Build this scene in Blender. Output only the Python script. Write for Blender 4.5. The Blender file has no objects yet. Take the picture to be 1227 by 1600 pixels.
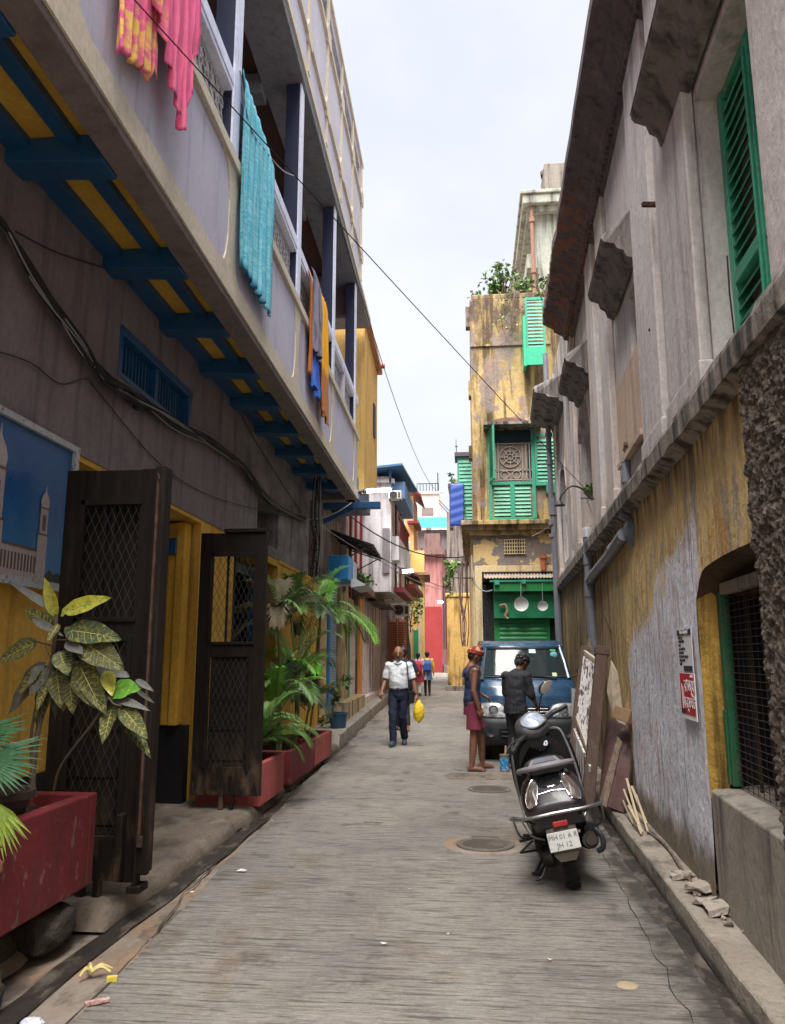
import bpy, bmesh, math, random
from mathutils import Vector, Matrix, noise, Quaternion
R = math.radians
random.seed(7)
scene = bpy.context.scene
col = scene.collection

# ---------------------------------------------------------------- camera
cam_d = bpy.data.cameras.new('camera'); cam = bpy.data.objects.new('camera', cam_d); col.objects.link(cam)
FPX = 1230.0
YAW = math.atan(121.5/FPX); PITCH = math.atan(228/FPX*math.cos(YAW)); EYE = 1.53
cam.location = (0, 0, EYE)
cam.rotation_euler = (math.pi/2+PITCH, 0, YAW)
cam_d.sensor_fit = 'HORIZONTAL'; cam_d.sensor_width = 36; cam_d.lens = 36*FPX/1227
cam_d.clip_start = .05; cam_d.clip_end = 1500
scene.camera = cam

# ---------------------------------------------------------------- sky, sun, exposure
world = bpy.data.worlds.new('World'); scene.world = world; world.use_nodes = True
SUN_EL, SUN_AZ = R(66), R(200)          # azimuth measured clockwise from +Y
nt = world.node_tree; nt.nodes.clear()
wo = nt.nodes.new('ShaderNodeOutputWorld'); bg = nt.nodes.new('ShaderNodeBackground')
sky = nt.nodes.new('ShaderNodeTexSky'); sky.sky_type = 'NISHITA'; sky.sun_disc = False
sky.sun_elevation = SUN_EL; sky.sun_rotation = SUN_AZ; sky.air_density = 1.0; sky.dust_density = 3.0; sky.altitude = 10
tc = nt.nodes.new('ShaderNodeTexCoord'); mp = nt.nodes.new('ShaderNodeMapping'); mp.inputs['Scale'].default_value = (1.0, 1.0, 1.6)
cn = nt.nodes.new('ShaderNodeTexNoise'); cn.inputs['Scale'].default_value = 2.2; cn.inputs['Detail'].default_value = 7; cn.inputs['Roughness'].default_value = .52
cr = nt.nodes.new('ShaderNodeMapRange'); cr.inputs['From Min'].default_value = .40; cr.inputs['From Max'].default_value = .60; cr.inputs['To Min'].default_value = .80; cr.inputs['To Max'].default_value = .97
mx = nt.nodes.new('ShaderNodeMix'); mx.data_type = 'RGBA'; mx.inputs['B'].default_value = (4.75, 4.88, 5.35, 1)
nt.links.new(tc.outputs['Generated'], mp.inputs['Vector']); nt.links.new(mp.outputs['Vector'], cn.inputs['Vector'])
nt.links.new(cn.outputs['Fac'], cr.inputs['Value']); nt.links.new(cr.outputs['Result'], mx.inputs['Factor'])
nt.links.new(sky.outputs['Color'], mx.inputs['A']); nt.links.new(mx.outputs['Result'], bg.inputs['Color'])
bg.inputs['Strength'].default_value = .0655
nt.links.new(bg.outputs['Background'], wo.inputs['Surface'])
sun_d = bpy.data.lights.new('sun', 'SUN'); sun_d.energy = 4.3; sun_d.angle = R(55); sun_d.color = (1, .975, .94)
sun = bpy.data.objects.new('sun', sun_d); col.objects.link(sun)
sd = Vector((math.sin(SUN_AZ)*math.cos(SUN_EL), math.cos(SUN_AZ)*math.cos(SUN_EL), math.sin(SUN_EL)))
sun.rotation_euler = (-sd).to_track_quat('-Z', 'Y').to_euler(); sun.location = (0, 0, 40)
scene.view_settings.view_transform = 'Standard'; scene.view_settings.look = 'None'
scene.view_settings.exposure = 1.68; scene.view_settings.gamma = 1
scene.cycles.max_bounces = 8; scene.cycles.diffuse_bounces = 5; scene.cycles.transparent_max_bounces = 12
scene.cycles.use_denoising = True

# ---------------------------------------------------------------- measuring helpers (photo point -> place at a known depth)
_f = Vector((-math.sin(YAW)*math.cos(PITCH), math.cos(YAW)*math.cos(PITCH), math.sin(PITCH)))
_r = Vector((math.cos(YAW), math.sin(YAW), 0)); _u = _r.cross(_f); _C = Vector((0, 0, EYE))
def ray(x, y): return _f+_r*((x-613.5)/FPX)+_u*((800-y)/FPX)
def atY(x, y, Y): d = ray(x, y); return _C+d*(Y/d.y)
def atX(x, y, X): d = ray(x, y); return _C+d*(X/d.x)
def gz(x, y, z=0.0): d = ray(x, y); return _C+d*((z-EYE)/d.z)

# plan lines X = a + b*Y
LW = (-2.757, -.0117)       # left house wall
BP = (-1.886, -.0185)     # left balcony front
RW = (1.215, .037)        # right house wall
KW = 1.057
def wy(y): return y*KW if y > 0 else y
def wz(z): return EYE+(z-EYE)*KW if z > 1.2 else z
def lx(l, Y): return l[0]+l[1]*Y
def ground(Y):
    if Y < 14: return 0.0
    if Y < 31: return .27*(Y-14)/17
    if Y < 50: return .27+.55*(Y-31)/19
    return .82

# ---------------------------------------------------------------- mesh helper
class MB:
    def __init__(s): s.v = []; s.f = []; s.m = []; s.s = []
    def add(s, vs, fs, mi=0, sm=False):
        o = len(s.v); s.v += [tuple(p) for p in vs]
        for f in fs: s.f.append([i+o for i in f]); s.m.append(mi); s.s.append(sm)
        return s
    def hexa(s, p, mi=0):
        return s.add(p, [(3,2,1,0),(4,5,6,7),(0,1,5,4),(1,2,6,5),(2,3,7,6),(3,0,4,7)], mi)
    def box(s, x0, x1, y0, y1, z0, z1, mi=0):
        if x0 > x1: x0, x1 = x1, x0
        if y0 > y1: y0, y1 = y1, y0
        if z0 > z1: z0, z1 = z1, z0
        return s.hexa([(x0,y0,z0),(x1,y0,z0),(x1,y1,z0),(x0,y1,z0),(x0,y0,z1),(x1,y0,z1),(x1,y1,z1),(x0,y1,z1)], mi)
    def wb(s, l, y0, y1, o0, o1, z0, z1, mi=0):
        if l is LW: y0, y1, z0, z1 = wy(y0), wy(y1), wz(z0), wz(z1)
        if o0 > o1: o0, o1 = o1, o0
        a, b = lx(l, y0), lx(l, y1)
        return s.hexa([(a+o0,y0,z0),(a+o1,y0,z0),(b+o1,y1,z0),(b+o0,y1,z0),(a+o0,y0,z1),(a+o1,y0,z1),(b+o1,y1,z1),(b+o0,y1,z1)], mi)
    def obox(s, c, sz, rot=None, mi=0):
        h = Vector(sz)/2; M = rot if rot is not None else Matrix.Identity(3)
        P = [Vector(c)+M@Vector((x*h.x, y*h.y, z*h.z)) for z in (-1,1) for x, y in ((-1,-1),(1,-1),(1,1),(-1,1))]
        return s.hexa(P, mi)
    def bar(s, a, b, w, h=None, mi=0, up=(0,0,1)):
        a = Vector(a); b = Vector(b); h = h or w; d = (b-a).normalized(); u = Vector(up)
        if abs(d.dot(u)) > .95: u = Vector((0,1,0))
        x = d.cross(u).normalized()*w/2; y = x.cross(d).normalized()*h/2
        return s.hexa([a-x-y, a+x-y, a+x+y, a-x+y, b-x-y, b+x-y, b+x+y, b-x+y], mi)
    def tube(s, pts, r, n=8, mi=0, cap=True, sm=True, closed=False):
        pts = [Vector(p) for p in pts]; N = len(pts); rs = r if isinstance(r, (list, tuple)) else [r]*N
        vs = []; prev = None
        for i, p in enumerate(pts):
            if closed: t = pts[(i+1) % N]-pts[i-1]
            else: t = pts[min(i+1, N-1)]-pts[max(i-1, 0)]
            if t.length < 1e-9: t = Vector((0,0,1))
            t.normalize()
            if prev is None:
                a = Vector((0,0,1)) if abs(t.z) < .9 else Vector((1,0,0)); prev = t.cross(a).normalized()
            x = (prev-t*prev.dot(t)); x = x.normalized() if x.length > 1e-6 else t.orthogonal().normalized()
            prev = x; y = t.cross(x)
            for k in range(n):
                an = 2*math.pi*k/n; vs.append(p+(x*math.cos(an)+y*math.sin(an))*rs[i])
        fs = []
        for i in range(N if closed else N-1):
            for k in range(n):
                a = i*n+k; b = i*n+(k+1) % n; j = (i+1) % N
                fs.append((a, b, j*n+(k+1) % n, j*n+k))
        if cap and not closed: fs += [tuple(range(n))[::-1], tuple(range((N-1)*n, N*n))]
        return s.add(vs, fs, mi, sm)
    def lathe(s, prof, o=(0,0,0), ax=(0,0,1), n=24, mi=0, sm=True):
        o = Vector(o); ax = Vector(ax).normalized(); x = ax.orthogonal().normalized(); y = ax.cross(x)
        vs = []
        for r, h in prof:
            for k in range(n):
                a = 2*math.pi*k/n; vs.append(o+ax*h+(x*math.cos(a)+y*math.sin(a))*max(r, 1e-5))
        fs = [(i*n+k, i*n+(k+1) % n, (i+1)*n+(k+1) % n, (i+1)*n+k) for i in range(len(prof)-1) for k in range(n)]
        return s.add(vs, fs, mi, sm)
    def ell(s, c, r, rot=None, nu=16, nv=10, mi=0, fn=None):
        c = Vector(c); M = rot if rot is not None else Matrix.Identity(3); vs = []; fs = []
        for j in range(nv+1):
            ph = math.pi*j/nv
            for i in range(nu):
                th = 2*math.pi*i/nu
                p = Vector((math.sin(ph)*math.cos(th), math.sin(ph)*math.sin(th), math.cos(ph)))
                if fn: p = fn(p)
                vs.append(c+M@Vector((p.x*r[0], p.y*r[1], p.z*r[2])))
        for j in range(nv):
            for i in range(nu): fs.append((j*nu+i, (j+1)*nu+i, (j+1)*nu+(i+1) % nu, j*nu+(i+1) % nu))
        return s.add(vs, fs, mi, True)
    def prism(s, poly, ext, mi=0, sm=False):
        poly = [Vector(p) for p in poly]; e = Vector(ext); n = len(poly)
        return s.add(poly+[p+e for p in poly], [tuple(range(n))[::-1], tuple(range(n, 2*n))]+[(i, (i+1) % n, n+(i+1) % n, n+i) for i in range(n)], mi, sm)
    def grid(s, fn, nu, nv, mi=0, sm=True, flip=False):
        vs = [fn(i/nu, j/nv) for j in range(nv+1) for i in range(nu+1)]; fs = []
        for j in range(nv):
            for i in range(nu):
                a = j*(nu+1)+i; q = (a, a+1, a+nu+2, a+nu+1); fs.append(q[::-1] if flip else q)
        return s.add(vs, fs, mi, sm)
    def loft(s, rings, mi=0, cap=True, sm=True):
        n = len(rings[0]); vs = [p for r in rings for p in r]
        fs = [(i*n+k, i*n+(k+1) % n, (i+1)*n+(k+1) % n, (i+1)*n+k) for i in range(len(rings)-1) for k in range(n)]
        if cap: fs += [tuple(range(n))[::-1], tuple(range((len(rings)-1)*n, len(rings)*n))]
        return s.add(vs, fs, mi, sm)
    def build(s, name, mats, parent=None, bevel=0, solid=0, xf=None, sub=0, recalc=True, ang=.6):
        me = bpy.data.meshes.new(name); me.from_pydata(s.v, [], s.f); me.validate()
        if not isinstance(mats, (list, tuple)): mats = [mats]
        for m in mats: me.materials.append(m)
        if len(me.polygons) == len(s.m):
            me.polygons.foreach_set('material_index', s.m); me.polygons.foreach_set('use_smooth', s.s)
        if recalc or any(s.s):
            bm = bmesh.new(); bm.from_mesh(me)
            if recalc: bmesh.ops.recalc_face_normals(bm, faces=bm.faces)
            for e in bm.edges:
                if len(e.link_faces) == 2 and e.calc_face_angle(0) > ang: e.smooth = False
            bm.to_mesh(me); bm.free()
        o = bpy.data.objects.new(name, me); col.objects.link(o)
        if parent: o.parent = parent
        if xf is not None: o.matrix_local = xf
        if sub:
            m = o.modifiers.new('sub', 'SUBSURF'); m.levels = m.render_levels = sub
        if solid:
            m = o.modifiers.new('solid', 'SOLIDIFY'); m.thickness = solid; m.offset = 0
        if bevel:
            m = o.modifiers.new('bevel', 'BEVEL'); m.width = bevel; m.segments = 2; m.limit_method = 'ANGLE'; m.angle_limit = R(40)
        return o

def tag(o, label=None, cat=None, group=None, kind=None):
    if label: o['label'] = label
    if cat: o['category'] = cat
    if group: o['group'] = group
    if kind: o['kind'] = kind
    return o
def empty(name, loc, label=None, cat=None, group=None, rot=(0,0,0)):
    o = bpy.data.objects.new(name, None); col.objects.link(o); o.location = loc; o.rotation_euler = rot
    o.empty_display_size = .1
    return tag(o, label, cat, group)
def keep(o, root):
    """parent o to root without moving it (root has no rotation)"""
    o.parent = root; o.matrix_parent_inverse = Matrix.Translation(-root.location); return o
def copy_tree(o, parent=None):
    c = o.copy(); col.objects.link(c); c.parent = parent
    if parent is None: c.matrix_parent_inverse = Matrix.Identity(4)
    for ch in list(o.children): copy_tree(ch, c)
    return c

# ---------------------------------------------------------------- materials
def hx(h, k=1.0):
    h = h.lstrip('#'); c = [int(h[i:i+2], 16)/255 for i in (0, 2, 4)]
    return tuple((x/12.92 if x <= .04045 else ((x+.055)/1.055)**2.4)*k for x in c)
_mc = {}
def mat(name, c, rough=.75, metal=0.0, layers=(), bump=(), coord='P', spec=None, coat=0.0, trans=0.0, emis=None, ior=None, var=.12, vs=1.3, alpha=None):
    """layers: (colour, noise scale xyz, lo, hi, amount, masks) ; mask (cx,cy,cz,c0,noise) -> clamp(dot+c0+noise)
       bump: (scale xyz, strength, distance)"""
    if name in _mc: return _mc[name]
    m = bpy.data.materials.new(name); m.use_nodes = True; t = m.node_tree; N = t.nodes; Lk = t.links
    b = N['Principled BSDF']
    if isinstance(c, str): c = hx(c)
    if coord == 'P': src = N.new('ShaderNodeNewGeometry').outputs['Position']
    else: src = N.new('ShaderNodeTexCoord').outputs['Object']
    def sc3(s): return (s, s, s) if not isinstance(s, (tuple, list)) else s
    cnt = [0]
    def noi(s, det=6.0, rgh=.6, dist=0.0):
        mp = N.new('ShaderNodeMapping'); mp.inputs['Scale'].default_value = sc3(s); cnt[0] += 1
        mp.inputs['Location'].default_value = (cnt[0]*3.7, cnt[0]*1.9, cnt[0]*5.3)
        Lk.new(src, mp.inputs['Vector']); n = N.new('ShaderNodeTexNoise'); n.inputs['Scale'].default_value = 1
        n.inputs['Detail'].default_value = det; n.inputs['Roughness'].default_value = rgh; n.inputs['Distortion'].default_value = dist
        Lk.new(mp.outputs['Vector'], n.inputs['Vector']); return n.outputs['Fac']
    def mathn(op, a, bb, cl=False):
        n = N.new('ShaderNodeMath'); n.operation = op; n.use_clamp = cl
        for i, q in enumerate((a, bb)):
            if isinstance(q, (int, float)): n.inputs[i].default_value = q
            else: Lk.new(q, n.inputs[i])
        return n.outputs[0]
    cur = N.new('ShaderNodeRGB').outputs[0]; cur.default_value = (*c, 1)
    def mix(fac, A, B):
        n = N.new('ShaderNodeMix'); n.data_type = 'RGBA'
        for q, k in ((fac, 'Factor'), (A, 'A'), (B, 'B')):
            if isinstance(q, tuple): n.inputs[k].default_value = (*q, 1)
            elif isinstance(q, (int, float)): n.inputs[k].default_value = q
            else: Lk.new(q, n.inputs[k])
        return n.outputs['Result']
    def masks(ms):
        out = None
        for (cx, cy, cz, c0, na) in ms:
            d = N.new('ShaderNodeVectorMath'); d.operation = 'DOT_PRODUCT'; d.inputs[1].default_value = (cx, cy, cz); Lk.new(src, d.inputs[0])
            v = mathn('ADD', d.outputs['Value'], c0)
            if na: v = mathn('ADD', v, mathn('MULTIPLY', mathn('SUBTRACT', noi((4, 4, 3), 5), .5), na))
            v = mathn('MAXIMUM', mathn('MINIMUM', v, 1.0), 0.0)
            out = v if out is None else mathn('MULTIPLY', out, v)
        return out
    for L in layers:
        lc, s, lo, hi, k = L[:5]; ms = L[5] if len(L) > 5 else ()
        if isinstance(lc, str): lc = hx(lc)
        if s is None: f = None
        else:
            mr = N.new('ShaderNodeMapRange'); mr.inputs['From Min'].default_value = lo; mr.inputs['From Max'].default_value = hi
            mr.inputs['To Min'].default_value = 0; mr.inputs['To Max'].default_value = k; Lk.new(noi(s), mr.inputs['Value']); f = mr.outputs['Result']
        if ms:
            mm = masks(ms); f = mathn('MULTIPLY', f, mm) if f is not None else mathn('MULTIPLY', mm, k)
        if f is None: f = k
        cur = mix(f, cur, lc)
    if var:
        hs = N.new('ShaderNodeHueSaturation'); mr = N.new('ShaderNodeMapRange'); mr.inputs['From Min'].default_value = .3; mr.inputs['From Max'].default_value = .7
        mr.inputs['To Min'].default_value = 1-var; mr.inputs['To Max'].default_value = 1+var; Lk.new(noi(vs, 8, .7), mr.inputs['Value'])
        Lk.new(mr.outputs['Result'], hs.inputs['Value']); Lk.new(cur, hs.inputs['Color']); cur = hs.outputs['Color']
    if var and coord == 'P':
        hs = N.new('ShaderNodeHueSaturation'); mr = N.new('ShaderNodeMapRange'); mr.inputs['From Min'].default_value = .3; mr.inputs['From Max'].default_value = .7
        mr.inputs['To Min'].default_value = 1-var*1.3; mr.inputs['To Max'].default_value = 1+var*1.3; Lk.new(noi((vs*22, vs*22, vs*15), 4, .75), mr.inputs['Value'])
        Lk.new(mr.outputs['Result'], hs.inputs['Value']); Lk.new(cur, hs.inputs['Color']); cur = hs.outputs['Color']
    Lk.new(cur, b.inputs['Base Color'])
    if spec is None and rough > .55: spec = .28
    rn = N.new('ShaderNodeMapRange'); rn.inputs['From Min'].default_value = .3; rn.inputs['From Max'].default_value = .7
    rn.inputs['To Min'].default_value = max(.02, rough-.1); rn.inputs['To Max'].default_value = min(1, rough+.1)
    Lk.new(noi(5 if coord == 'P' else 9, 4), rn.inputs['Value']); Lk.new(rn.outputs['Result'], b.inputs['Roughness'])
    b.inputs['Metallic'].default_value = metal
    if spec is not None: b.inputs['Specular IOR Level'].default_value = spec
    if coat: b.inputs['Coat Weight'].default_value = coat; b.inputs['Coat Roughness'].default_value = .06
    if trans: b.inputs['Transmission Weight'].default_value = trans
    if ior: b.inputs['IOR'].default_value = ior
    if alpha is not None: b.inputs['Alpha'].default_value = alpha
    if emis: b.inputs['Emission Color'].default_value = (*emis[0], 1); b.inputs['Emission Strength'].default_value = emis[1]
    prev = None
    for (s, st, dist) in bump:
        bn = N.new('ShaderNodeBump'); bn.inputs['Strength'].default_value = st; bn.inputs['Distance'].default_value = dist
        Lk.new(noi(s, 6, .65), bn.inputs['Height'])
        if prev: Lk.new(prev, bn.inputs['Normal'])
        prev = bn.outputs['Normal']
    if prev: Lk.new(prev, b.inputs['Normal'])
    _mc[name] = m; return m

STREAK = (7, 7, .55); FINE = (26, 26, 20)
def plaster(name, c, dirt='#3a3430', amt=.6, lo=.5, hi=.68, patch=None, patch_amt=.9, plo=.55, phi=.6, bump=.35, extra=(), pscale=1.6, var=.12):
    L = []
    if patch: L.append((patch, pscale, plo, phi, patch_amt))
    L += [(dirt, STREAK, lo, hi, amt), (dirt, (2.2, 2.2, 1.1), lo+.04, hi+.08, amt*.6), (dirt, (40, 40, 30), .6, .75, amt*.35)]
    L += list(extra)
    return mat(name, c, .88, layers=L, bump=[((9, 9, 7), bump, .03), (FINE, bump*.9, .01), ((90, 90, 80), bump*.5, .004)], var=var)

def wall_holes(b, l, y0, y1, z0, z1, th, holes, side=1, mi=0, mir=None):
    """wall sheet on line l with square holes (ya,yb,za,zb); outer face at offset 0, solid th away from the street.
       side=+1: the street is towards +X (left houses); -1: right houses"""
    mir = mi if mir is None else mir
    if l is LW: y0, y1, z0, z1, holes = wy(y0), wy(y1), wz(z0), wz(z1), [(wy(a), wy(c), wz(d), wz(e)) for a, c, d, e in holes]
    ys = sorted(set([y0, y1]+[h[0] for h in holes]+[h[1] for h in holes])); zs = sorted(set([z0, z1]+[h[2] for h in holes]+[h[3] for h in holes]))
    ys = [y for y in ys if y0 <= y <= y1]; zs = [z for z in zs if z0 <= z <= z1]
    hole = lambda y, z: any(h[0] < y < h[1] and h[2] < z < h[3] for h in holes)
    o = -side*th
    P = lambda y, z, q: (lx(l, y)+q, y, z)
    for i in range(len(ys)-1):
        for j in range(len(zs)-1):
            a, bb, c, d = ys[i], ys[i+1], zs[j], zs[j+1]
            if hole((a+bb)/2, (c+d)/2): continue
            b.add([P(a,c,0), P(bb,c,0), P(bb,d,0), P(a,d,0)], [(0,1,2,3)], mi)
            b.add([P(a,c,o), P(bb,c,o), P(bb,d,o), P(a,d,o)], [(3,2,1,0)], mi)
            for (yy, cond) in ((a, i == 0 or hole((ys[i-1]+a)/2, (c+d)/2)), (bb, i == len(ys)-2 or hole((bb+ys[min(i+2, len(ys)-1)])/2, (c+d)/2))):
                if cond: b.add([P(yy,c,0), P(yy,c,o), P(yy,d,o), P(yy,d,0)], [(0,1,2,3)], mir)
            for (zz, cond) in ((c, j == 0 or hole((a+bb)/2, (zs[j-1]+c)/2)), (d, j == len(zs)-2 or hole((a+bb)/2, (d+zs[min(j+2, len(zs)-1)])/2))):
                if cond: b.add([P(a,zz,0), P(bb,zz,0), P(bb,zz,o), P(a,zz,o)], [(0,1,2,3)], mir)
    return b

def islands(b, name, mats, keepfn, **k):
    """one object per connected piece of b"""
    par = list(range(len(b.v)))
    def find(i):
        while par[i] != i: par[i] = par[par[i]]; i = par[i]
        return i
    for f in b.f:
        r = find(f[0])
        for i in f[1:]: par[find(i)] = r
    grp = {}
    for n, f in enumerate(b.f): grp.setdefault(find(f[0]), []).append(n)
    out = []
    for fs in grp.values():
        q = MB(); idx = {}
        for n in fs:
            g = []
            for i in b.f[n]:
                if i not in idx: idx[i] = len(q.v); q.v.append(b.v[i])
                g.append(idx[i])
            q.f.append(g); q.m.append(b.m[n]); q.s.append(b.s[n])
        out.append(keepfn(q, name, mats, **k))
    return out

def text(s, size, M, material, name='writing', parent=None, ext=.0008, align='CENTER'):
    cu = bpy.data.curves.new(name, 'FONT'); cu.body = s; cu.size = size; cu.extrude = ext; cu.align_x = align; cu.align_y = 'CENTER'
    o = bpy.data.objects.new(name, cu); col.objects.link(o); dg = bpy.context.evaluated_depsgraph_get()
    me = bpy.data.meshes.new_from_object(o.evaluated_get(dg)); bpy.data.objects.remove(o)
    me.name = name; me.materials.clear(); me.materials.append(material)
    q = bpy.data.objects.new(name, me); col.objects.link(q); q.matrix_world = M
    if parent: q.parent = parent; q.matrix_parent_inverse = Matrix.Identity(4)
    return q
def frame(o, x, y):
    """matrix with origin o, local x axis x, local y axis y"""
    x = Vector(x).normalized(); z = x.cross(Vector(y)).normalized(); y = z.cross(x)
    M = Matrix.Identity(4)
    for i in range(3): M[i][0], M[i][1], M[i][2], M[i][3] = x[i], y[i], z[i], o[i]
    return M
def catenary(a, b, sag, n=16, wob=0, seed=0):
    a = Vector(a); b = Vector(b); rnd = random.Random(seed); out = []
    for i in range(n+1):
        t = i/n; p = a.lerp(b, t); p.z -= sag*4*t*(1-t)
        if wob and 0 < i < n: p += Vector((rnd.uniform(-wob, wob)*.4, rnd.uniform(-wob, wob), rnd.uniform(-wob, wob)))
        out.append(p)
    return out
def spline(pts, n=6):
    pts = [Vector(p) for p in pts]; q = [pts[0]]+pts+[pts[-1]]; out = []
    for i in range(1, len(q)-2):
        for k in range(n):
            t = k/n; a, b, c, d = q[i-1], q[i], q[i+1], q[i+2]
            out.append(.5*((2*b)+(c-a)*t+(2*a-5*b+4*c-d)*t*t+(3*b-a-3*c+d)*t**3))
    out.append(pts[-1]); return out

# shared materials
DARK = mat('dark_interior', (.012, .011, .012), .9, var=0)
BLUEP = mat('blue_gloss_paint', (.012, .075, .19), .38, layers=[((.04,.03,.02), (10,10,10), .6, .72, .7)], bump=[((14,14,14), .2, .01)])
OCHRE = plaster('ochre_wall_paint', (.64, .36, .05), '#2a1a0c', .5, .52, .72, bump=.15)
BLACKW = mat('black_metal', (.02, .02, .021), .5, bump=[((60,60,60), .2, .002)])
WIRE = mat('wire_black', (.018, .017, .018), .6, var=0)
WIREG = mat('wire_grey', (.25, .25, .26), .6, var=0)
STEEL = mat('steel_tube', (.36, .355, .35), .4, 1.0, layers=[((.2,.12,.07), 30, .6, .72, .6)], coord='O')
PVC = mat('grey_pvc_pipe', (.16, .165, .19), .5, layers=[((.09,.07,.06), (8,8,2), .5, .7, .6)])
GREENP = mat('green_shutter_paint', (.035, .29, .175), .5, layers=[((.10,.09,.07), (9,9,5), .56, .7, .6), ((.15,.38,.28), (30,4,30), .5, .75, .35)], bump=[((30,30,30), .2, .004)])
CONC = plaster('old_concrete', (.25, .22, .185), '#15120f', .6, bump=.5)
RUST = mat('rusty_iron', (.11, .06, .04), .8, layers=[((.03,.02,.02), 12, .4, .6, .7)])
# ================================================================ GROUND
ROADM = mat('grooved_concrete_road', (.225, .206, .184), .85, layers=[
    ((.30,.27,.23), (1.1, .8, 1), .45, .7, .6), ((.10,.088,.075), (.8, .9, 1), .52, .72, .55), ((.05,.042,.035), (3.1, 2.3, 1), .60, .68, .55), ((.32,.29,.25), (.9, .35, 1), .52, .66, .6), ((.15,.10,.06), (2.2, 1.2, 1), .56, .7, .5),
    ((.055,.048,.042), (3.2, 38, 1), .53, .62, .62), ((.07,.06,.05), (8, 70, 1), .54, .66, .5), ((.34,.31,.27), (5, 44, 1), .57, .66, .4), ((.07,.06,.05), (90, 120, 1), .60, .70, .6), ((.38,.35,.31), (110, 90, 1), .64, .72, .5), ((.04,.033,.027), (2.6, 1.4, 1), .38, .5, .85, [(7, -.19, 0, -5.4, 3.6)]), ((.075,.055,.042), (2.6, 1.1, 1), .45, .6, .7, [(-7, -.15, 0, -11.4, 3.2)]), ((.05,.04,.035), (30, 30, 1), .68, .74, .6)],
    bump=[((2.8, 30, 1), 1.0, .035), ((70, 80, 1), .8, .008), ((3, 3, 1), .3, .03)])
MARGM = mat('smooth_gutter_concrete', (.20, .16, .125), .8, layers=[((.26,.15,.08), (2.5,2.5,1), .5, .6, .6), 
    ((.28,.24,.2), (2, 1.1, 1), .45, .65, .6), ((.035,.028,.024), (3.2, 1.3, 1), .5, .6, .8), ((.10,.075,.05), (9, 5, 1), .55, .7, .5)],
    bump=[((8, 8, 4), .5, .02), ((40, 40, 10), .5, .006)])
WETM = mat('wet_gutter_silt', (.03, .024, .02), .45, layers=[((.14,.115,.09), (9, 4, 4), .5, .62, .7)], bump=[((14, 10, 10), .7, .03), ((50, 50, 50), .5, .008)])
SIDEM = mat('worn_pavement_concrete', (.165, .132, .102), .9, layers=[((.06,.048,.04), (4, 1.6, 4), .48, .62, .75), ((.30,.26,.21), (3, 2, 3), .52, .68, .6), ((.05,.04,.03), (26, 26, 26), .6, .7, .6)],
    bump=[((7, 5, 6), .7, .05), ((36, 36, 36), .6, .01)])
# one sheet to the horizon
b = MB()
ys = [-300, -30, -3, 0]+[i*1.0 for i in range(1, 60)]+[70, 100, 200, 600]
xs = [-400, -40, -8, 8, 40, 400]
for i in range(len(ys)-1):
    for j in range(len(xs)-1):
        y0, y1 = ys[i], ys[i+1]; g0, g1 = ground(y0)-.02, ground(y1)-.02
        b.add([(xs[j],y0,g0),(xs[j+1],y0,g0),(xs[j+1],y1,g1),(xs[j],y1,g1)], [(0,1,2,3)])
tag(b.build('ground', MARGM, recalc=False), kind='structure')
# kerb lines
KL = lambda Y: -2.10-.028*max(0, Y-8)-.00*Y
KR = lambda Y: 1.05+.0275*Y if Y < 9 else 1.2975+.037*(Y-9)
def strip(name, xa, xb, dz, m, y0=-4, y1=60, n=128, rag=0.0, nx=1, bumpz=0):
    b = MB(); rows = []
    for i in range(n+1):
        Y = y0+(y1-y0)*i/n; r = rag*(noise.noise((Y*1.7, dz*50, 3))) if rag else 0; r2 = rag*(noise.noise((Y*1.3, dz*90, 9))) if rag else 0
        a, c = xa(Y)+r, xb(Y)+r2
        for k in range(nx+1):
            x = a+(c-a)*k/nx; rows.append((x, Y, ground(Y)+dz+(bumpz*noise.noise((x*5, Y*3, 1)) if bumpz else 0)))
    for i in range(n):
        for k in range(nx):
            p = i*(nx+1)+k; b.add([rows[p], rows[p+1], rows[p+nx+2], rows[p+nx+1]], [(0,1,2,3)], 0, nx > 1)
    return tag(b.build(name, m, recalc=False), kind='structure')
strip('road', lambda Y: max(KL(Y)+.06, -1.72-.055*max(0, Y-3.5)) if Y < 9.6 else KL(Y)+.06, lambda Y: KR(Y)-.09 if Y < 14 else 3.2, 0.0, ROADM, rag=.05, nx=2)
strip('left_gutter', lambda Y: KL(Y)-.02, lambda Y: KL(Y)+.13, -.008, WETM, y1=16, rag=.05, nx=6, bumpz=.012)
strip('right_gutter', lambda Y: KR(Y)-.13, lambda Y: KR(Y)+.01, -.006, WETM, y1=16, rag=.07, nx=6, bumpz=.01)
# joint lines between the grooved slab and the smooth margins, and a few cracks
def crack(pts, w, seed):
    b = MB(); P = spline([Vector((x, y, ground(y)+.0035)) for x, y in pts], 14)
    for i, p in enumerate(P): p.x += .035*noise.noise((p.y*4, seed, 1))+.012*noise.noise((p.y*19, seed, 5)); p.y += .02*noise.noise((p.x*9, seed, 3))
    vs = []; 
    for i, p in enumerate(P):
        d = (P[min(i+1, len(P)-1)]-P[max(i-1, 0)]).normalized(); s = Vector((-d.y, d.x, 0))*w*(.35+abs(noise.noise((i*.6, seed, 9)))*1.6); vs += [p-s, p+s]
    b.add(vs, [(2*i, 2*i+1, 2*i+3, 2*i+2) for i in range(len(P)-1)]); return tag(b.build('road_crack', mat('dirt_filled_crack', (.035,.028,.022), .95), recalc=False), kind='structure')
crack([(-1.72,2.6),(-1.76,4.2),(-1.93,5.8),(-1.98,8.0),(-2.02,9.6)], .007, 1)
crack([(.86,3.0),(.93,4.5),(.98,6.0),(1.04,7.6),(1.1,9.5)], .004, 2)
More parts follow.
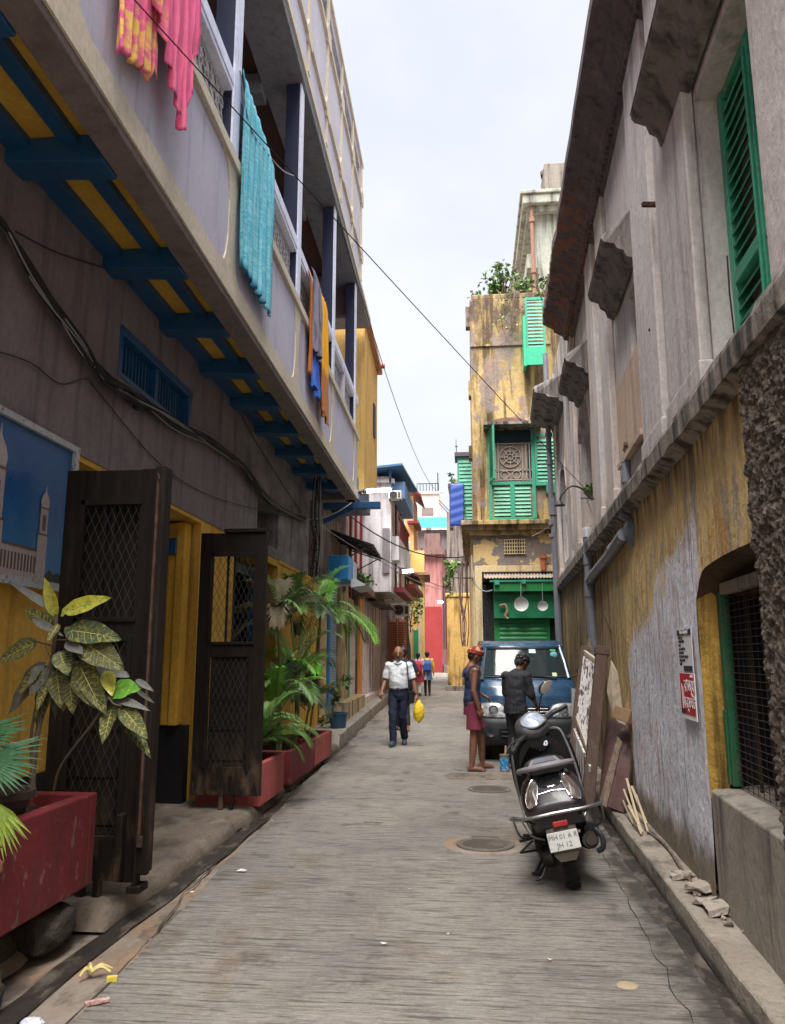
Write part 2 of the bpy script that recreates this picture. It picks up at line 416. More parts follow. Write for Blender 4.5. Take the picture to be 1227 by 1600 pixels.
crack([(-1.95,8.9),(-1.0,9.0),(0,8.92),(1.0,9.0)], .006, 4)
crack([(-2.2,14.1),(-1.0,14.3),(.2,14.2),(1.2,14.4)], .008, 6)
# left pavement: worn lump with a rounded edge
def pave(name, x0, x1, h, y0, y1, n, side, m, rag=.03, mid=0, sharp=False):
    b = MB(); K = 8
    def fn(u, v):
        Y = y0+(y1-y0)*v; a, c = x0(Y), x1(Y)     # a: kerb edge, c: wall
        r = rag*noise.noise((Y*2.1, 4, side*3)); prof = [(0, -.05), (0, .0), (.01, .55), (.03, .85), (.07, 1.0), (.3, 1.0), (.65, 1.02), (1, 1.04)]
        if sharp: prof = [(0, -.05), (0, .0), (.0, .5), (.003, .93), (.02, 1.0), (.3, 1.0), (.65, 1.02), (1, 1.04)]
        t, hh = prof[round(u*(K-1))]
        H = h(Y)*min(1, max(0, (Y-y0)/.12))*(hh+.08*noise.noise((t*4, Y*3.1, 2))*(hh > 0))
        return (a+r*(1-t)+(c-a)*t, Y, ground(Y)+H)
    b.grid(fn, K-1, n, sm=True); return tag(b.build(name, m, recalc=False, ang=.6 if sharp else 1.2), kind='structure')
pave('left_pavement', lambda Y: KL(Y), lambda Y: lx(LW, Y)-.9, lambda Y: .11, 4.62, 13.6, 150, 1, SIDEM, .05)
pave('left_pavement_near', lambda Y: KL(Y)-.22, lambda Y: lx(LW, Y)-.3, lambda Y: .07, -3, 4.62, 90, 1, SIDEM, .08)
pave('left_step', lambda Y: KL(Y)+.0, lambda Y: -3.6-.03*Y, lambda Y: .24, 13.6, 27, 60, 1, CONC, .02, sharp=True)
pave('right_pavement', lambda Y: KR(Y), lambda Y: lx(RW, Y)+.3, lambda Y: .13, -3, 16.4, 200, 2, mat('kerb_concrete', (.25,.215,.175), .88, layers=[((.07,.058,.048), (4,2.4,4), .52, .64, .7), ((.34,.30,.25), (3,3,3), .52, .66, .6), ((.05,.04,.03), (30,30,30), .6, .7, .6), ((.03,.026,.02), None, 0, 0, .8, [(0,0,-26,1.4,1.4)])], bump=[((9,7,8), .8, .04), ((40,40,40), .6, .01)]), .014, sharp=True)
# ================================================================ LEFT BALCONY HOUSE
LAV = plaster('lavender_grey_paint', (.52, .50, .60), '#4a464e', .36, .54, .72, bump=.12, var=.05)
CREAM = mat('cream_trim_paint', (.60, .53, .42), .7, layers=[((.5,.45,.4), (5,5,3), .5, .7, .35)], bump=[(FINE, .15, .01)])
MAUVE = plaster('mauve_grey_paint', (.20, .165, .165), '#2a2224', .3, bump=.12)
GREYW = plaster('grey_lower_wall', (.20, .168, .176), '#1c1817', .55, .5, .72, bump=.3, extra=[((.36,.34,.35), (3,1.5,3), .45, .65, .6, [(0,.35,0,-2.8,0)])])
YELW = plaster('yellow_lower_wall', (.62, .36, .065), '#2a1a10', .5, .52, .72, bump=.25, extra=[((.015,.013,.014), None, 0, 0, 1.0, [(0,0,-60,.80*60,.6), (0,-8,0,8*8,0)])])
SOFF = mat('soffit_yellow_paint', (.56, .33, .05), .75, layers=[((.25,.13,.04), (4,4,4), .5, .7, .4)], bump=[((12,12,12), .3, .015)])
NAVY = mat('navy_paint', (.022, .025, .06), .6)
BROWNC = mat('brown_ceiling', (.12, .065, .055), .8)
SOFG = plaster('grey_soffit_paint', (.21, .22, .25), '#2a2830', .3, bump=.1)
WHT = mat('pale_lavender_trim', (.70, .72, .86), .6, layers=[((.35,.33,.38), (12,12,4), .55, .7, .4)])
WOOD = mat('old_dark_timber', (.013, .0085, .006), .8, spec=.18, layers=[((.045,.032,.025), (16,16,1.2), .52, .7, .55), ((.015,.012,.01), (9,9,.8), .45, .62, .7), ((.17,.11,.07), (7,7,2.5), .46, .6, .55, [(0,0,-1.6,1.35,.3)])],
    bump=[((22,22,1.5), .6, .01), ((50,50,6), .5, .004)])
H1 = empty('balcony_house', (-2.65, 8, 0), 'grey and yellow house with a long lavender balcony on blue brackets, left of the lane', 'house')
def pt(b, name, m, **k): return keep(b.build(name, m, **k), H1)
# lower walls
b = MB(); wall_holes(b, LW, -2, 15.2, 0, 2.90, .45, [(4.98, 7.62, .0, 2.86), (8.9, 11.0, .1, 2.80)]); pt(b, 'yellow_wall', YELW)
b = MB(); wall_holes(b, LW, -2, 13.2, 2.90, 4.75, .45, [(5.52, 7.12, 3.68, 4.05), (9.75, 10.9, 3.03, 3.55)])
o = pt(b, 'grey_wall', GREYW); o.location.x += .012
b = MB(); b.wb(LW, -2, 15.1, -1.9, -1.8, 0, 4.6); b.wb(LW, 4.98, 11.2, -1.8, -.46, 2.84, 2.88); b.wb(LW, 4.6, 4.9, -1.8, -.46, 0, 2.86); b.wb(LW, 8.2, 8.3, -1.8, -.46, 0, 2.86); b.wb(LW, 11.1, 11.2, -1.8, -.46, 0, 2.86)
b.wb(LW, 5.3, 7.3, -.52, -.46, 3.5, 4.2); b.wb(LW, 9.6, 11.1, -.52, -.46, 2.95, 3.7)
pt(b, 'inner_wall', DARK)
# moulded far reveal of the doorway + blue lintel
b = MB()
for k in range(4): b.wb(LW, 7.50-.03*k, 7.60-.005*k, -.36+.09*k-.09, -.36+.09*k, .86, 2.84)
pt(b, 'door_reveal', OCHRE, bevel=.008)
b = MB(); b.wb(LW, 7.47, 7.60, -.62, -.02, .0, .855); pt(b, 'black_dado', mat('black_dado_paint', (.014,.013,.015), .6))
b = MB(); b.wb(LW, 7.38, 7.46, -.5, -.17, 2.52, 2.68); pt(b, 'door_lintel', BLUEP, bevel=.006)
b = MB(); b.wb(LW, 10.90, 10.98, -.4, -.22, .3, 2.75); b.wb(LW, 9.0, 10.9, -.4, -.3, 2.62, 2.75); pt(b, 'door_frame', BLUEP)
b = MB(); b.wb(LW, 11.02, 15.18, .0, .02, 2.86, 2.90); pt(b, 'string_course', YELW)
# barred window
b = MB(); l = LW
b.wb(l, 5.50, 7.14, -.10, .03, 4.0, 4.07); b.wb(l, 5.50, 7.14, -.10, .02, 3.655, 3.70); b.wb(l, 5.50, 5.56, -.1, .02, 3.70, 4.0); b.wb(l, 7.06, 7.14, -.25, .02, 3.70, 4.0); b.wb(l, 6.27, 6.34, -.1, .0, 3.70, 4.0)
w = pt(b, 'window', BLUEP, bevel=.005)
b = MB()
for k in range(22): y = 5.62+k*.066; b.wb(l, y, y+.022, -.08, -.05, 3.70, 4.0)
o = b.build('window_bars', BLUEP); keep(o, w); o.matrix_parent_inverse = Matrix.Identity(4); o.parent = w
# soffit, beams, brackets
def sof(b, ya, yb, oa, ob, z0, z1, La=LW, Lb=BP):
    return b.hexa([(lx(La,ya)+oa,ya,z0),(lx(Lb,ya)+ob,ya,z0),(lx(Lb,yb)+ob,yb,z0),(lx(La,yb)+oa,yb,z0),(lx(La,ya)+oa,ya,z1),(lx(Lb,ya)+ob,ya,z1),(lx(Lb,yb)+ob,yb,z1),(lx(La,yb)+oa,yb,z1)])
pt(sof(MB(), 0, 14.84, .02, -.192, 4.665, 4.70), 'soffit', SOFF)
pt(sof(MB(), 0, 14.84, .012, .17, 4.60, 4.663, LW, LW), 'soffit_beam', BLUEP, bevel=.006)
pt(sof(MB(), 0, 14.84, -.47, -.36, 4.60, 4.663, BP, BP), 'soffit_beam', BLUEP, bevel=.006)
for Yb in [.9, 2.0, 3.13, 4.29, 5.63, 6.80, 7.93, 9.05, 10.2, 11.4, 12.6, 13.8]:
    a, c = Yb-.2, Yb; P = lambda y, o, z, L: (lx(L, y)+o, y, z)
    b = MB(); b.hexa([P(a,.013,4.51,LW), P(a,-.193,4.475,BP), P(c,-.193,4.475,BP), P(c,.013,4.51,LW), P(a,.013,4.658,LW), P(a,-.193,4.66,BP), P(c,-.193,4.66,BP), P(c,.013,4.658,LW)])
    pt(b, 'bracket', BLUEP, bevel=.008)
b = MB(); b.wb(BP, 0, 14.85, -.19, 0, 4.49, 4.70); pt(b, 'edge_beam', MAUVE, bevel=.008)
# balcony front: lavender panels in cream frames
POSTS = [3.15, 6.05, 8.86, 11.66, 14.35]
b = MB(); b.wb(BP, 0, 14.85, -.16, .002, 4.703, 5.72); b.hexa([(-3.5,14.62,4.70),(-2.17,14.62,4.70),(-2.17,14.84,4.70),(-3.5,14.84,4.70),(-3.5,14.62,5.7),(-2.17,14.62,5.7),(-2.17,14.84,5.7),(-3.5,14.84,5.7)]); pt(b, 'balcony_panel', LAV)
b = MB(); b.box(-3.5, -2.2, 14.6, 14.855, 4.49, 4.699); b.box(-3.5,-3.2,13.25,14.85,4.5,8.7); pt(b, 'end_beam', MAUVE)
b = MB(); b.wb(BP, 0, 14.86, -.15, .016, 4.55, 4.73)
for i, y in enumerate([.3]+POSTS):
    b.wb(BP, y-.09, y+.09, -.1, .016, 4.73, 5.75)
    for sgn in (-1, 1):      # flared feet and heads of the strip
        for (zc, up) in ((4.73, 1), (5.72, -1)):
            pts = [(0, 0), (.22, 0), (.10, .05), (.05, .14), (.0, .34)]
            poly = [(lx(BP, y+sgn*(.088+u))+.002, y+sgn*(.088+u), zc+up*v) for u, v in pts]
            if (sgn > 0) == (up > 0): poly = poly[::-1]
            b.prism(poly, (.013, 0, 0))
pt(b, 'trim', CREAM)
b = MB(); b.wb(BP, 0, 14.86, -.18, .045, 5.72, 5.83); pt(b, 'sill_rail', CREAM, bevel=.006)
b = MB(); b.wb(BP, 0, 14.84, -.16, .0, 6.42, 6.47); b.wb(BP, 0, 14.84, -.16, .01, 6.47, 6.60); pt(b, 'top_rail', WHT, bevel=.005)
for i, y in enumerate([.3]+POSTS):
    b = MB(); b.wb(BP, y-.1, y+.1, -.18, -.004, 5.832, 8.76, 1); b.wb(BP, y-.10, y+.10, -.004, .014, 5.832, 8.76, 0)
    pt(b, 'column', [WHT, NAVY])
# pierced screen between rail and sill
JAL = mat('pierced_screen', (.50, .48, .50), .8, layers=[((.16,.15,.16), 14, .5, .7, .6)])
edges = [.3]+POSTS
for i in range(len(edges)-1):
    b = MB(); ya, yb = edges[i]+.1, edges[i+1]-.1
    if i >= 1:
        n = int((yb-ya)/.15); st = (yb-ya)/n
        mid = (ya+yb)/2; b.wb(BP, mid-.06, mid+.06, -.15, .0, 5.83, 6.42, 1)
        for k in range(n):
            for r in range(4):
                y = ya+st*(k+.5); z = 5.83+.148*(r+.5); X = lx(BP, y)-.09
                if abs(y-mid) < .1: continue
                R0 = .052
                pts = [(X, y+R0*math.cos(q*math.pi/4), z+R0*math.sin(q*math.pi/4)) for q in range(8)]
                b.tube(pts, .011, 4, sm=False, closed=True)
                for q in range(4):
                    c_, s_ = math.cos(math.pi/4+q*math.pi/2), math.sin(math.pi/4+q*math.pi/2)
                    b.bar((X, y+c_*R0, z+s_*R0), (X, y+c_*.108, z+s_*.105), .022, .03)
    else: b.wb(BP, ya, yb, -.12, -.06, 5.83, 6.42)
    pt(b, 'pierced_screen', [JAL, LAV])
# recess behind the balcony
b = MB(); b.box(-3.75, -3.65, -1, 14.7, 4.7, 9.1); b.box(-3.7, -2.3, 14.45, 14.6, 8.2, 8.76); pt(b, 'inner_back_wall', mat('mauve_back_wall', (.13,.09,.095), .85))
for y in POSTS:
    b = MB(); b.box(-3.66, -3.58, y-1.9, y-.9, 4.75, 7.0); pt(b, 'balcony_door', NAVY)
b = MB(); b.wb(BP, -1, 16.4, -1.7, -.5, 8.98, 9.05); pt(b, 'balcony_ceiling', BROWNC)
b = MB(); b.wb(BP, -1, 14.85, -.5, .05, 8.77, 8.94); b.wb(BP, 14.85, 16.45, -1.7, .05, 8.77, 8.94)
for y in POSTS: b.wb(BP, y-.13, y+.13, -1.7, -.5, 8.66, 8.94)
pt(b, 'upper_slab_beam', SOFG, bevel=.01)
# upper storeys
b = MB(); b.wb(BP, -2, 14.7, -.3, .055, 8.943, 11.0); b.wb(BP, -2, 14.7, -.3, .055, 11.38, 11.56); b.hexa([(-4.6,14.4,8.943),(-2.1,14.4,8.943),(-2.1,14.699,8.943),(-4.6,14.699,8.943),(-4.6,14.4,11.5),(-2.1,14.4,11.5),(-2.1,14.699,11.5),(-4.6,14.699,11.5)])
pt(b, 'upper_wall', LAV)
ST = [1.45*k+.18 for k in range(0, 10)]+[14.6]
b = MB(); b.wb(BP, -2, 14.72, -.1, .10, 9.47, 9.53); b.wb(BP, -2, 14.72, -.1, .10, 10.72, 10.79); b.wb(BP, -2, 16.46, .0, .075, 8.90, 8.99); b.wb(BP, -2, 14.74, -.32, .10, 11.56, 11.62)
for y in ST:
    b.wb(BP, y-.06, y+.06, .05, .085, 8.99, 11.56)
    for zc in (9.5, 10.75):
        b.prism([(lx(BP, y+u)+.056, y+u, zc+v) for u, v in ((-.12,-.1),(.12,-.1),(.19,.06),(.12,.2),(-.12,.2),(-.19,.06))], (.045, 0, 0))
pt(b, 'upper_trim', CREAM)
b = MB()
for i in range(len(ST)-1): b.wb(BP, ST[i]+.1, ST[i+1]-.1, -.02, .06, 9.0, 9.42); b.wb(BP, ST[i]+.1, ST[i+1]-.1, -.02, .06, 9.62, 10.6)
islands(b, 'upper_panel', mat('lavender_panel', (.50,.49,.57), .75), pt)
b = MB()
for i in range(len(ST)-1): b.wb(BP, ST[i]+.06, ST[i+1]-.06, -.2, -.16, 11.0, 11.38)
pt(b, 'upper_window', mat('teal_window', (.03,.22,.26), .3))
b = MB(); b.box(-9, -2.5, -2, 14.3, 11.40, 11.5); pt(b, 'roof', CONC)
# writing NO near the far doorway
M = frame((lx(LW, 15.2)+.006, 15.2, 1.88), (lx(LW,1)-lx(LW,0), 1, 0), (0,0,1))
keep(text('NO', .22, M, BLACKW, 'writing'), H1)

# ---- door leaves (folded timber leaves, parts of the house)
def leaf(x0, x1, Y, z0, z1, glass_z, th=.055, parent=H1, two=False):
    b = MB(); w = x1-x0; st = .12
    b.box(x0, x0+st*1.1, Y, Y+th, z0, z1); b.box(x1-st, x1, Y, Y+th, z0, z1)
    b.box(x0+st*1.1, x1-st, Y+.003, Y+th-.003, z1-.2, z1-.004); b.box(x0+st*1.1, x1-st, Y+.003, Y+th-.003, z0+.004, z0+.26)
    b.box(x0+st*1.1, x1-st, Y+.003, Y+th-.003, glass_z-.09, glass_z+.04)
    b.box(x0+st*1.1+.01, x1-st-.01, Y+.03, Y+.045, z0+.26, glass_z-.09)                        # lower board
    b.box(x0+st*1.1-.02, x1-st+.02, Y-.012, Y+.006, glass_z+.03, glass_z+.06); b.box(x0+st*1.1-.02, x1-st+.02, Y-.012, Y+.006, z1-.24, z1-.2)
    b.box(x1-st-.03, x1-st+.005, Y-.012, Y+.006, z0+.22, glass_z-.05); b.box(x0+st*.9, x0+st*1.2, Y-.012, Y+.006, z0+.25, z1-.2)
    b.box(x0+.1, x0+.13, Y-.01, Y+.002, z0+.7, z0+1.15)
    o = keep(b.build('door_leaf', WOOD, bevel=.004), parent)
    def sub(bb, nm, m):
        q = bb.build(nm, m); q.parent = o; q.matrix_parent_inverse = Matrix.Identity(4); return q
    g = MB(); ax, bx = x0+st*1.1, x1-st
    for (za, zb) in ((glass_z+.04, z1-.2), (z0+.26, glass_z-.09)):
        stp = .055; H = zb-za; W = bx-ax; k = -H
        n = int((W+H*.45)/stp)+1
        for q in range(n):
            for sg in (1, -1):
                # diagonal mesh wire, slope 2:1
                xs_ = q*stp-(H*.45)
                p = []
                for t in (0, 1):
                    xx = xs_+H*.45*t; zz = t*H
                    p.append((xx, zz))
                (xa, za_), (xb, zb_) = p
                def clip(xa, za_, xb, zb_):
                    if xa < 0: f = -xa/(xb-xa) if xb != xa else 0; xa, za_ = 0, za_+(zb_-za_)*f
                    if xb > W: f = (xb-W)/(xb-xa) if xb != xa else 0; zb_ -= (zb_-za_)*f; xb = W
                    return xa, za_, xb, zb_
                if xb <= 0 or xa >= W: continue
                xa, za_, xb, zb_ = clip(xa, za_, xb, zb_)
                if xb-xa < .002: continue
                if sg > 0: A, B = (ax+xa, za+za_), (ax+xb, za+zb_)
                else: A, B = (bx-xa, za+za_), (bx-xb, za+zb_)
                g.tube([(A[0], Y+.012+.003*sg, A[1]), (B[0], Y+.012+.003*sg, B[1])], .0022, 3, cap=False, sm=False)
    sub(g, 'wire_mesh', mat('mesh_wire', (.05,.043,.04), .6, var=0))
    g = MB()
    for fx in (.34, .5): g.box(ax+(bx-ax)*fx-.012, ax+(bx-ax)*fx+.012, Y+.04, Y+.05, glass_z+.04, z1-.2)
    for k in range(3): g.box(ax+.03, bx-.05, Y+.022, Y+.03, z0+.32+k*.28, z0+.47+k*.28)
    islands(g, 'panel', WOOD, sub)
    g = MB(); m_ = (x0+x1)/2
    for dx in (-.04, .06): g.box(m_+dx-.02, m_+dx+.02, Y+.005, Y+.045, z0-.12, z0+.003)
    islands(g, 'foot_bolt', WOOD, sub)
    return o
xw = -2.66
L1 = leaf(xw+.01, -2.02, 4.86, .20, 2.75, 1.72)
b = MB(); b.box(-2.018, -1.955, 4.80, 4.93, .26, 2.755); b.box(-2.02, -2.0, 4.79, 4.86, .2, 2.74)
o = keep(b.build('folded_leaf_edge', WOOD, bevel=.006), H1)
b = MB(); b.box(xw+.03, -2.0, 4.95, 5.0, .22, 2.7); b.box(-2.14, -2.1, 4.79, 4.87, .22, .6); b.box(-2.05, -1.97, 4.78, 4.92, .16, .2); o = keep(b.build('folded_leaf', WOOD, bevel=.005), H1)
b = MB(); b.box(-2.0, -1.985, 4.785, 4.80, .45, 2.69); b.tube([(-2.0, 4.80, 2.70), (-1.99, 4.77, 2.69), (-1.98, 4.77, 2.66), (-1.99, 4.79, 2.64)], .006, 6); b.box(-2.0, -1.97, 4.78, 4.81, .42, .48); keep(b.build('door_hook', RUST), H1)
L2 = leaf(-2.69, -2.01, 7.62, .24, 2.76, 1.62)
b = MB(); b.box(-2.45, -2.02, 7.60, 7.69, 2.762, 2.80); keep(b.build('leaf_top_board', WOOD, bevel=.004), H1)
# ================================================================ RIGHT PLASTER HOUSE
UPW = plaster('pale_stained_plaster', (.54, .49, .48), '#2b2420', .5, .52, .74, bump=.4, extra=[
    ((.55,.42,.30), (1.2,1.2,.5), .45, .6, .55, [(0,.35,0,-2.3,.5)]),
    ((.06,.05,.045), (8,8,.5), .46, .62, .8, [(0,.22,0,-1.9,.4)]), ((.22,.19,.18), (24,24,1.5), .58, .68, .4), ((.09,.075,.065), (5,5,.8), .42, .6, .6, [(0,0,1.6,-9.6,.6)]), ((.10,.085,.075), (6,6,1.0), .4, .6, .6, [(0,0,-2.2,7.2,.8)])])
WM = [(0,-1.8,-6,24.0,5.0), (0,9,0,-44.6,1.8), (0,-9,0,71.5,3.0), (0,0,7,-1.5,2.8)]
LOWR = plaster('ochre_peeling_wall', (.56, .41, .19), '#3a2812', .5, .50, .70, bump=1.0, extra=[
    ((.46,.23,.07), (5,5,1.6), .50, .64, .75), ((.64,.46,.20), (9,9,1.8), .54, .64, .65), ((.30,.26,.21), (3.2,3.2,1.6), .56, .62, .75), ((.14,.08,.03), (34,34,2.2), .56, .66, .6),
    ((.03,.022,.016), (7,7,.9), .42, .56, .95, [(0,0,3.2,-8.2,.9)]), ((.035,.028,.022), (8,8,.8), .44, .6, .9, [(0,.55,0,-4.4,.8)]), ((.05,.036,.022), (2,2,1), .3, .5, .6, [(0,.4,0,-3.1,.5)]),
    ((.63,.625,.69), (9,9,1.6), .26, .36, .97, WM), ((.68,.68,.73), (22,22,1.4), .5, .6, .7, WM),
    ((.55,.22,.2), (13,13,1.6), .57, .64, .55, WM), ((.15,.13,.13), (30,30,1.3), .56, .64, .75, WM), ((.27,.22,.17), (5,5,2.2), .58, .66, .55, WM),
    ((.16,.135,.11), (9,9,1.4), .25, .36, .92, [(0,0,-6,2.7,3.4)])])
HOODM = plaster('grey_moulding', (.20,.175,.165), '#0e0b0a', .7, .46, .64, bump=.35)
LEDG = plaster('stained_ledge', (.27, .235, .205), '#0d0b0a', .8, .46, .6, bump=.8)
CORN = plaster('sooty_cornice', (.12, .095, .095), '#0a0808', .5, bump=.4, extra=[((.22,.17,.16), (3,3,3), .55, .66, .6), ((.28,.10,.05), (8,8,8), .48, .6, .8, [(0,1.2,0,-9.4,.8)])])
H2 = empty('plaster_house', (1.6, 9, 0), 'weathered grey plaster house with green louvred window and peeling ochre base, on the right', 'house')
def pr(b, name, m, **k): return keep(b.build(name, m, **k), H2)
rl = RW
rrow = lambda u, v: None
# lower wall, subdivided and slightly uneven
WINH = (3.0, 5.09, .78, 2.10)
b = MB()
def bulge(Y, z): return .012*noise.noise((Y*1.1, z*1.3, 5))+.005*noise.noise((Y*4, z*4, 8))
def lowsheet(y0, y1, z0, z1, st=.09):
    nu, nv = max(1, int((y1-y0)/st)), max(1, int((z1-z0)/st))
    b.grid(lambda u, v: (lx(rl, y0+(y1-y0)*u)+bulge(y0+(y1-y0)*u, z0+(z1-z0)*v), y0+(y1-y0)*u, z0+(z1-z0)*v), nu, nv)
lowsheet(5.09, 16.35, 0, 2.86)
# arch above the barred opening
def archz(Y):
    t = (Y-4.15)/.94; t = max(-1, min(1, t)); return 1.98+.10*math.sqrt(max(0, 1-t*t*.8))-.14*max(0, (t-.75)/.25)**2
n = 24; arcs = MB()
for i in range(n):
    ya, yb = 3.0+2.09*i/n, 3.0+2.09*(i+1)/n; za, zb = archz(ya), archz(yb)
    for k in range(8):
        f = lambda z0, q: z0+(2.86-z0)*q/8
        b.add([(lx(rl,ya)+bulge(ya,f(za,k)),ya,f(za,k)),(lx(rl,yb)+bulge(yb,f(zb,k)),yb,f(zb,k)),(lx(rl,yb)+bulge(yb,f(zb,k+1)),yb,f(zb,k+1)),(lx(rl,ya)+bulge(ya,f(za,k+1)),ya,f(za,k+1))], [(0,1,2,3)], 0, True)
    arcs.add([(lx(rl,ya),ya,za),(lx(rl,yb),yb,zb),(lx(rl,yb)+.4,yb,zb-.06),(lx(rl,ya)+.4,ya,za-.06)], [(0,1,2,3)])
pr(arcs, 'arch_soffit', plaster('dark_brown_arch', (.09,.055,.03), '#0a0705', .6, bump=.8), recalc=False)  # underside coloured a darker brown than the ochre wall
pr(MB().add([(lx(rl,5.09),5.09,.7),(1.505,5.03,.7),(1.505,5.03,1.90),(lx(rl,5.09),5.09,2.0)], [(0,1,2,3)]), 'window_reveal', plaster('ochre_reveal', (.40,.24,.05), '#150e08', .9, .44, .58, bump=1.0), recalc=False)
pr(b, 'ochre_wall', LOWR, recalc=False)
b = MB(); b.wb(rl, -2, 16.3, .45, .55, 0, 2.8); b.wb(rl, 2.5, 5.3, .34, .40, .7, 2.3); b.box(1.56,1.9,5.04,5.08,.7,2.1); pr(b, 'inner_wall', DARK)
# sill and dado under the opening
b = MB()
a0, a1 = 2.0, 5.02
b.hexa([(lx(rl,a0)-.06,a0,0),(lx(rl,a0)+.3,a0,0),(lx(rl,a1)+.3,a1,0),(lx(rl,a1)-.005,a1,0),(lx(rl,a0)-.07,a0,.76),(lx(rl,a0)+.3,a0,.80),(lx(rl,a1)+.3,a1,.80),(lx(rl,a1)-.012,a1,.76)])
pr(b, 'window_sill', CONC, bevel=.012)
# window: green post and grille
w = MB(); w.box(1.50, 1.552, 4.95, 5.02, .79, 1.93); w.box(1.484, 1.50, 4.96, 5.00, .80, 1.22); w.wb(rl, 2.8, 4.95, .105, .16, 1.90, 1.97, 1)
wf = pr(w, 'window', [mat('dark_green_frame', (.012,.085,.035), .55, layers=[((.08,.07,.05), (9,9,5), .5, .65, .7)]), CONC], bevel=.004)
g = MB(); gx = lambda y: lx(rl, y)+.135
for k in range(28): z = .80+k*.04; g.tube([(gx(2.9), 2.9, z), (gx(4.95), 4.95, z)], .0024, 4, cap=False)
for k in range(22): y = 2.95+k*.092; g.tube([(gx(y)+.003, y, .79), (gx(y)+.003, y, 1.90)], .002, 4, cap=False)
for k in range(8): y = 3.0+k*.25; g.box(gx(y)+.06, gx(y)+.075, y, y+.02, .79, 1.92)
o = g.build('window_grille', mat('dark_rusty_wire', (.035,.024,.02), .7)); o.parent = wf
# roughcast pier in real relief
ROUGH = mat('roughcast_render', (.105, .083, .066), .95, layers=[((.24,.20,.165), 30, .5, .7, .6), ((.02,.017,.015), 12, .5, .65, .5)], bump=[((60,60,60), 1.0, .02), ((150,150,150), .8, .006)])
b = MB()
def rc_edge(z): return min(3.71, 3.60+.07*(z-.6))
def rc(u, v):
    z = .22+2.63*v; ye = rc_edge(z)+.03*noise.noise((z*3, 2, 1)); Y = 2.2+(ye-2.2)*u
    d = .016*(noise.noise((Y*12, z*12, 4)))+.013*noise.noise((Y*34, z*34, 6))+.011*noise.noise((Y*70, z*70, 2))
    return (lx(rl, Y)-.075-d if u < .985 else lx(rl, Y)+.02, Y, z)
b.grid(rc, 170, 300, sm=True); pr(b, 'roughcast_pier', ROUGH, recalc=False)
# ledge
b = MB(); Yn = 240
def led(u, v):
    prof = [(.02, 2.82), (-.055, 2.86), (-.10, 2.875), (-.105, 2.99), (-.09, 3.03), (.03, 3.08)]
    o, z = prof[round(u*5)]; Y = 1.5+15.0*v; k = noise.noise((Y*4, z*9, 2))
    return (lx(rl, Y)+o+.012*k, Y, z+.012*noise.noise((Y*5, u*7, 7)))
b.grid(led, 5, Yn, sm=False); pr(b, 'ledge', LEDG, recalc=False)
# upper wall
HO = [(3.28, 4.42, 3.1, 4.86), (6.62, 6.98, 4.18, 4.80), (10.35, 11.45, 3.3, 5.1), (14.3, 15.2, 3.3, 5.1)]
b = MB(); wall_holes(b, (rl[0]+.03, rl[1]), -2, 16.35, 3.0, 6.62, .5, HO, -1); b.wb((rl[0]+.05, rl[1]), 11.6, 16.3, 0, .5, 6.62, 7.6)
b.hexa([(lx(rl,16.3),16.3,0),(4,16.3,0),(4,16.4,0),(lx(rl,16.4),16.4,0),(lx(rl,16.3),16.3,7.5),(4,16.3,7.5),(4,16.4,7.5),(lx(rl,16.4),16.4,7.5)])
pr(b, 'upper_wall', UPW)
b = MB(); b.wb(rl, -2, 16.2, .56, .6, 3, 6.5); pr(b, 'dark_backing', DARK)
PIL = [(4.43, 5.30), (5.52, 6.28), (7.95, 8.5), (8.95, 9.6), (11.75, 12.3), (12.75, 13.3), (15.4, 16.0)]
b = MB()
for (ya, yb) in PIL: b.wb(rl, ya, yb, -.045, .028, 3.06, 6.45); b.wb(rl, ya-.03, yb+.03, -.06, .027, 3.06, 3.2)
b.wb(rl, 2.2, 3.25, -.045, .028, 3.06, 6.4); b.wb(rl, 6.3, 7.93, -.0, .027, 5.0, 6.45)
islands(b, 'pilaster', UPW, pr, bevel=.012)
# big louvred window
b = MB(); b.wb(rl, 3.28, 4.42, .12, .18, 3.09, 3.15); b.wb(rl, 4.35, 4.42, .10, .18, 3.151, 4.86); b.wb(rl, 3.28, 4.349, .11, .18, 4.80, 4.86); b.wb(rl, 3.83, 3.90, .09, .17, 3.151, 4.799); b.wb(rl, 3.28, 3.35, .10, .18, 3.151, 4.799)
b.wb(rl, 3.901, 4.349, .098, .165, 3.62, 3.70); b.wb(rl, 3.351, 3.829, .098, .165, 3.62, 3.70); b.wb(rl, 3.855, 3.875, .075, .09, 3.2, 4.75)
b.v = [(x+.06, y, z) for x, y, z in b.v]
wd = pr(b, 'window', GREENP, bevel=.004)
b = MB()
for (ya, yb) in ((3.352, 3.828), (3.902, 4.348)):
    for k in range(21):
        z = 3.17+k*.078
        if 3.56 < z < 3.70 or z > 4.76: continue
        a, c = lx(rl, ya)-.015, lx(rl, yb)-.015
        b.hexa([(a+.178,ya,z-.02),(a+.185,ya,z-.028),(c+.185,yb,z-.028),(c+.178,yb,z-.02),(a+.225,ya,z+.046),(a+.232,ya,z+.038),(c+.232,yb,z+.038),(c+.225,yb,z+.046)])
o = b.build('louvres', GREENP); o.parent = wd
b = MB(); b.tube([(lx(rl,4.2)+.08, 4.2, 3.72), (lx(rl,4.2)+.07, 4.18, 3.5), (lx(rl,4.2)+.08, 4.19, 3.25)], .005, 5); o = b.build('latch_cord', WIRE); o.parent = wd
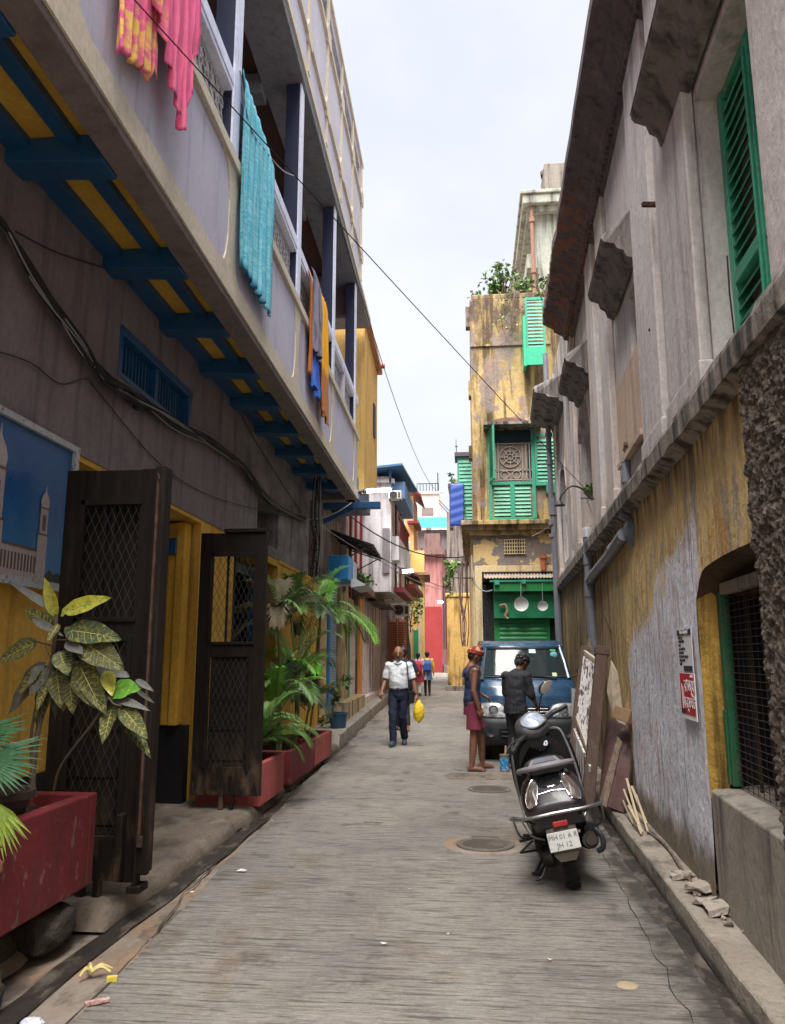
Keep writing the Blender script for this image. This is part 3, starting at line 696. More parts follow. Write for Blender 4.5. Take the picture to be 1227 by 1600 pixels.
# hoods
def hood(name, ya, yb, z, out, hh, m=None, l=rl):
    b = MB(); n = 6
    prof = [(.0, z-.22), (-.07, z-.19), (-.09, z-.12), (-out*.55, z-.09), (-out*.62, z-.03), (-out*.92, z), (-out, z+.03), (-out, z+hh*.55), (-out*1.04, z+hh*.6), (-out*.98, z+hh), (.0, z+hh+.16)]
    r0 = [(lx(l, ya)+o+.01, ya+(.0 if o > -.05 else .02*k), zz) for k, (o, zz) in enumerate(prof)]; r1 = [(lx(l, yb)+o+.01, yb, zz) for o, zz in prof]
    b.loft([r0, r1], sm=False); return pr(b, name, m or HOODM, bevel=.006)
hood('window_hood', 2.2, 4.98, 5.14, .25, .10)
hood('window_hood', 6.42, 7.72, 5.12, .25, .10)
hood('window_hood', 9.75, 11.2, 5.30, .30, .12)
hood('window_hood', 13.9, 16.0, 6.3, .50, .16)
b = MB(); b.wb(rl, 6.48, 7.78, -.03, .02, 3.35, 3.4); b.wb(rl, 6.45, 7.8, .0, .026, 3.4, 4.17); pr(b, 'blocked_window', plaster('pinkish_infill', (.52,.38,.29), '#3a2a20', .4, bump=.2))
b = MB(); b.wb(rl, 6.62, 6.98, .2, .24, 4.18, 4.8); pr(b, 'small_shutter', GREENP)
b = MB()
for (ya, yb) in ((10.35, 11.45), (14.3, 15.2)):
    m_ = (ya+yb)/2; R0 = (yb-ya)/2
    for sg in (-1, 1):
        poly = [(lx(rl, m_)+.0, m_+sg*R0, 5.1)]+[(lx(rl, m_)+.0, m_+sg*R0*math.cos(a), 4.62+.48*math.sin(a)) for a in [k*math.pi/16 for k in range(9)]]
        b.prism(poly, (.3, 0, 0))
islands(b, 'arch_head', UPW, pr)
b = MB()
for (ya, yb) in ((10.35, 11.45), (14.3, 15.2)): b.wb(rl, ya+.1, yb-.1, .34, .4, 3.3, 5.05)
islands(b, 'recessed_door', mat('dark_timber_door', (.055,.04,.035), .8), pr)
# cornice with dentils; outer edge runs its own line
CO = (.955, .0215)
cp = [(1.0, 6.42), (.86, 6.44), (.84, 6.50), (.70, 6.53), (.66, 6.60), (.42, 6.66), (.38, 6.72), (.06, 6.78), (.0, 6.81), (-.0, 6.93), (.04, 6.96), (1.0, 7.1)]
b = MB()
def crn(u, v):
    t, z = cp[round(u*(len(cp)-1))]; Y = -2+14.1*v; a, c = lx(CO, Y), lx(rl, Y)+.02
    k = .007*noise.noise((Y*2.2, t*6, 3))*(1 if Y < 9 else 4.5)
    dec = max(0, (Y-8.8)/3.3); drop = dec*.045*(noise.noise((Y*6, t*5, 1))+.3)
    return (a+(c-a)*t+k+(drop if t < .5 else 0), Y+(.25*(1-t) if v == 0 else 0), z+k*.7-drop)
b.grid(crn, len(cp)-1, 260, sm=False)
ring = [crn(k/(len(cp)-1), 1) for k in range(len(cp))]; b.add(ring, [tuple(range(len(ring)))])
Y = 1.0
while Y < 11.9:
    a, c = lx(CO, Y), lx(rl, Y)+.02; X = a+(c-a)*.82
    if noise.noise((Y*9, 1, 1)) > -.35: b.obox((X, Y, 6.485), (.05, .045, .07))
    Y += .095
pr(b, 'cornice', CORN, recalc=False)
b = MB(); b.bar((lx(rl,5.36), 5.36, 4.75), (lx(rl,5.36)-.13, 5.33, 4.74), .03); b.tube([(lx(rl,5.6)-.01, 5.75, 3.95), (lx(rl,5.6)-.05, 5.75, 3.96)], .012, 6); islands(b, 'wall_spike', RUST, pr)

b = MB(); b.wb(rl, -3, 3.02, .0, .4, 0, 2.84); pr(b, 'near_wall', LOWR)
b = MB(); b.wb(rl, -2, 16.3, .1, 6, 6.55, 6.62); pr(b, 'roof', CONC)
# torn notices pasted on the wall
PAP = mat('notice_paper', (.62,.61,.64), .8, var=.05); INK = mat('notice_ink', (.03,.03,.035), .8, var=0); REDP = mat('notice_red', (.45,.018,.03), .7, var=.05); WHP = mat('notice_white', (.75,.74,.74), .8, var=0)
nd = Vector((lx(rl,0)-lx(rl,1), -1, 0)).normalized()         # reading direction along the wall (towards the camera)
def wp(Y, z, o): return (lx(rl, Y)+o, Y, z)
T = Matrix.Identity(4)
nA = empty('paper_notice', wp(5.4, 1.4, 0), 'white paper notice with a black heading and lines of print, pasted above the red poster', 'notice')
b = MB(); b.wb(rl, 5.20, 5.61, -.022, -.018, 1.435, 1.72); keep(b.build('sheet', PAP), nA)
b = MB(); b.wb(rl, 5.21, 5.60, -.0245, -.023, 1.672, 1.708); b.wb(rl, 5.22, 5.46, -.0245, -.023, 1.44, 1.475); keep(b.build('heading_band', INK), nA)
keep(text('বিশেষ বিজ্ঞপ্তি', .033, frame(wp(5.405, 1.69, -.0255), nd, (0,0,1)), WHP), nA)
lines = ['প্রিয় বন্ধু', 'আগামী রবিবার', 'সকাল', '১৫ই আগস্ট সভা', 'স্থান পাড়ার', 'মাঠ সকলকে আমন্ত্রণ', 'জানাই ধন্যবাদ', 'কমিটি']
for i, s in enumerate(lines): keep(text(s, .027, frame(wp(5.575, 1.655-i*.0245, -.0232), nd, (0,0,1)), INK, align='LEFT'), nA)
nB = empty('red_poster', wp(5.4, 1.25, 0), 'red poster with bold white lettering and a white foot, pasted below the white notice', 'poster')
b = MB(); b.wb(rl, 5.185, 5.60, -.024, -.019, 1.135, 1.43); keep(b.build('sheet', WHP), nB)
b = MB(); b.wb(rl, 5.20, 5.59, -.0262, -.0245, 1.165, 1.425); keep(b.build('red_field', REDP), nB)
b = MB(); b.wb(rl, 5.45, 5.585, -.0275, -.0265, 1.17, 1.195); keep(b.build('foot_band', INK), nB)
keep(text('আজই', .03, frame(wp(5.25, 1.41, -.0275), nd, (0,0,1)), WHP), nB)
keep(text('রাজ্য', .115, frame(wp(5.33, 1.345, -.0275), nd, (0,0,1)), WHP), nB)
keep(text('ধর্মঘট', .105, frame(wp(5.34, 1.24, -.0275), nd, (0,0,1)), WHP), nB)
b = MB(); b.prism([wp(5.55, 1.36, -.0265), wp(5.535, 1.2, -.0265), wp(5.51, 1.2, -.0265), wp(5.52, 1.33, -.0265)], (-.001,0,0)); b.prism([wp(5.50, 1.34, -.0265), wp(5.50, 1.26, -.0265), wp(5.49, 1.26, -.0265)], (-.001,0,0)); keep(b.build('emblem', WHP), nB)

# drain pipes
b = MB()
b.tube([(1.485,7.40,3.33),(1.485,7.40,3.02),(1.48,7.40,2.9)], .047, 14); b.tube([(1.485,7.40,3.33),(1.50,7.40,3.39),(1.56,7.42,3.42)], .05, 14)
b.tube([(1.485,7.4,3.14),(1.485,7.4,3.20)], .055, 14); b.tube([(1.48,7.4,2.93),(1.48,7.4,2.97)], .056, 14)
d1 = b.build('drain_pipe', PVC); tag(d1, 'grey elbowed drain pipe with a bulbous trap and sloping run on the ledge wall', 'pipe')
b = MB(); b.ell((1.50, 7.32, 2.66), (.085, .09, .14)); b.lathe([(.0,-.0),(.085,.0),(.088,.03),(.085,.05),(0,.05)], (1.50,7.32,2.66), (0,0,1), 16); b.tube([(1.50,7.35,2.78),(1.42,7.42,2.84)], .04, 10); o = b.build('pipe_trap', mat('trap_pvc', (.10,.125,.15), .45), d1)
b = MB(); b.tube([(1.44,7.46,2.66),(1.50,8.7,2.60),(1.53,9.9,2.55),(1.545,10.4,2.50)], .06, 14); b.tube([(1.545,10.42,2.56),(1.545,10.42,2.30)], .068, 14); b.tube([(1.475,8.15,2.63),(1.48,8.3,2.625)], .068, 14); o = b.build('sloping_pipe', PVC, d1)
b = MB(); b.tube([(1.55,10.44,2.45),(1.575,10.44,1.55)], .075, 14); b.tube([(1.55,10.46,3.1),(1.55,10.46,2.35)], .06, 14); b.tube([(1.55,10.46,2.72),(1.55,10.46,2.82)], .07, 14); o = b.build('down_pipe', PVC, d1)
b = MB(); b.lathe([(0,.14),(.06,.13),(.07,.10),(.07,0),(.055,0)], (1.55,10.46,3.08), (0,0,1), 14)
for k in range(8): a = k*math.pi/4; b.obox((1.55+.068*math.cos(a), 10.46+.068*math.sin(a), 3.14), (.014,.014,.08))
o = b.build('vent_cap', mat('vent_cap_plastic', (.45,.44,.45), .5), d1)
b = MB(); P1 = (lx(rl,15.9)-.10, 15.9)
b.tube([(P1[0]-.05,P1[1],7.8),(P1[0]-.04,P1[1],4.75),(P1[0],P1[1],4.55)], .055, 10); b.tube([(P1[0],P1[1],4.7),(P1[0],P1[1],4.35)], .10, 10); b.tube([(P1[0],P1[1],4.4),(P1[0]+.02,P1[1],1.2)], .07, 10)
for z in (6.9, 6.0, 5.4, 4.15, 3.9): b.tube([(P1[0]-.04,P1[1],z),(P1[0]-.04,P1[1],z+.07)], .075, 10)
tag(b.build('down_pipe', PVC), 'long grey down pipe running the height of the plaster house by the green shop', 'pipe')
b = MB(); q = 1.80
b.tube([(q-.08,18.6,13.2),(q-.06,18.6,8.0)], .05, 10)
for z in (12.4, 11.0, 9.6, 8.5): b.tube([(q-.07,18.6,z),(q-.07,18.6,z+.12)], .075, 10)
tag(b.build('rusty_pipe', mat('rusty_pipe_paint', (.28,.15,.11), .7)), 'rust brown rain pipe beside the topmost green shutter', 'pipe')
# gooseneck lamp on the wall
b = MB(); gl = empty('gooseneck_lamp', (lx(rl,10.2), 10.2, 3.8), 'black gooseneck lamp arm curving from the right plaster wall', 'lamp')
pts = spline([(lx(rl,10.2)+.03,10.2,3.55),(lx(rl,10.2)-.02,10.2,3.56),(lx(rl,10.2)-.12,10.2,3.68),(lx(rl,10.2)-.26,10.2,3.72),(lx(rl,10.2)-.38,10.2,3.62),(lx(rl,10.2)-.42,10.2,3.52)], 4)
b.tube(pts, .013, 8); b.tube([(lx(rl,10.2)-.15,10.2,3.56),(lx(rl,10.2)+.03,10.2,3.55)], .008, 6); keep(b.build('arm', BLACKW), gl)
b = MB(); b.lathe([(.02,.06),(.04,.03),(.075,0),(.07,-.005),(0,-.0)], (lx(rl,10.2)-.42,10.2,3.47), (0,0,1), 14); keep(b.build('shade', BLACKW), gl)

# ================================================================ YELLOW SHOP HOUSE WITH GREEN SHUTTERS (R2)
Y2 = 17.5
YST = plaster('mossy_yellow_plaster', (.48,.34,.15), '#231a16', .8, .46, .6, bump=.7, extra=[((.085,.06,.055), (2.6,2.6,1.6), .42, .55, .85, [(0,0,.7,-5.6,.7)]), ((.24,.19,.17), (1.6,1.6,1.0), .52, .56, .8), ((.30,.15,.07), (4,4,3), .58, .66, .6)])
YPE = plaster('peeling_yellow_render', (.66,.47,.22), '#4a3a28', .4, .56, .7, patch=(.22,.19,.18), patch_amt=.95, plo=.49, phi=.5, pscale=(1.9,1.9,2.4), bump=.4)
CRM = plaster('cream_render', (.66,.52,.30), '#5a4630', .4, bump=.3)
BLKR = mat('black_rough_tile', (.02,.02,.022), .8, layers=[((.07,.07,.075), 22, .5, .7, .6)], bump=[((24,24,24), 1.0, .03)])
H3 = empty('shop_house', (1.0, Y2, 0), 'tall mossy yellow house with an open green shuttered window above a green roller shop', 'house')
def p3(b, name, m, **k): return keep(b.build(name, m, **k), H3)
b = MB(); b.box(.10, 3.5, Y2, 24, 4.45, 9.85); b.box(.14, 3.5, Y2+.02, 24, 9.85, 9.98); p3(b, 'upper_wall', YST, bevel=.02)
b = MB(); b.box(.09, 1.95, Y2-.04, Y2, 8.66, 8.71); b.box(.0, .1, Y2+.05, Y2+.3, 9.2, 9.7); b.box(.04, .1, Y2+.05, Y2+.4, 7.5, 7.85); b.box(.02, .1, Y2+.05, Y2+.4, 6.0, 6.3); islands(b, 'string_course', YST, p3)
b = MB(); b.box(-.18, 1.95, Y2-.32, 24, 4.40, 4.50); b.box(-.10, 1.95, Y2-.22, 24, 4.30, 4.40); b.box(-.0, 1.95, Y2-.12, 24, 4.2, 4.3); p3(b, 'floor_ledge', YST, bevel=.01)
b = MB(); b.box(.08, 3.5, Y2+.01, 24, 3.42, 4.44); p3(b, 'patched_wall', YPE)
b = MB(); b.box(.10, .26, Y2-.05, Y2+.0, 0, 3.45); b.box(.06, 3.5, Y2+.02, 30, 0, 3.44); b.box(.10, 1.95, Y2-.045, Y2, 3.38, 3.52); p3(b, 'shop_surround', CRM, bevel=.008)
b = MB(); b.box(.262, .50, Y2-.04, Y2+.02, 0, 3.15); b.box(.262, 1.9, Y2-.04, Y2+.015, 3.10, 3.378); p3(b, 'black_panel', BLKR)
b = MB(); b.box(.76, 1.24, Y2-.02, Y2+.02, 3.76, 4.12); v = p3(b, 'vent', DARK)
b = MB()
for k in range(9): b.box(.77+k*.054, .788+k*.054, Y2-.04, Y2-.02, 3.77, 4.11)
for k in range(5): b.box(.76, 1.24, Y2-.035, Y2-.022, 3.77+k*.08, 3.79+k*.08)
o = b.build('vent_bars', CRM); o.parent = v
# roller shutter
SHG = mat('green_roller_shutter', (.012,.22,.055), .45, layers=[((.05,.08,.04), (5,5,2), .55, .7, .5)])
b = MB(); b.box(.5, .62, Y2-.03, Y2+.02, 0, 3.08); b.box(1.62, 1.7, Y2-.03, Y2+.02, 0, 3.08); b.box(.5, 1.82, Y2-.05, Y2+.02, 2.86, 3.08); b.box(.5, 1.9, Y2-.42, Y2-.38, 2.92, 3.12); b.box(1.86, 1.9, Y2-.45, Y2, .6, 3.1); p3(b, 'shop_frame', SHG, bevel=.005)
b = MB(); b.box(.5, 1.86, Y2-.2, Y2-.05, 2.36, 2.86); p3(b, 'shutter_box', mat('light_green_board', (.02,.20,.09), .6))
b = MB(); n = 46
b.grid(lambda u, v: (.62+1.0*u, Y2-.02-.016*abs(math.sin(v*n*math.pi/2)), .1+2.26*v), 1, n*3, sm=False); p3(b, 'roller_shutter', SHG, recalc=False)
b = MB(); b.box(1.7, 1.86, Y2-.02, Y2+.02, .0, 2.4); p3(b, 'shop_dark_gap', DARK)
TILE = mat('corrugated_sheet', (.33,.24,.20), .8, layers=[((.10,.2,.1), 6, .5, .6, .5), ((.5,.4,.34), 9, .5, .7, .6)])
b = MB(); b.grid(lambda u, v: (.30+1.62*u, Y2-.0-.48*v, 3.34-.14*v+.012*math.sin(u*150)), 180, 3, sm=True); p3(b, 'awning', TILE, solid=.008, recalc=False)
b = MB(); b.box(.42, 1.9, Y2-.46, Y2-.42, 3.12, 3.16); b.box(.52, .62, Y2-.5, Y2-.02, 3.06, 3.16); b.box(1.1, 1.18, Y2-.5, Y2-.02, 3.08, 3.16); p3(b, 'awning_beam', GREENP)
b = MB(); b.tube([(1.60, Y2-.1, 3.4), (1.60, Y2-.1, 3.75)], .06, 10); b.tube([(1.60, Y2-.1, 3.66), (1.60, Y2-.1, 3.72)], .085, 10); tag(b.build('clay_pipe', mat('red_clay', (.38,.12,.06), .8)), 'short red clay pipe standing on the tiled awning', 'pipe')
# shuttered window
b = MB(); b.box(.45, .53, Y2-.06, Y2+.02, 4.56, 6.62); b.box(1.42, 1.5, Y2-.06, Y2+.02, 4.56, 6.62); b.box(.45, 1.5, Y2-.05, Y2+.02, 4.52, 4.60); b.box(.53, 1.42, Y2-.05, Y2+.02, 5.34, 5.42); b.box(.93, 1.03, Y2-.05, Y2+.02, 4.6, 5.34)
wn = p3(b, 'window', GREENP, bevel=.004)
b = MB(); b.box(.53, 1.42, Y2-.02, Y2-.008, 5.42, 6.62); o = b.build('window_recess', mat('dark_teal_recess', (.015,.03,.04), .7)); o.parent = wn
def louv(b, x0, x1, z0, z1, Y, st=.085):
    z = z0
    while z < z1-.03:
        b.hexa([(x0,Y-.035,z),(x1,Y-.035,z),(x1,Y-.03,z+.008),(x0,Y-.03,z+.008),(x0,Y-.005,z+st*.8),(x1,Y-.005,z+st*.8),(x1,Y,z+st*.85),(x0,Y,z+st*.85)]); z += st
b = MB(); louv(b, .57, .93, 4.64, 5.3, Y2); louv(b, 1.03, 1.38, 4.64, 5.3, Y2); o = b.build('louvres', mat('pale_green_louvre', (.16,.42,.28), .6)); o.parent = wn
g = MB(); IR = mat('grey_scroll_iron', (.32,.28,.25), .7)
cx, cz, r = .95, 5.98, .24
for rr in (r, r*.55, r*.25): g.tube([(cx+rr*math.cos(k*math.pi/12), Y2-.05, cz+rr*math.sin(k*math.pi/12)) for k in range(24)], .013, 5, closed=True)
for k in range(8): a = k*math.pi/4; g.bar((cx+.06*math.cos(a), Y2-.05, cz+.06*math.sin(a)), (cx+r*math.cos(a), Y2-.05, cz+r*math.sin(a)), .018)
for x in (.56, .62, .68, 1.22, 1.30, 1.38): g.box(x-.012, x+.012, Y2-.06, Y2-.04, 5.42, 6.32)
for z in (5.44, 5.66, 6.28): g.box(.53, 1.42, Y2-.06, Y2-.045, z, z+.025)
for sx in (.82, 1.08): g.tube([(sx+.09*math.cos(k*math.pi/8), Y2-.05, 5.57+.09*math.sin(k*math.pi/8)) for k in range(16)], .012, 5, closed=True)
o = g.build('scroll_grille', IR); o.parent = wn
b = MB(); b.box(.62, 1.34, Y2-.03, Y2-.022, 5.44, 6.3); o = b.build('curtain_board', mat('beige_board', (.24,.18,.14), .8)); o.parent = wn
def shutter_leaf(name, x0, x1, z0, z1, Y, parent, ang=0.0, pale=True, hinge=None):
    b = MB(); b.box(x0, x0+.05, Y-.05, Y-.01, z0, z1); b.box(x1-.05, x1, Y-.05, Y-.01, z0, z1); b.box(x0+.05, x1-.05, Y-.048, Y-.012, z0, z0+.07); b.box(x0+.05, x1-.05, Y-.048, Y-.012, z1-.07, z1)
    n0 = len(b.v); louv(b, x0+.05, x1-.05, z0+.08, z1-.07, Y-.012)
    if ang:
        hx_ = x0 if hinge is None else hinge; M = Matrix.Translation((hx_, Y, 0))@Matrix.Rotation(ang, 4, 'Z')@Matrix.Translation((-hx_, -Y, 0)); b.v = [tuple(M@Vector(p)) for p in b.v]
    return keep(b.build(name, GREENP), parent)
shutter_leaf('shutter', 1.5, 1.98, 5.30, 6.50, Y2-.05, H3)
shutter_leaf('shutter', .0, .46, 5.40, 6.62, Y2-.05, H3, R(100), hinge=.46)
b = MB(); b.box(.36, 1.66, Y2-.45, Y2+.02, 6.64, 6.70); p3(b, 'window_canopy', LEDG)
b = MB(); b.prism([(.95+.5*math.cos(a), Y2-.03, 6.72+.2*math.sin(a)) for a in [k*math.pi/10 for k in range(11)]], (0, .05, 0)); p3(b, 'arch_shadow_board', CORN)
b = MB(); b.box(1.72, 2.0, Y2-.25, Y2, 5.1, 5.3); p3(b, 'shutter_shelf', GREENP)
shutter_leaf('shutter', 1.36, 1.80, 8.02, 9.66, Y2-.35, H3)
b = MB(); b.box(1.30, 1.36, Y2-.42, Y2-.02, 8.0, 9.2); b.box(1.36, 1.8, Y2-.41, Y2-.37, 8.02, 8.45); p3(b, 'shutter_board', mat('bright_green_paint', (.02,.38,.2), .5))
# hanging lamp pans over the shop
PANM = mat('white_enamel', (.72,.72,.70), .4)
for i, (x, z, r, lb) in enumerate(((1.07, 2.64, .155, 'larger round white enamel shade hanging over the green shop front'), (1.52, 2.60, .11, 'smaller round white enamel shade hanging right of the larger one'))):
    o = empty('hanging_shade', (x, Y2-.5, z), lb, 'lamp')
    b = MB(); b.lathe([(r,0),(r*.97,.01),(r*.7,.045),(r*.2,.07),(0,.07)], (x, Y2-.52, z), (0,1,.25), 24); keep(b.build('shade', PANM), o)
    b = MB(); b.tube([(x, Y2-.5, z+r*.9), (x+.01, Y2-.45, 3.1)], .006, 5); keep(b.build('cord', WIREG), o)
b = MB(); b.tube(spline([(.62,Y2-.3,2.62),(.74,Y2-.3,2.64),(.78,Y2-.3,2.52),(.74,Y2-.3,2.40),(.80,Y2-.3,2.34)], 4), .028, 6); tag(b.build('folded_bracket', mat('brown_bracket', (.35,.22,.12), .7)), 'small brown curled bracket left of the round shades', 'bracket')

# roof shrub
def foliage(b, c, rad, n, size, mi=(0,), seed=1, flat=.0, droop=.3):
    rnd = random.Random(seed); c = Vector(c)
    cl = [Vector((rnd.gauss(0,.5), rnd.gauss(0,.5), rnd.gauss(0,.45))) for _ in range(max(4, n//28))]
    for _ in range(n):
        k = rnd.choice(cl); p = Vector((k.x+rnd.gauss(0,.16), k.y+rnd.gauss(0,.16), k.z+rnd.gauss(0,.14)))
        p = c+Vector((p.x*rad[0], p.y*rad[1], p.z*rad[2]))
        d = Vector((rnd.gauss(0,1), rnd.gauss(0,1), rnd.gauss(-droop,.6))).normalized(); s = size*rnd.uniform(.6,1.3)
        w = d.cross(Vector((rnd.gauss(0,1), rnd.gauss(0,1), rnd.gauss(0,1)))).normalized()*s*.28
        b.add([p, p+d*s*.5+w, p+d*s, p+d*s*.5-w], [(0,1,2,3)], rnd.choice(mi))
LEAFA = mat('leaf_green', (.07,.16,.03), .55, coord='P', var=.35, vs=9); LEAFB = mat('leaf_dark_green', (.035,.085,.022), .55, var=.3, vs=9); LEAFC = mat('leaf_yellow_green', (.2,.3,.06), .55, var=.3, vs=9); LEAFD = mat('dry_leaf', (.25,.17,.08), .7, var=.3, vs=9)
LM = [LEAFA, LEAFB, LEAFC, LEAFD]
def shrub(name, c, rad, n, size, label, stems=6, seed=3, cat='shrub', group=None, hang=0):
    o = empty(name, (c[0], c[1], c[2]-rad[2]), label, cat, group); rnd = random.Random(seed)
    b = MB(); foliage(b, c, rad, n, size, (0,0,1,2), seed)
    for h in range(hang):
        x = c[0]+rnd.uniform(-.6,.9)*rad[0]; L_ = rnd.uniform(.5,1.6)
        for k in range(int(L_*22)): foliage(b, (x+rnd.uniform(-.06,.06), c[1]-.5, c[2]-rad[2]-k*.045), (.07,.05,.03), 1, size*.6, (2,3,0), seed+h*40+k)
    keep(b.build('foliage', LM, recalc=False), o)
    b = MB()
    for k in range(stems):
        e = Vector(c)+Vector((rnd.uniform(-.7,.7)*rad[0], rnd.uniform(-.6,.6)*rad[1], rnd.uniform(-.2,.7)*rad[2])); s = Vector((c[0]+rnd.uniform(-.1,.1), c[1], c[2]-rad[2]*1.05))
        b.tube(spline([s, s.lerp(e,.5)+Vector((rnd.uniform(-.08,.08),0,.05)), e], 3), [.018]*4+[.010]*3, 5)
    for h in range(hang):
        x = c[0]+rnd.uniform(-.5,.8)*rad[0]; b.tube(spline([(x,c[1]-.3,c[2]-rad[2]*.6),(x+.05,c[1]-.55,c[2]-rad[2]*1.2),(x-.05,c[1]-.54,c[2]-rad[2]*2.6),(x+.03,c[1]-.52,c[2]-rad[2]*3.4)],4), .008, 4)
    keep(b.build('stem', mat('brown_stem', (.14,.10,.07), .8)), o)
    return o
shrub('roof_shrub', (.88, Y2+.35, 10.35), (.52,.35,.42), 620, .13, 'leafy shrub sprouting from the top of the mossy yellow house', 8, 5, hang=5)
shrub('ledge_plant', (1.62, 10.6, 3.75), (.09,.09,.13), 60, .07, 'small fern growing from the right plaster wall by the gooseneck lamp', 3, 8, 'plant')
shrub('ledge_plant', (1.53, 7.3, 3.47), (.10,.1,.05), 26, .07, 'yellow green sprout on top of the elbow pipe', 2, 18, 'plant')
shrub('cornice_plant', (1.28, 12.0, 7.5), (.16,.2,.25), 60, .09, 'yellowish sapling growing from the broken end of the cornice', 3, 28, 'plant')

# ================================================================ PALE TALL HOUSE BEHIND (R3)
H4 = empty('pale_house', (2.5, 20, 0), 'tall pale green and white house rising behind the broken cornice', 'house')
PGR = plaster('pale_green_plaster', (.38,.39,.33), '#2a2620', .7, bump=.4)
b = MB(); b.box(1.84, 6, 18.8, 30, 0, 12.9); keep(b.build('wall', PGR), H4)
b = MB(); b.box(1.62, 6, 18.6, 30, 12.7, 12.85); b.box(1.50, 6, 18.45, 30, 12.851, 13.1); b.box(1.44, 6, 18.4, 30, 13.101, 13.2); b.box(1.58, 1.84, 18.7, 29, 11.2, 11.6); keep(b.build('cornice', PGR, bevel=.02), H4)
b = MB(); b.box(2.15, 3.2, 19.2, 20.2, 13.2, 14.45); b.lathe([(.3,0),(.32,.1),(.2,.2),(0,.22)], (2.4,19.7,14.4), n=10); keep(b.build('chimney', plaster('grey_chimney_plaster', (.24,.21,.18), '#14110f', .6), bevel=.03), H4)
# ================================================================ FAR HOUSES, LEFT SIDE
LF = (-2.22, -.037)     # left frontage beyond the balcony house
def house(name, loc, label, group=None): return empty(name, loc, label, 'house', group)
# -- yellow tall house just beyond the balcony
H5 = house('yellow_house', (-3, 17.6, 0), 'bare yellow walled house end rising just past the balcony, with a red spout')
YB = plaster('bright_yellow_plaster', (.66,.42,.14), '#5a3a1c', .35, bump=.25)
b = MB(); b.hexa([(-4.5,16.6,4.9),(-2.27,16.6,5.1),(-2.22,18.6,5.55),(-4.5,18.6,5.55),(-4.5,16.6,9.0),(-2.27,16.6,9.0),(-2.22,18.6,8.5),(-4.5,18.6,8.5)]); keep(b.build('wall', YB), H5)
b = MB(); b.hexa([(-2.4,16.6,9.0),(-2.16,16.6,9.0),(-2.10,18.7,8.5),(-2.4,18.7,8.5),(-2.4,16.6,9.1),(-2.16,16.6,9.1),(-2.10,18.7,8.62),(-2.4,18.7,8.62)]); b.hexa([(-2.3,16.5,5.0),(-2.21,16.5,5.0),(-2.18,18.65,5.46),(-2.3,18.65,5.46),(-2.3,16.5,5.09),(-2.21,16.5,5.09),(-2.18,18.65,5.55),(-2.3,18.65,5.55)]); islands(b, 'coping', mat('pink_coping', (.42,.24,.15), .8), lambda q, n, m: keep(q.build(n, m), H5))
b = MB(); b.tube([(-2.25,18.3,8.62),(-2.0,18.35,8.60)], .07, 10); keep(b.build('rain_spout', mat('dusty_red_pipe', (.40,.16,.13), .7)), H5)
b = MB(); b.box(-2.235,-2.205, 17.9, 18.2, 6.7, 7.5); keep(b.build('slit_window', NAVY), H5)
b = MB(); b.box(-3.4,-2.35, 15.6, 18.4, 4.86, 5.0); b.box(-2.5,-2.3,15.5,15.6,4.9,5.5); b.box(-3.2,-2.38,15.55,18.4,5.0,5.35); keep(b.build('blue_soffit', BLUEP), H5)
b = MB(); b.box(-3.35, -1.84, 15.95, 16.12, 4.58, 4.72); b.bar((-3.3,16.03,4.2),(-2.4,16.03,4.6),.1); keep(b.build('blue_beam', BLUEP, bevel=.01), H5)
# -- dark stained house with tin awning
H6 = house('stained_house', (-3, 17.5, 0), 'low dark stained house with a tin awning and blue shutter behind the palms')
DST = plaster('dark_stained_plaster', (.24,.19,.17), '#0c0a0a', .7, .44, .6, bump=.5, extra=[((.34,.29,.24), (3,3,.7), .52, .62, .6)])
PKW = plaster('pink_stained_plaster', (.62,.52,.53), '#3a2c30', .6, .48, .64, bump=.35)
BEI = plaster('beige_stained_plaster', (.50,.38,.22), '#1c1512', .8, .47, .6, bump=.4)
l = LF
b = MB(); b.wb(l, 15.22, 20, -2, 0, 0, 2.95); keep(b.build('lower_wall', BEI), H6)
b = MB(); b.wb(l, 15.22, 19.0, -2, -.22, 2.95, 4.75); b.wb(l, 13.3, 15.2, -1.6, -.42, 2.92, 4.5); keep(b.build('upper_wall', DST), H6)
b = MB(); b.wb(l, 19.0, 24.0, -2, -.1, 2.95, 6.3); b.wb(l, 15.3, 19, -2, -.5, 4.75, 6.9); keep(b.build('pink_wall', PKW), H6)
MAR = mat('maroon_paint', (.17,.025,.03), .6, layers=[((.3,.2,.2), (5,5,2), .58, .7, .5)])
b = MB()
for y in (16.0, 17.4, 19.6, 20.8, 22.2, 23.6): b.wb(l, y, y+.22, -.14 if y > 19 else -.52, -.04 if y > 19 else -.44, 3.0 if y > 19 else 4.75, 6.2)
islands(b, 'maroon_column', MAR, lambda q, n, m: keep(q.build(n, m), H6))
b = MB(); b.wb(l, 15.25, 16.2, .01, .05, .55, 3.0); sh = keep(b.build('blue_shutter', mat('bright_blue_paint', (.01,.15,.36), .5), bevel=.005), H6)
b = MB()
for k in range(38): b.wb(l, 15.33, 16.12, .055, .07, .95+k*.052, .985+k*.052)
o = b.build('louvres', mat('blue_grey_louvre', (.22,.34,.46), .6)); o.parent = sh
b = MB(); b.wb(l, 15.15, 15.95, .02, .42, 3.02, 3.5); keep(b.build('blue_box', mat('bright_blue_paint2', (.012,.20,.46), .5, layers=[((.03,.03,.04), 5, .6, .7, .6)]), bevel=.01), H6)
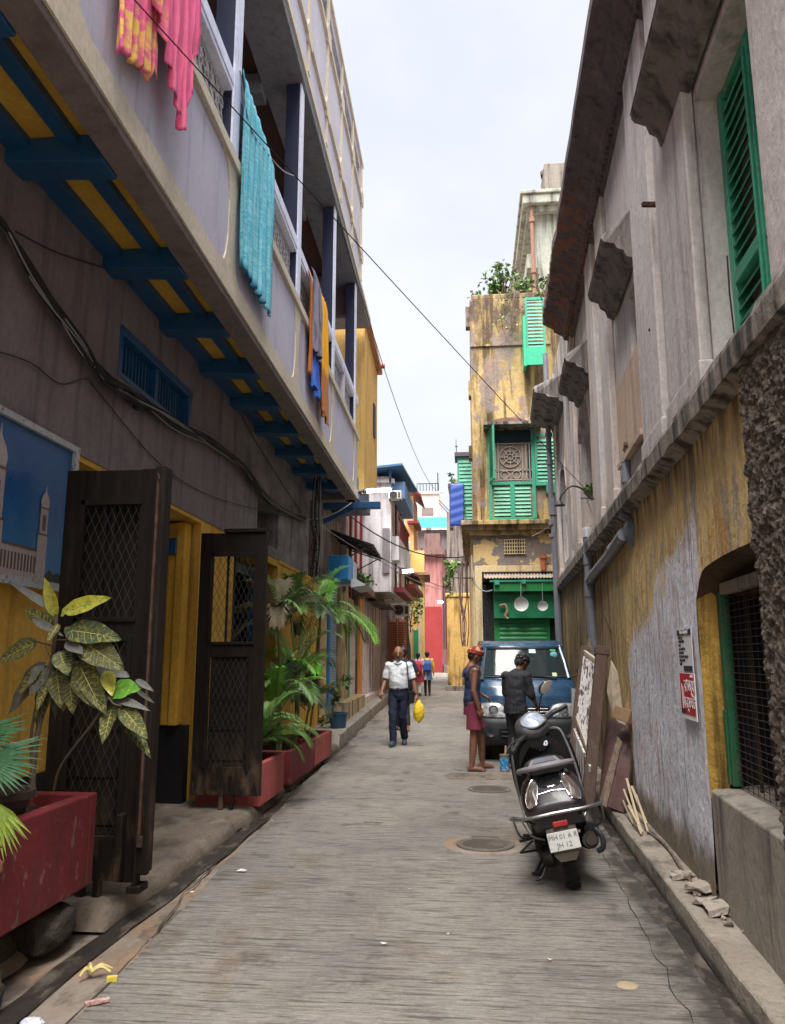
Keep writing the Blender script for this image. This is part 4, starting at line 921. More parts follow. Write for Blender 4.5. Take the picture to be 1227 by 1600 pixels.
b = MB(); b.hexa([(-2.3,15.1,2.86),(-2.0,15.1,2.9),(-2.0,16.4,2.9),(-2.3,16.4,2.86),(-2.3,15.1,3.0),(-2.25,15.1,3.05),(-2.25,16.4,3.05),(-2.3,16.4,3.0)]); b.wb(l, 15.96, 16.4, .05, .45, 3.0, 3.46); keep(b.build('pale_box_side', mat('pale_tin', (.45,.47,.5), .6)), H6)
TIN = mat('black_tin_sheet', (.02,.022,.026), .45, layers=[((.12,.07,.05), 4, .55, .7, .6)])
b = MB(); b.grid(lambda u, v: (lx(l, 17.0+2.7*u)-.25+1.0*v, 17.0+2.7*u, 4.32-.36*v+.012*math.sin(u*70)), 90, 2); keep(b.build('tin_awning', TIN, solid=.01, recalc=False), H6)
b = MB()
for k in range(6): y = 17.1+.5*k; b.bar((lx(l,y)-.2,y,4.24),(lx(l,y)+.72,y,3.93),.03)
b.bar((lx(l,17)+.7,17.05,3.9),(lx(l,17)+.70,17.05,3.93),.03); b.bar((lx(l,17.1)+.65,17.1,3.95),(lx(l,17.1)-.2,17.1,3.5),.025); b.bar((lx(l,19.5)+.65,19.5,3.95),(lx(l,19.5)-.2,19.5,3.5),.025)
keep(b.build('awning_frame', BLACKW), H6)
b = MB(); b.wb(l, 16.6, 16.75, 0, .10, .3, 3.0); b.wb(l, 17.7, 17.85, 0, .10, .3, 3.0); b.wb(l, 16.2, 20, 0, .3, .0, .62); keep(b.build('door_post', BEI), H6)
b = MB(); b.wb(l, 18.3, 18.75, .01, .05, .6, 2.6); keep(b.build('green_door', mat('green_door_paint', (.02,.20,.09), .6)), H6)
b = MB(); b.wb(l, 18.8, 20.0, .01, .04, .62, 2.7); keep(b.build('white_panel', mat('graffiti_white', (.56,.52,.55), .8, layers=[((.4,.1,.15), (3,3,3), .56, .62, .8), ((.1,.1,.2), (5,5,5), .6, .66, .6)])), H6)
# -- colonnade house with weeds on its ledge
H7 = house('colonnade_house', (-3.2, 23.5, 0), 'grey streaked house front with thin pilasters and weeds hanging off its ledge')
b = MB(); b.wb(l, 20, 27.5, -2, 0, 0, 3.3); b.wb(l, 20, 20.9, 0, .10, .0, 3.1); keep(b.build('wall', DST), H7)
b = MB()
for k in range(8): y = 21.2+.82*k; b.wb(l, y, y+.26, 0, .12, .5, 3.15)
b.wb(l, 20, 27.5, 0, .26, .26, .52); keep(b.build('pilaster', PKW), H7)
b = MB(); b.wb(l, 20.0, 20.55, .1, .16, .6, 3.0); keep(b.build('orange_pilaster', mat('orange_paint', (.62,.26,.06), .7)), H7)
b = MB(); b.wb(l, 19.9, 27.6, -.1, .34, 3.16, 3.36); keep(b.build('ledge', CORN, bevel=.02), H7)
b = MB(); b.hexa([(lx(l,22)-.1,22,3.14),(lx(l,22)+.8,22,2.96),(lx(l,25)+.8,25,2.96),(lx(l,25)-.1,25,3.14),(lx(l,22)-.1,22,3.16),(lx(l,22)+.8,22,2.99),(lx(l,25)+.8,25,2.99),(lx(l,25)-.1,25,3.16)]); keep(b.build('small_awning', TIN), H7)
for i, (y, z, r, n) in enumerate(((18.6, 3.45, .28, 130), (20.4, 3.55, .42, 260), (22.6, 3.6, .4, 220), (24.9, 3.55, .4, 200))):
    shrub('ledge_weed', (lx(l,y)+.12, y, z), (r*.7,r*1.4,r*.75), n, .11, ['small green weed by the edge of the tin awning', 'bushy weed on the streaked ledge just behind the tin awning', 'straggly weed halfway along the streaked ledge', 'farthest weed on the streaked ledge, over the small dark awning'][i], 4, 40+i, 'weed', 'weeds growing on the ledges')
# -- grey oriel house with blue roof
H8 = house('oriel_house', (-2.6, 23, 0), 'pale grey plaster house with a projecting upper room and a blue sheet roof')
PGY = plaster('pale_grey_plaster', (.56,.54,.56), '#3a3436', .6, .48, .66, bump=.35)
b = MB(); b.box(-5, -2.25, 22.4, 27, 3.37, 6.75); b.box(-5, -2.05, 22.6, 27, 4.3, 5.0); keep(b.build('wall', PGY), H8)
b = MB(); b.box(-2.75, -1.86, 22.5, 26, 6.1, 6.6); keep(b.build('blue_room', mat('blue_grey_room', (.12,.22,.42), .7, layers=[((.3,.28,.28), 3, .55, .7, .6)])), H8)
b = MB()
for k in range(5): b.box(-2.72, -2.3, 22.44, 22.48, 6.14+k*.085, 6.19+k*.085)
keep(b.build('slats', RUST), H8)
b = MB(); b.hexa([(-3.2,22.0,6.86),(-1.9,22.0,6.98),(-1.62,24.6,6.72),(-3.2,24.6,6.7),(-3.2,22.0,6.92),(-1.9,22.0,7.04),(-1.62,24.6,6.78),(-3.2,24.6,6.76)]); b.box(-2.3,-2.24,22.3,22.36,6.5,6.9); keep(b.build('sheet_roof', mat('blue_sheet_roof', (.05,.13,.26), .6)), H8)
b = MB(); b.box(-3.0,-2.15,22.3,22.5,6.55,6.66); keep(b.build('roof_ledge', PGY), H8)
b = MB(); b.box(-2.22,-1.95,23,27,3.4,3.55); b.box(-2.24,-2.2,23.5,23.7,3.5,6.1); b.box(-2.24,-2.2,25,25.2,3.5,6.1); keep(b.build('maroon_trim', MAR), H8)
def ac(px, py, Y, label, w=.55):
    p = atY(px, py, Y); o = empty('air_conditioner', p, label, 'air conditioner', 'air conditioner boxes on the house fronts')
    b = MB(); b.box(p.x-w/2, p.x+w/2, Y, Y+.3, p.z-w*.33, p.z+w*.33); keep(b.build('case', mat('ac_case', (.62,.62,.62), .5), bevel=.02), o)
    b = MB(); b.lathe([(.02,0),(w*.26,0),(w*.27,-.01),(w*.27,.005)], (p.x-w*.1, Y-.012, p.z), (0,1,0), 18)
    for k in range(7): b.box(p.x-w*.38, p.x+w*.18, Y-.018, Y-.008, p.z-w*.24+k*w*.075, p.z-w*.225+k*w*.075)
    b.box(p.x+w*.25, p.x+w*.42, Y-.008, Y, p.z-w*.22, p.z+w*.2)
    keep(b.build('grille', mat('ac_grille', (.06,.06,.07), .6)), o)
    b = MB(); b.bar((p.x-w*.4,Y+.25,p.z-w*.36),(p.x-w*.4,Y-.05,p.z-w*.36),.03); b.bar((p.x+w*.4,Y+.25,p.z-w*.36),(p.x+w*.4,Y-.05,p.z-w*.36),.03); keep(b.build('bracket', RUST), o)
ac(617, 773, 22.1, 'white air conditioner high beside the tube light, under the blue roof', .38)
ac(626, 953, 27.0, 'white air conditioner low on the left frontage above the brown shutters', .62)
ac(607, 930, 25.0, 'grey air conditioner just above the small dark awning', .4)
b = MB()
for k in range(9): b.box(-2.06,-2.02,22.7+k*.4,22.74+k*.4,5.0,5.55)
b.box(-2.07,-2.01,22.6,26.3,5.55,5.62); keep(b.build('red_railing', MAR), H8)
b = MB(); b.box(-2.5,-2.3,22.34,22.4,3.9,5.2); keep(b.build('stain_panel', mat('damp_grey_patch', (.2,.18,.19), .9)), H8)
# -- brown shuttered house
H9 = house('brown_shutter_house', (-3, 29, 0), 'pale house with tall reddish brown louvred shutters')
b = MB(); b.hexa([(-6,27.6,0),(-2.33,27.6,0),(-2.80,33.5,0),(-6,33.5,0),(-6,27.6,5.3),(-2.33,27.6,5.3),(-2.80,33.5,5.3),(-6,33.5,5.3)]); b.hexa([(-6,29,5.3),(-2.40,29,5.3),(-2.78,33.4,5.3),(-6,33.4,5.3),(-6,29,7.0),(-2.40,29,7.0),(-2.78,33.4,7.0),(-6,33.4,7.0)]); keep(b.build('wall', PKW), H9)
BRS = mat('brown_shutter_paint', (.30,.10,.05), .6)
for x in (-2.86, -2.52):
    b = MB(); b.box(x, x+.03, 27.5, 27.56, 1.0, 2.85); b.box(x+.27, x+.3, 27.5, 27.56, 1.0, 2.85); louv(b, x+.03, x+.27, 1.05, 2.8, 27.58, .08); keep(b.build('shutter', BRS), H9)
b = MB(); b.box(-2.32,-1.9,27.4,32,3.9,4.05); b.hexa([(-2.6,27.3,4.62),(-1.8,27.3,4.3),(-1.9,31.5,4.3),(-2.6,31.5,4.62),(-2.6,27.3,4.68),(-1.8,27.3,4.36),(-1.9,31.5,4.36),(-2.6,31.5,4.68)]); keep(b.build('maroon_awning', MAR), H9)
b = MB(); b.box(-2.34,-2.28,28,28.2,3.5,5.6); b.box(-2.34,-2.28,29.2,29.4,3.5,5.6); islands(b, 'maroon_column', MAR, lambda q, n, m: keep(q.build(n, m), H9))
# -- yellow far houses with green shutters
H10 = house('far_yellow_house', (-2.7, 35, 0), 'sunny yellow house with green shutters at the bend, behind the schoolchildren')
YF = plaster('far_yellow_plaster', (.74,.50,.17), '#6a4a2a', .4, bump=.3)
b = MB(); b.hexa([(-6,34,0),(-1.97,34,0),(-2.13,37.2,0),(-6,37.2,0),(-6,34,6.1),(-1.97,34,6.1),(-2.13,37.2,6.1),(-6,37.2,6.1)]); keep(b.build('wall', YF), H10)
b = MB(); b.box(-6, -2.45, 34.3, 37.1, 6.1, 8.6); keep(b.build('upper_room', mat('apricot_plaster', (.66,.36,.16), .85, layers=[((.3,.2,.14), (4,4,1), .52, .68, .5)])), H10)
b = MB(); b.hexa([(-3.4,33.7,9.6),(-2.1,33.7,8.5),(-2.1,37,8.5),(-3.4,37,9.6),(-3.4,33.7,9.7),(-2.1,33.7,8.6),(-2.1,37,8.6),(-3.4,37,9.7)]); keep(b.build('roof', MAR), H10)
b = MB(); b.box(-2.7, -2.2, 33.9, 36, 7.3, 7.42); keep(b.build('window_hood', MAR), H10)
b = MB(); b.hexa([(-2.75,33.6,5.0),(-1.72,33.6,5.0),(-1.88,37.2,5.0),(-2.75,37.2,5.0),(-2.75,33.6,5.12),(-1.72,33.6,5.12),(-1.88,37.2,5.12),(-2.75,37.2,5.12)]); keep(b.build('ledge', mat('brown_ledge', (.30,.18,.12), .8)), H10)
GD = mat('far_green_paint', (.03,.30,.14), .6)
for (x0, x1, y0_, y1_, m) in ((647,654,985,1032,GD), (646,653,897,935,GD), (632,641,925,955,mat('teal_shutter', (.15,.38,.36), .6)), (634,641,848,878,mat('pale_green_shutter', (.25,.45,.33), .6))):
    p = atY(x0, y1_, 33.93); q = atY(x1, y0_, 33.93); b = MB(); b.box(p.x, q.x, 33.92, 33.99, p.z, q.z); keep(b.build('shutter', m), H10)
    b = MB(); b.box(p.x-.05, q.x+.05, 33.95, 33.995, q.z+.01, q.z+.07); keep(b.build('lintel', PKW), H10)
for x0 in (641, 657):
    p = atY(x0, 1040, 33.95); b = MB(); b.box(p.x-.07, p.x+.07, 33.88, 33.99, 0, 4.99); keep(b.build('pilaster', mat('cream_pilaster', (.66,.52,.36), .8)), H10)
# -- red door house and pink wall
H11 = house('red_pink_house', (-1.5, 46, 0), 'pink plaster house with a red painted lower corner closing the lane')
PNK = plaster('pink_red_plaster', (.46,.20,.19), '#3a1c1c', .5, .48, .64, bump=.3)
b = MB(); b.hexa([(-4.5,45,0),(-1.62,45,0),(-1.15,62,0),(-4.5,62,0),(-4.5,45,7.5),(-1.62,45,7.5),(-1.15,62,7.5),(-4.5,62,7.5)]); keep(b.build('wall', PNK), H11)
b = MB(); b.hexa([(-2.8,44.6,7.3),(-1.45,44.6,7.3),(-.95,62,7.3),(-2.8,62,7.3),(-2.8,44.6,7.7),(-1.4,44.6,7.7),(-.9,62,7.7),(-2.8,62,7.7)]); b.box(-2.6,-1.7,45.2,46,7.7,8.6); keep(b.build('cornice', plaster('brown_cornice', (.22,.13,.12), '#140c0c', .6)), H11)
b = MB(); b.box(-2.7, -1.66, 44.9, 44.99, .4, 4.35); b.box(-1.72,-1.62,44.86,44.99,.4,4.2); keep(b.build('red_panel', mat('bright_red_paint', (.27,.03,.032), .6, layers=[((.3,.05,.05),1.5,.5,.7,.5)])), H11)
b = MB()
for k in range(7): y = 46+k*2.0; x = -1.62+.0276*(y-45); b.hexa([(x,y,2),(x+.03,y,2),(x+.06,y+.7,2),(x+.02,y+.7,2),(x,y,6.2),(x+.03,y,6.2),(x+.06,y+.7,6.2),(x+.02,y+.7,6.2)])
keep(b.build('window', mat('dark_pink_window', (.12,.05,.06), .7)), H11)
b = MB(); b.hexa([(-1.6,45,0),(-1.3,44.5,0),(-.8,62,0),(-1.1,62,0),(-1.6,45,1.1),(-1.3,44.5,1.0),(-.8,62,1.05),(-1.1,62,1.1)]); keep(b.build('plinth', plaster('grey_plinth', (.2,.15,.14), '#1a1212', .5)), H11)
# -- turquoise sheet shed and white block beyond
H12 = house('turquoise_roof_shed', (-2.6, 52, 0), 'shed with a turquoise corrugated roof above the pink house')
b = MB(); b.grid(lambda u, v: (-5.2+5.0*u, 50-.4*v, 10.4-.75*v+.03*math.sin(u*300)), 300, 2, sm=False); keep(b.build('sheet_roof', mat('turquoise_sheet', (.05,.30,.24), .6), solid=.02, recalc=False), H12)
b = MB(); b.box(-5.2, 0, 50.1, 56, 0, 9.6); keep(b.build('wall', plaster('dim_shed_wall', (.2,.17,.17), '#141214', .5)), H12)
H13 = house('white_block', (-3.5, 72, 0), 'distant white block of flats with a rooftop railing')
WBK = plaster('distant_white_plaster', (.74,.68,.62), '#8a7a70', .3, bump=.1)
p0 = atY(652, 772, 72); p1 = atY(686, 818, 72); p2 = atY(700, 795, 72)
b = MB(); b.box(p0.x, p1.x, 72, 80, 0, p0.z); b.box(p0.x-.3, p2.x+1.4, 72.5, 80, 0, p2.z-.4); b.box(p0.x-.1, p1.x+.1, 71.8, 80, p0.z, p0.z+.2); keep(b.build('wall', WBK), H13)
b = MB(); b.box(p0.x+.4, p1.x-.5, 71.9, 72, p0.z-2.0, p0.z-1.3); b.box(p0.x+.8,p0.x+1.3,71.9,72,p0.z-3.4,p0.z-2.9); keep(b.build('window', mat('distant_window', (.22,.17,.16), .6)), H13)
b = MB()
for k in range(8): x = p0.x+(p1.x-p0.x)*k/7; b.box(x-.03, x+.03, 72, 72.06, p0.z+.2, p0.z+1.0)
b.box(p0.x, p1.x, 72, 72.06, p0.z+.95, p0.z+1.02); b.box(p1.x-.1, p1.x, 72, 72.06, p0.z+.2, p0.z+2.0); keep(b.build('railing', BLACKW), H13)
b = MB()
for k in range(2): b.bar((p1.x,71.9,p0.z-.6-k*.3),(p2.x+1.2,71.9,p2.z-1.4-k*.3),.06)
keep(b.build('stair_rail', BLACKW), H13)
# ================================================================ FAR, RIGHT SIDE
H14 = house('far_stained_house', (-.3, 33, 0), 'narrow dark stained house far behind the yellow pillar wall')
b = MB(); b.box(-.95, .5, 33, 38, 0, 7.6); b.box(-1.0, .5, 32.9, 38, 5.4, 5.6); b.box(-.75, .5, 32.9, 38, 7.6, 9.0); keep(b.build('wall', plaster('grey_moss_plaster', (.26,.22,.20), '#181412', .7, .45, .6, bump=.5)), H14)
b = MB(); b.box(-.42, .12, 24.0, 24.9, 7.72, 7.85); b.box(-.66,-.0,24.9,26,6.95,7.05); b.box(-.62,-.52,24.9,25.5,5.6,6.95); p3(b, 'bay_roof', mat('dark_purple_trim', (.10,.07,.10), .7))
b = MB(); b.box(-.34, .18, 24.1, 24.9, 6.1, 7.72); p3(b, 'green_bay', GREENP, bevel=.01)
b = MB(); louv(b, -.29, .16, 6.2, 7.65, 24.1, .12); louv(b, -.10, .2, 5.62, 6.05, 24.1, .1); b.box(-.12,.2,24.1,24.4,5.6,6.08); p3(b, 'bay_shutter', GREENP)
b = MB(); b.grid(lambda u, v: (-.56+.42*u-.02*v, 24.05-.12*v+.008*math.sin(v*32+u*3), 6.85-1.35*v), 14, 24); tag(b.build('tarpaulin', mat('blue_tarpaulin', (.012,.05,.28), .5), solid=.01, recalc=False), 'blue sheet hanging under the green shuttered bay', 'sheet')
b = MB(); b.tube([(-.36,24.3,7.8),(-.37,24.3,8.35)], .012, 5); b.box(-.4,-.33,24.28,24.32,8.1,8.13); tag(b.build('aerial', BLACKW), 'thin rod aerial above the green shuttered bay', 'aerial')
shrub('wall_weed', (-.52, 24.8, 7.1), (.18,.2,.22), 90, .12, 'pale weed on the wall above the blue sheet', 3, 71, 'weed', 'weeds growing on the right hand walls')
shrub('wall_weed', (-.70, 29.5, 4.6), (.25,.3,.75), 320, .14, 'tall weeds growing on top of the yellow gate pillar wall', 5, 72, 'weed', 'weeds growing on the right hand walls')
H15 = empty('yellow_pillar_wall', (-.4, 31, 0), 'cracked yellow pillar wall with a dark base, beyond the shop house', 'wall')
YPL = plaster('cracked_yellow', (.68,.44,.15), '#4a2c10', .55, .52, .6, bump=.7, extra=[((.07,.05,.04), (4,4,2), .35, .5, .9, [(0,0,-2.4,2.4,.8)])])
b = MB(); b.box(-.93, .4, 31, 32.4, .2, 3.85); b.box(-.98,.4,30.95,32.4,3.85,4.0); keep(b.build('wall', YPL, bevel=.02), H15)
b = MB(); b.box(-1.0, .4, 30.7, 32.4, 0, .46); keep(b.build('foot_step', CONC, bevel=.02), H15)
# side wall of shop house with cables, drop pipe
b = MB(); b.box(.02,.1,Y2+.3,30,0,4.2); b.box(-.02,.02,19.5,19.65,.2,4.2); keep(b.build('side_wall', CRM), H3)
# street lamps / tube lights
LIT = mat('lit_tube', (.9,.9,.9), .4, emis=((.92,.96,1.0), 9), var=0)
def tube_light(name, a, c, label, r=.022, arm=None):
    o = empty(name, a, label, 'street light', 'lit lamps on the lane'); a = Vector(a); c = Vector(c)
    b = MB(); b.tube([a, c], r, 10); keep(b.build('tube', LIT), o)
    b = MB(); n = (c-a).normalized(); b.bar(a-n*.05+Vector((0,.03,.045)), c+n*.05+Vector((0,.03,.045)), .06, .03); b.tube([a-n*.06, a], r*1.3, 8)
    if arm: b.tube(spline(arm, 4), .02, 6)
    keep(b.build('fitting', mat('lamp_fitting', (.25,.26,.28), .5)), o); return o
tube_light('tube_light', (-2.14, 16.0, 4.95), (-1.66, 16.3, 5.03), 'lit tube light sticking out past the balcony end', .036, [(-2.14,16.0,4.97),(-2.3,16.0,4.95),(-2.5,16.0,5.0)])
p = atY(628, 893, 24); q = atY(645, 892, 24.2)
tube_light('street_lamp', p, q, 'lit lamp on a curved arm over the far left frontage', .05, [p, p+Vector((-.4,0,-.1)), p+Vector((-.7,0,-.25)), p+Vector((-1.0,0,-.3))])
p = atY(685, 941, 40); q = atY(692, 941, 40)
tube_light('street_lamp', p, q, 'small lit lamp far away over the red wall', .06)
# creeper / small tree mid lane
shrub('lane_tree', (-2.55, 32.5, 3.9), (.62,.5,1.3), 420, .16, 'thin leafy street tree in front of the far yellow house', 3, 91, 'tree')
b = MB(); b.tube(spline([(-2.62,32.5,.3),(-2.55,32.5,1.6),(-2.62,32.5,2.9),(-2.5,32.5,3.8)],4), [.10]*6+[.07]*7, 8)
tr = [o for o in bpy.data.objects if o.get('label', '').startswith('thin leafy')][0]; keep(b.build('trunk', mat('bark', (.10,.075,.055), .9)), tr)
# ================================================================ BILLBOARD
BY0, BY1, BZ0, BZ1 = 2.2, 4.90, 1.97, 2.90
BY1 = 4.93
B1 = empty('picture_board', (-2.6, 4, 2), 'framed blue picture board of a pale domed palace, on the near yellow wall', 'picture board')
def bp(y, z, o): return (lx(LW, wy(y))+o, wy(y), wz(z))
b = MB(); b.wb(LW, BY0, BY1, .012, .03, BZ0, BZ1); keep(b.build('picture', mat('picture_sky_blue', (.008,.085,.27), .35, layers=[((.06,.22,.45), None, 0, 0, 1, [(0,0,-1.6,4.1,.5)])], var=.06)), B1)
fr = mat('worn_tin_frame', (.42,.44,.47), .5, layers=[((.08,.07,.06), 30, .56, .66, .8)])
b = MB(); b.wb(LW, BY0, BY1+.0, .03, .06, BZ1-.02, BZ1+.02); b.wb(LW, BY0, BY1, .03, .062, BZ0-.03, BZ0+.02); b.wb(LW, BY1-.05, BY1+.0, .028, .058, BZ0+.02, BZ1-.02); keep(b.build('frame', fr), B1)
b = MB()
pm = mat('picture_stone', (.42,.36,.36), .5); pd = mat('picture_shadow', (.13,.09,.09), .5); pg = mat('picture_trees', (.02,.035,.02), .5)
def pflat(pts, o, mi): b.prism([bp(y, z, o) for y, z in pts], (.0012, 0, 0), mi)
def prect(y0, y1, z0, z1, o, mi): pflat([(y0,z0),(y1,z0),(y1,z1),(y0,z1)], o, mi)
def tower(yc, w, z0, z1, o):
    prect(yc-w, yc+w, z0, z1, o, 0); prect(yc-w*1.25, yc+w*1.25, z1, z1+.012, o+.0015, 1)
    prect(yc-w*.8, yc+w*.8, z1+.012, z1+w*3.0, o+.001, 0); prect(yc-w*.35, yc+w*.35, z1+.03, z1+w*2.3, o+.0032, 1); prect(yc-w, yc+w, z1+w*3.0, z1+w*3.2, o+.0015, 1)
    c = z1+w*3.2; pflat([(yc-w*.75, c), (yc+w*.75, c), (yc+w*.9, c+w*.6), (yc+w*.6, c+w*1.3), (yc+w*.12, c+w*1.8), (yc, c+w*2.6), (yc-w*.12, c+w*1.8), (yc-w*.6, c+w*1.3), (yc-w*.9, c+w*.6)], o+.001, 0)
    prect(yc+w*.1, yc+w, z0, z1, o+.002, 1) if False else None
prect(3.2, 4.62, BZ0+.02, 2.17, .031, 0); prect(3.2, 4.62, 2.165, 2.18, .034, 1)
for k in range(12): prect(4.12+k*.035, 4.135+k*.035, 2.03, 2.13, .034, 1)
tower(4.58, .055, BZ0+.02, 2.27, .036); tower(4.05, .095, BZ0+.02, 2.29, .037); tower(3.4, .11, BZ0+.02, 2.22, .036)
for k in range(3): prect(4.0, 4.1, 2.08+k*.12, 2.13+k*.12, .041, 1)
pflat([(4.64,BZ0+.02),(4.86,BZ0+.02),(4.86,2.03),(4.8,2.06),(4.74,2.04),(4.7,2.07),(4.64,2.03)], .033, 2)
keep(b.build('palace_picture', [pm, pd, pg]), B1)

# ================================================================ PLANTERS, STONES
REDM = mat('red_oxide_paint', (.18,.024,.03), .75, layers=[((.30,.20,.18), (14,14,9), .60, .66, .55), ((.07,.04,.035), (7,7,1.2), .5, .66, .65, [(0,0,-3,1.9,.6)]), ((.10,.02,.025), (3,3,1.2), .5, .7, .6), ((.40,.25,.24), (18,5,30), .68, .72, .6), ((.05,.03,.03), (5,5,2), .58, .72, .5)], bump=[((14,14,14), .4, .01), ((50,50,50), .3, .004)])
PINKM = mat('faded_red_paint', (.40,.09,.085), .7, layers=[((.14,.04,.04), (4,4,1.5), .5, .7, .6)], bump=[((20,20,20), .3, .008)])
SOIL = mat('dark_soil', (.035,.025,.02), .95, layers=[((.12,.08,.05), 30, .5, .7, .6)], bump=[((40,40,40), 1, .02)])
def planter(x0, x1, y0, y1, z0, z1, m, label, t=.06):
    o = empty('planter', ((x0+x1)/2, (y0+y1)/2, z0), label, 'planter', 'red plant boxes along the left wall')
    b = MB(); b.box(x0,x1,y0,y0+t,z0,z1); b.box(x0,x1,y1-t,y1,z0,z1); b.box(x0,x0+t,y0+t,y1-t,z0,z1); b.box(x1-t,x1,y0+t,y1-t,z0,z1); b.box(x0+t,x1-t,y0+t,y1-t,z0,z0+.05)
    keep(b.build('box', m, bevel=.01), o)
    b = MB(); b.grid(lambda u, v: (x0+t+(x1-x0-2*t)*u, y0+t+(y1-y0-2*t)*v, z1-.07+.03*noise.noise((u*5, v*9, 1))), 12, 30); keep(b.build('soil', SOIL, recalc=False), o)
    return o
planter(-2.72, -2.16, 2.3, 4.57, .27, .765, REDM, 'nearest red planter box raised on stones, holding the croton', .08)
planter(-2.72, -2.07, 7.85, 8.85, .10, .50, PINKM, 'small faded red planter just past the second timber door leaf')
planter(-2.72, -2.10, 9.3, 10.75, .08, .46, REDM, 'dark red planter in the middle of the palm row')
planter(-2.72, -2.13, 10.8, 12.2, .08, .44, PINKM, 'farthest faded red planter below the NO writing')
STN = mat('rough_stone', (.06,.05,.042), .9, layers=[((.05,.04,.035), 8, .45, .65, .8)], bump=[((20,20,20), .8, .03)])
def rock(c, r, label, seed=1, name='boulder', m=STN, cat='stone', group='stones and rubble'):
    b = MB()
    def f(p):
        q = p*(1+.22*noise.noise((p.x*1.6+seed, p.y*1.6, p.z*1.6))+.10*noise.noise((p.x*5+seed, p.y*5, p.z*5)))
        return Vector((max(-.86, min(.86, q.x)), max(-.86, min(.86, q.y)), max(-.8, min(.8, q.z))))
    b.ell((0,0,0), r, None, 28, 18, fn=f); o = b.build(name, m, recalc=False); o.location = c; return tag(o, label, cat, group)
rock((-2.30, 4.30, .12), (.17,.22,.13), 'flat grey boulder propping the near planter', 2)
rock((-2.20, 3.50, .10), (.15,.20,.11), 'rounded dark boulder nearest the camera under the planter', 6)
rock((-2.45, 3.9, .12), (.16,.3,.15), 'dark stone deep under the near planter', 9)
# rubble on the right kerb
RUB = mat('broken_plaster', (.34,.29,.24), .9, layers=[((.12,.1,.085), 12, .5, .65, .7)], bump=[((40,40,40), .7, .01)])
rn = random.Random(4)
def chip(c, sz, label, seed, group='plaster chips on the kerb'):
    r_ = random.Random(seed); b = MB(); M_ = Matrix.Rotation(r_.uniform(0,3), 3, 'Z')@Matrix.Rotation(r_.uniform(-.5,.5), 3, 'X')
    pts = [Vector((x*sz[0]*r_.uniform(.5,1.1), y*sz[1]*r_.uniform(.5,1.1), z*sz[2]*r_.uniform(.5,1))) for z in (-1,1) for x, y in ((-1,-1),(1,-1),(1,1),(-1,1))]
    b.hexa([M_@p for p in pts]); o = b.build('plaster_chip', RUB, bevel=.003); o.location = c; return tag(o, label, 'plaster chip', group)
for i in range(34):
    Y = 4.55+i*.034+rn.uniform(-.04,.04); s = rn.choice((.012,.018,.028,.045))*rn.uniform(.7,1.3)
    chip((KR(Y)+.20+rn.uniform(-.12,.13), Y, .14+s*.3), (s*1.3, s, s*.5), 'chip of broken plaster lying in the gap of the right kerb', 20+i)
chip((1.33, 4.85, .16), (.085,.06,.025), 'largest pale slab of plaster on the right kerb', 50); chip((1.36, 5.25, .165), (.11,.07,.022), 'flat cracked plaster slab at the far end of the kerb rubble', 51)
# manholes
def manhole(x, y, r, label, name='manhole_cover'):
    b = MB(); b.lathe([(0,.006),(r*.86,.006),(r*.88,.012),(r,.012),(r*1.02,.002)], (x,y,ground(y)+.002), n=40)
    for k in range(-4, 5):
        w = math.sqrt(max(0, 1-(k/5)**2))*r*.8; b.box(x-w, x+w, y+k*r*.16-.006, y+k*r*.16+.006, ground(y)+.006, ground(y)+.014)
    return tag(b.build(name, mat('iron_cover', (.12,.10,.085), .75, layers=[((.22,.19,.16), 8, .5, .7, .7)], bump=[((50,50,50), .5, .005)])), label, 'manhole cover', 'round covers in the road')
manhole(.085, 6.95, .235, 'round manhole cover beside the scooter wheel')
manhole(.18, 9.75, .25, 'round manhole cover farther up, just before the van')
b = MB(); b.lathe([(.255,.001),(.262,.006),(.30,.006),(.34,.001)], (.085,6.95,.0), n=40); tag(b.build('manhole_surround', MARGM), kind='structure')
b = MB(); b.grid(lambda u, v: (-.36+.95*u+.04*math.sin(v*9), 10.5+.55*v+.04*math.sin(u*11), .003+.006*noise.noise((u*9, v*9, 1))), 30, 14); tag(b.build('road_patch', SIDEM, recalc=False), kind='structure')

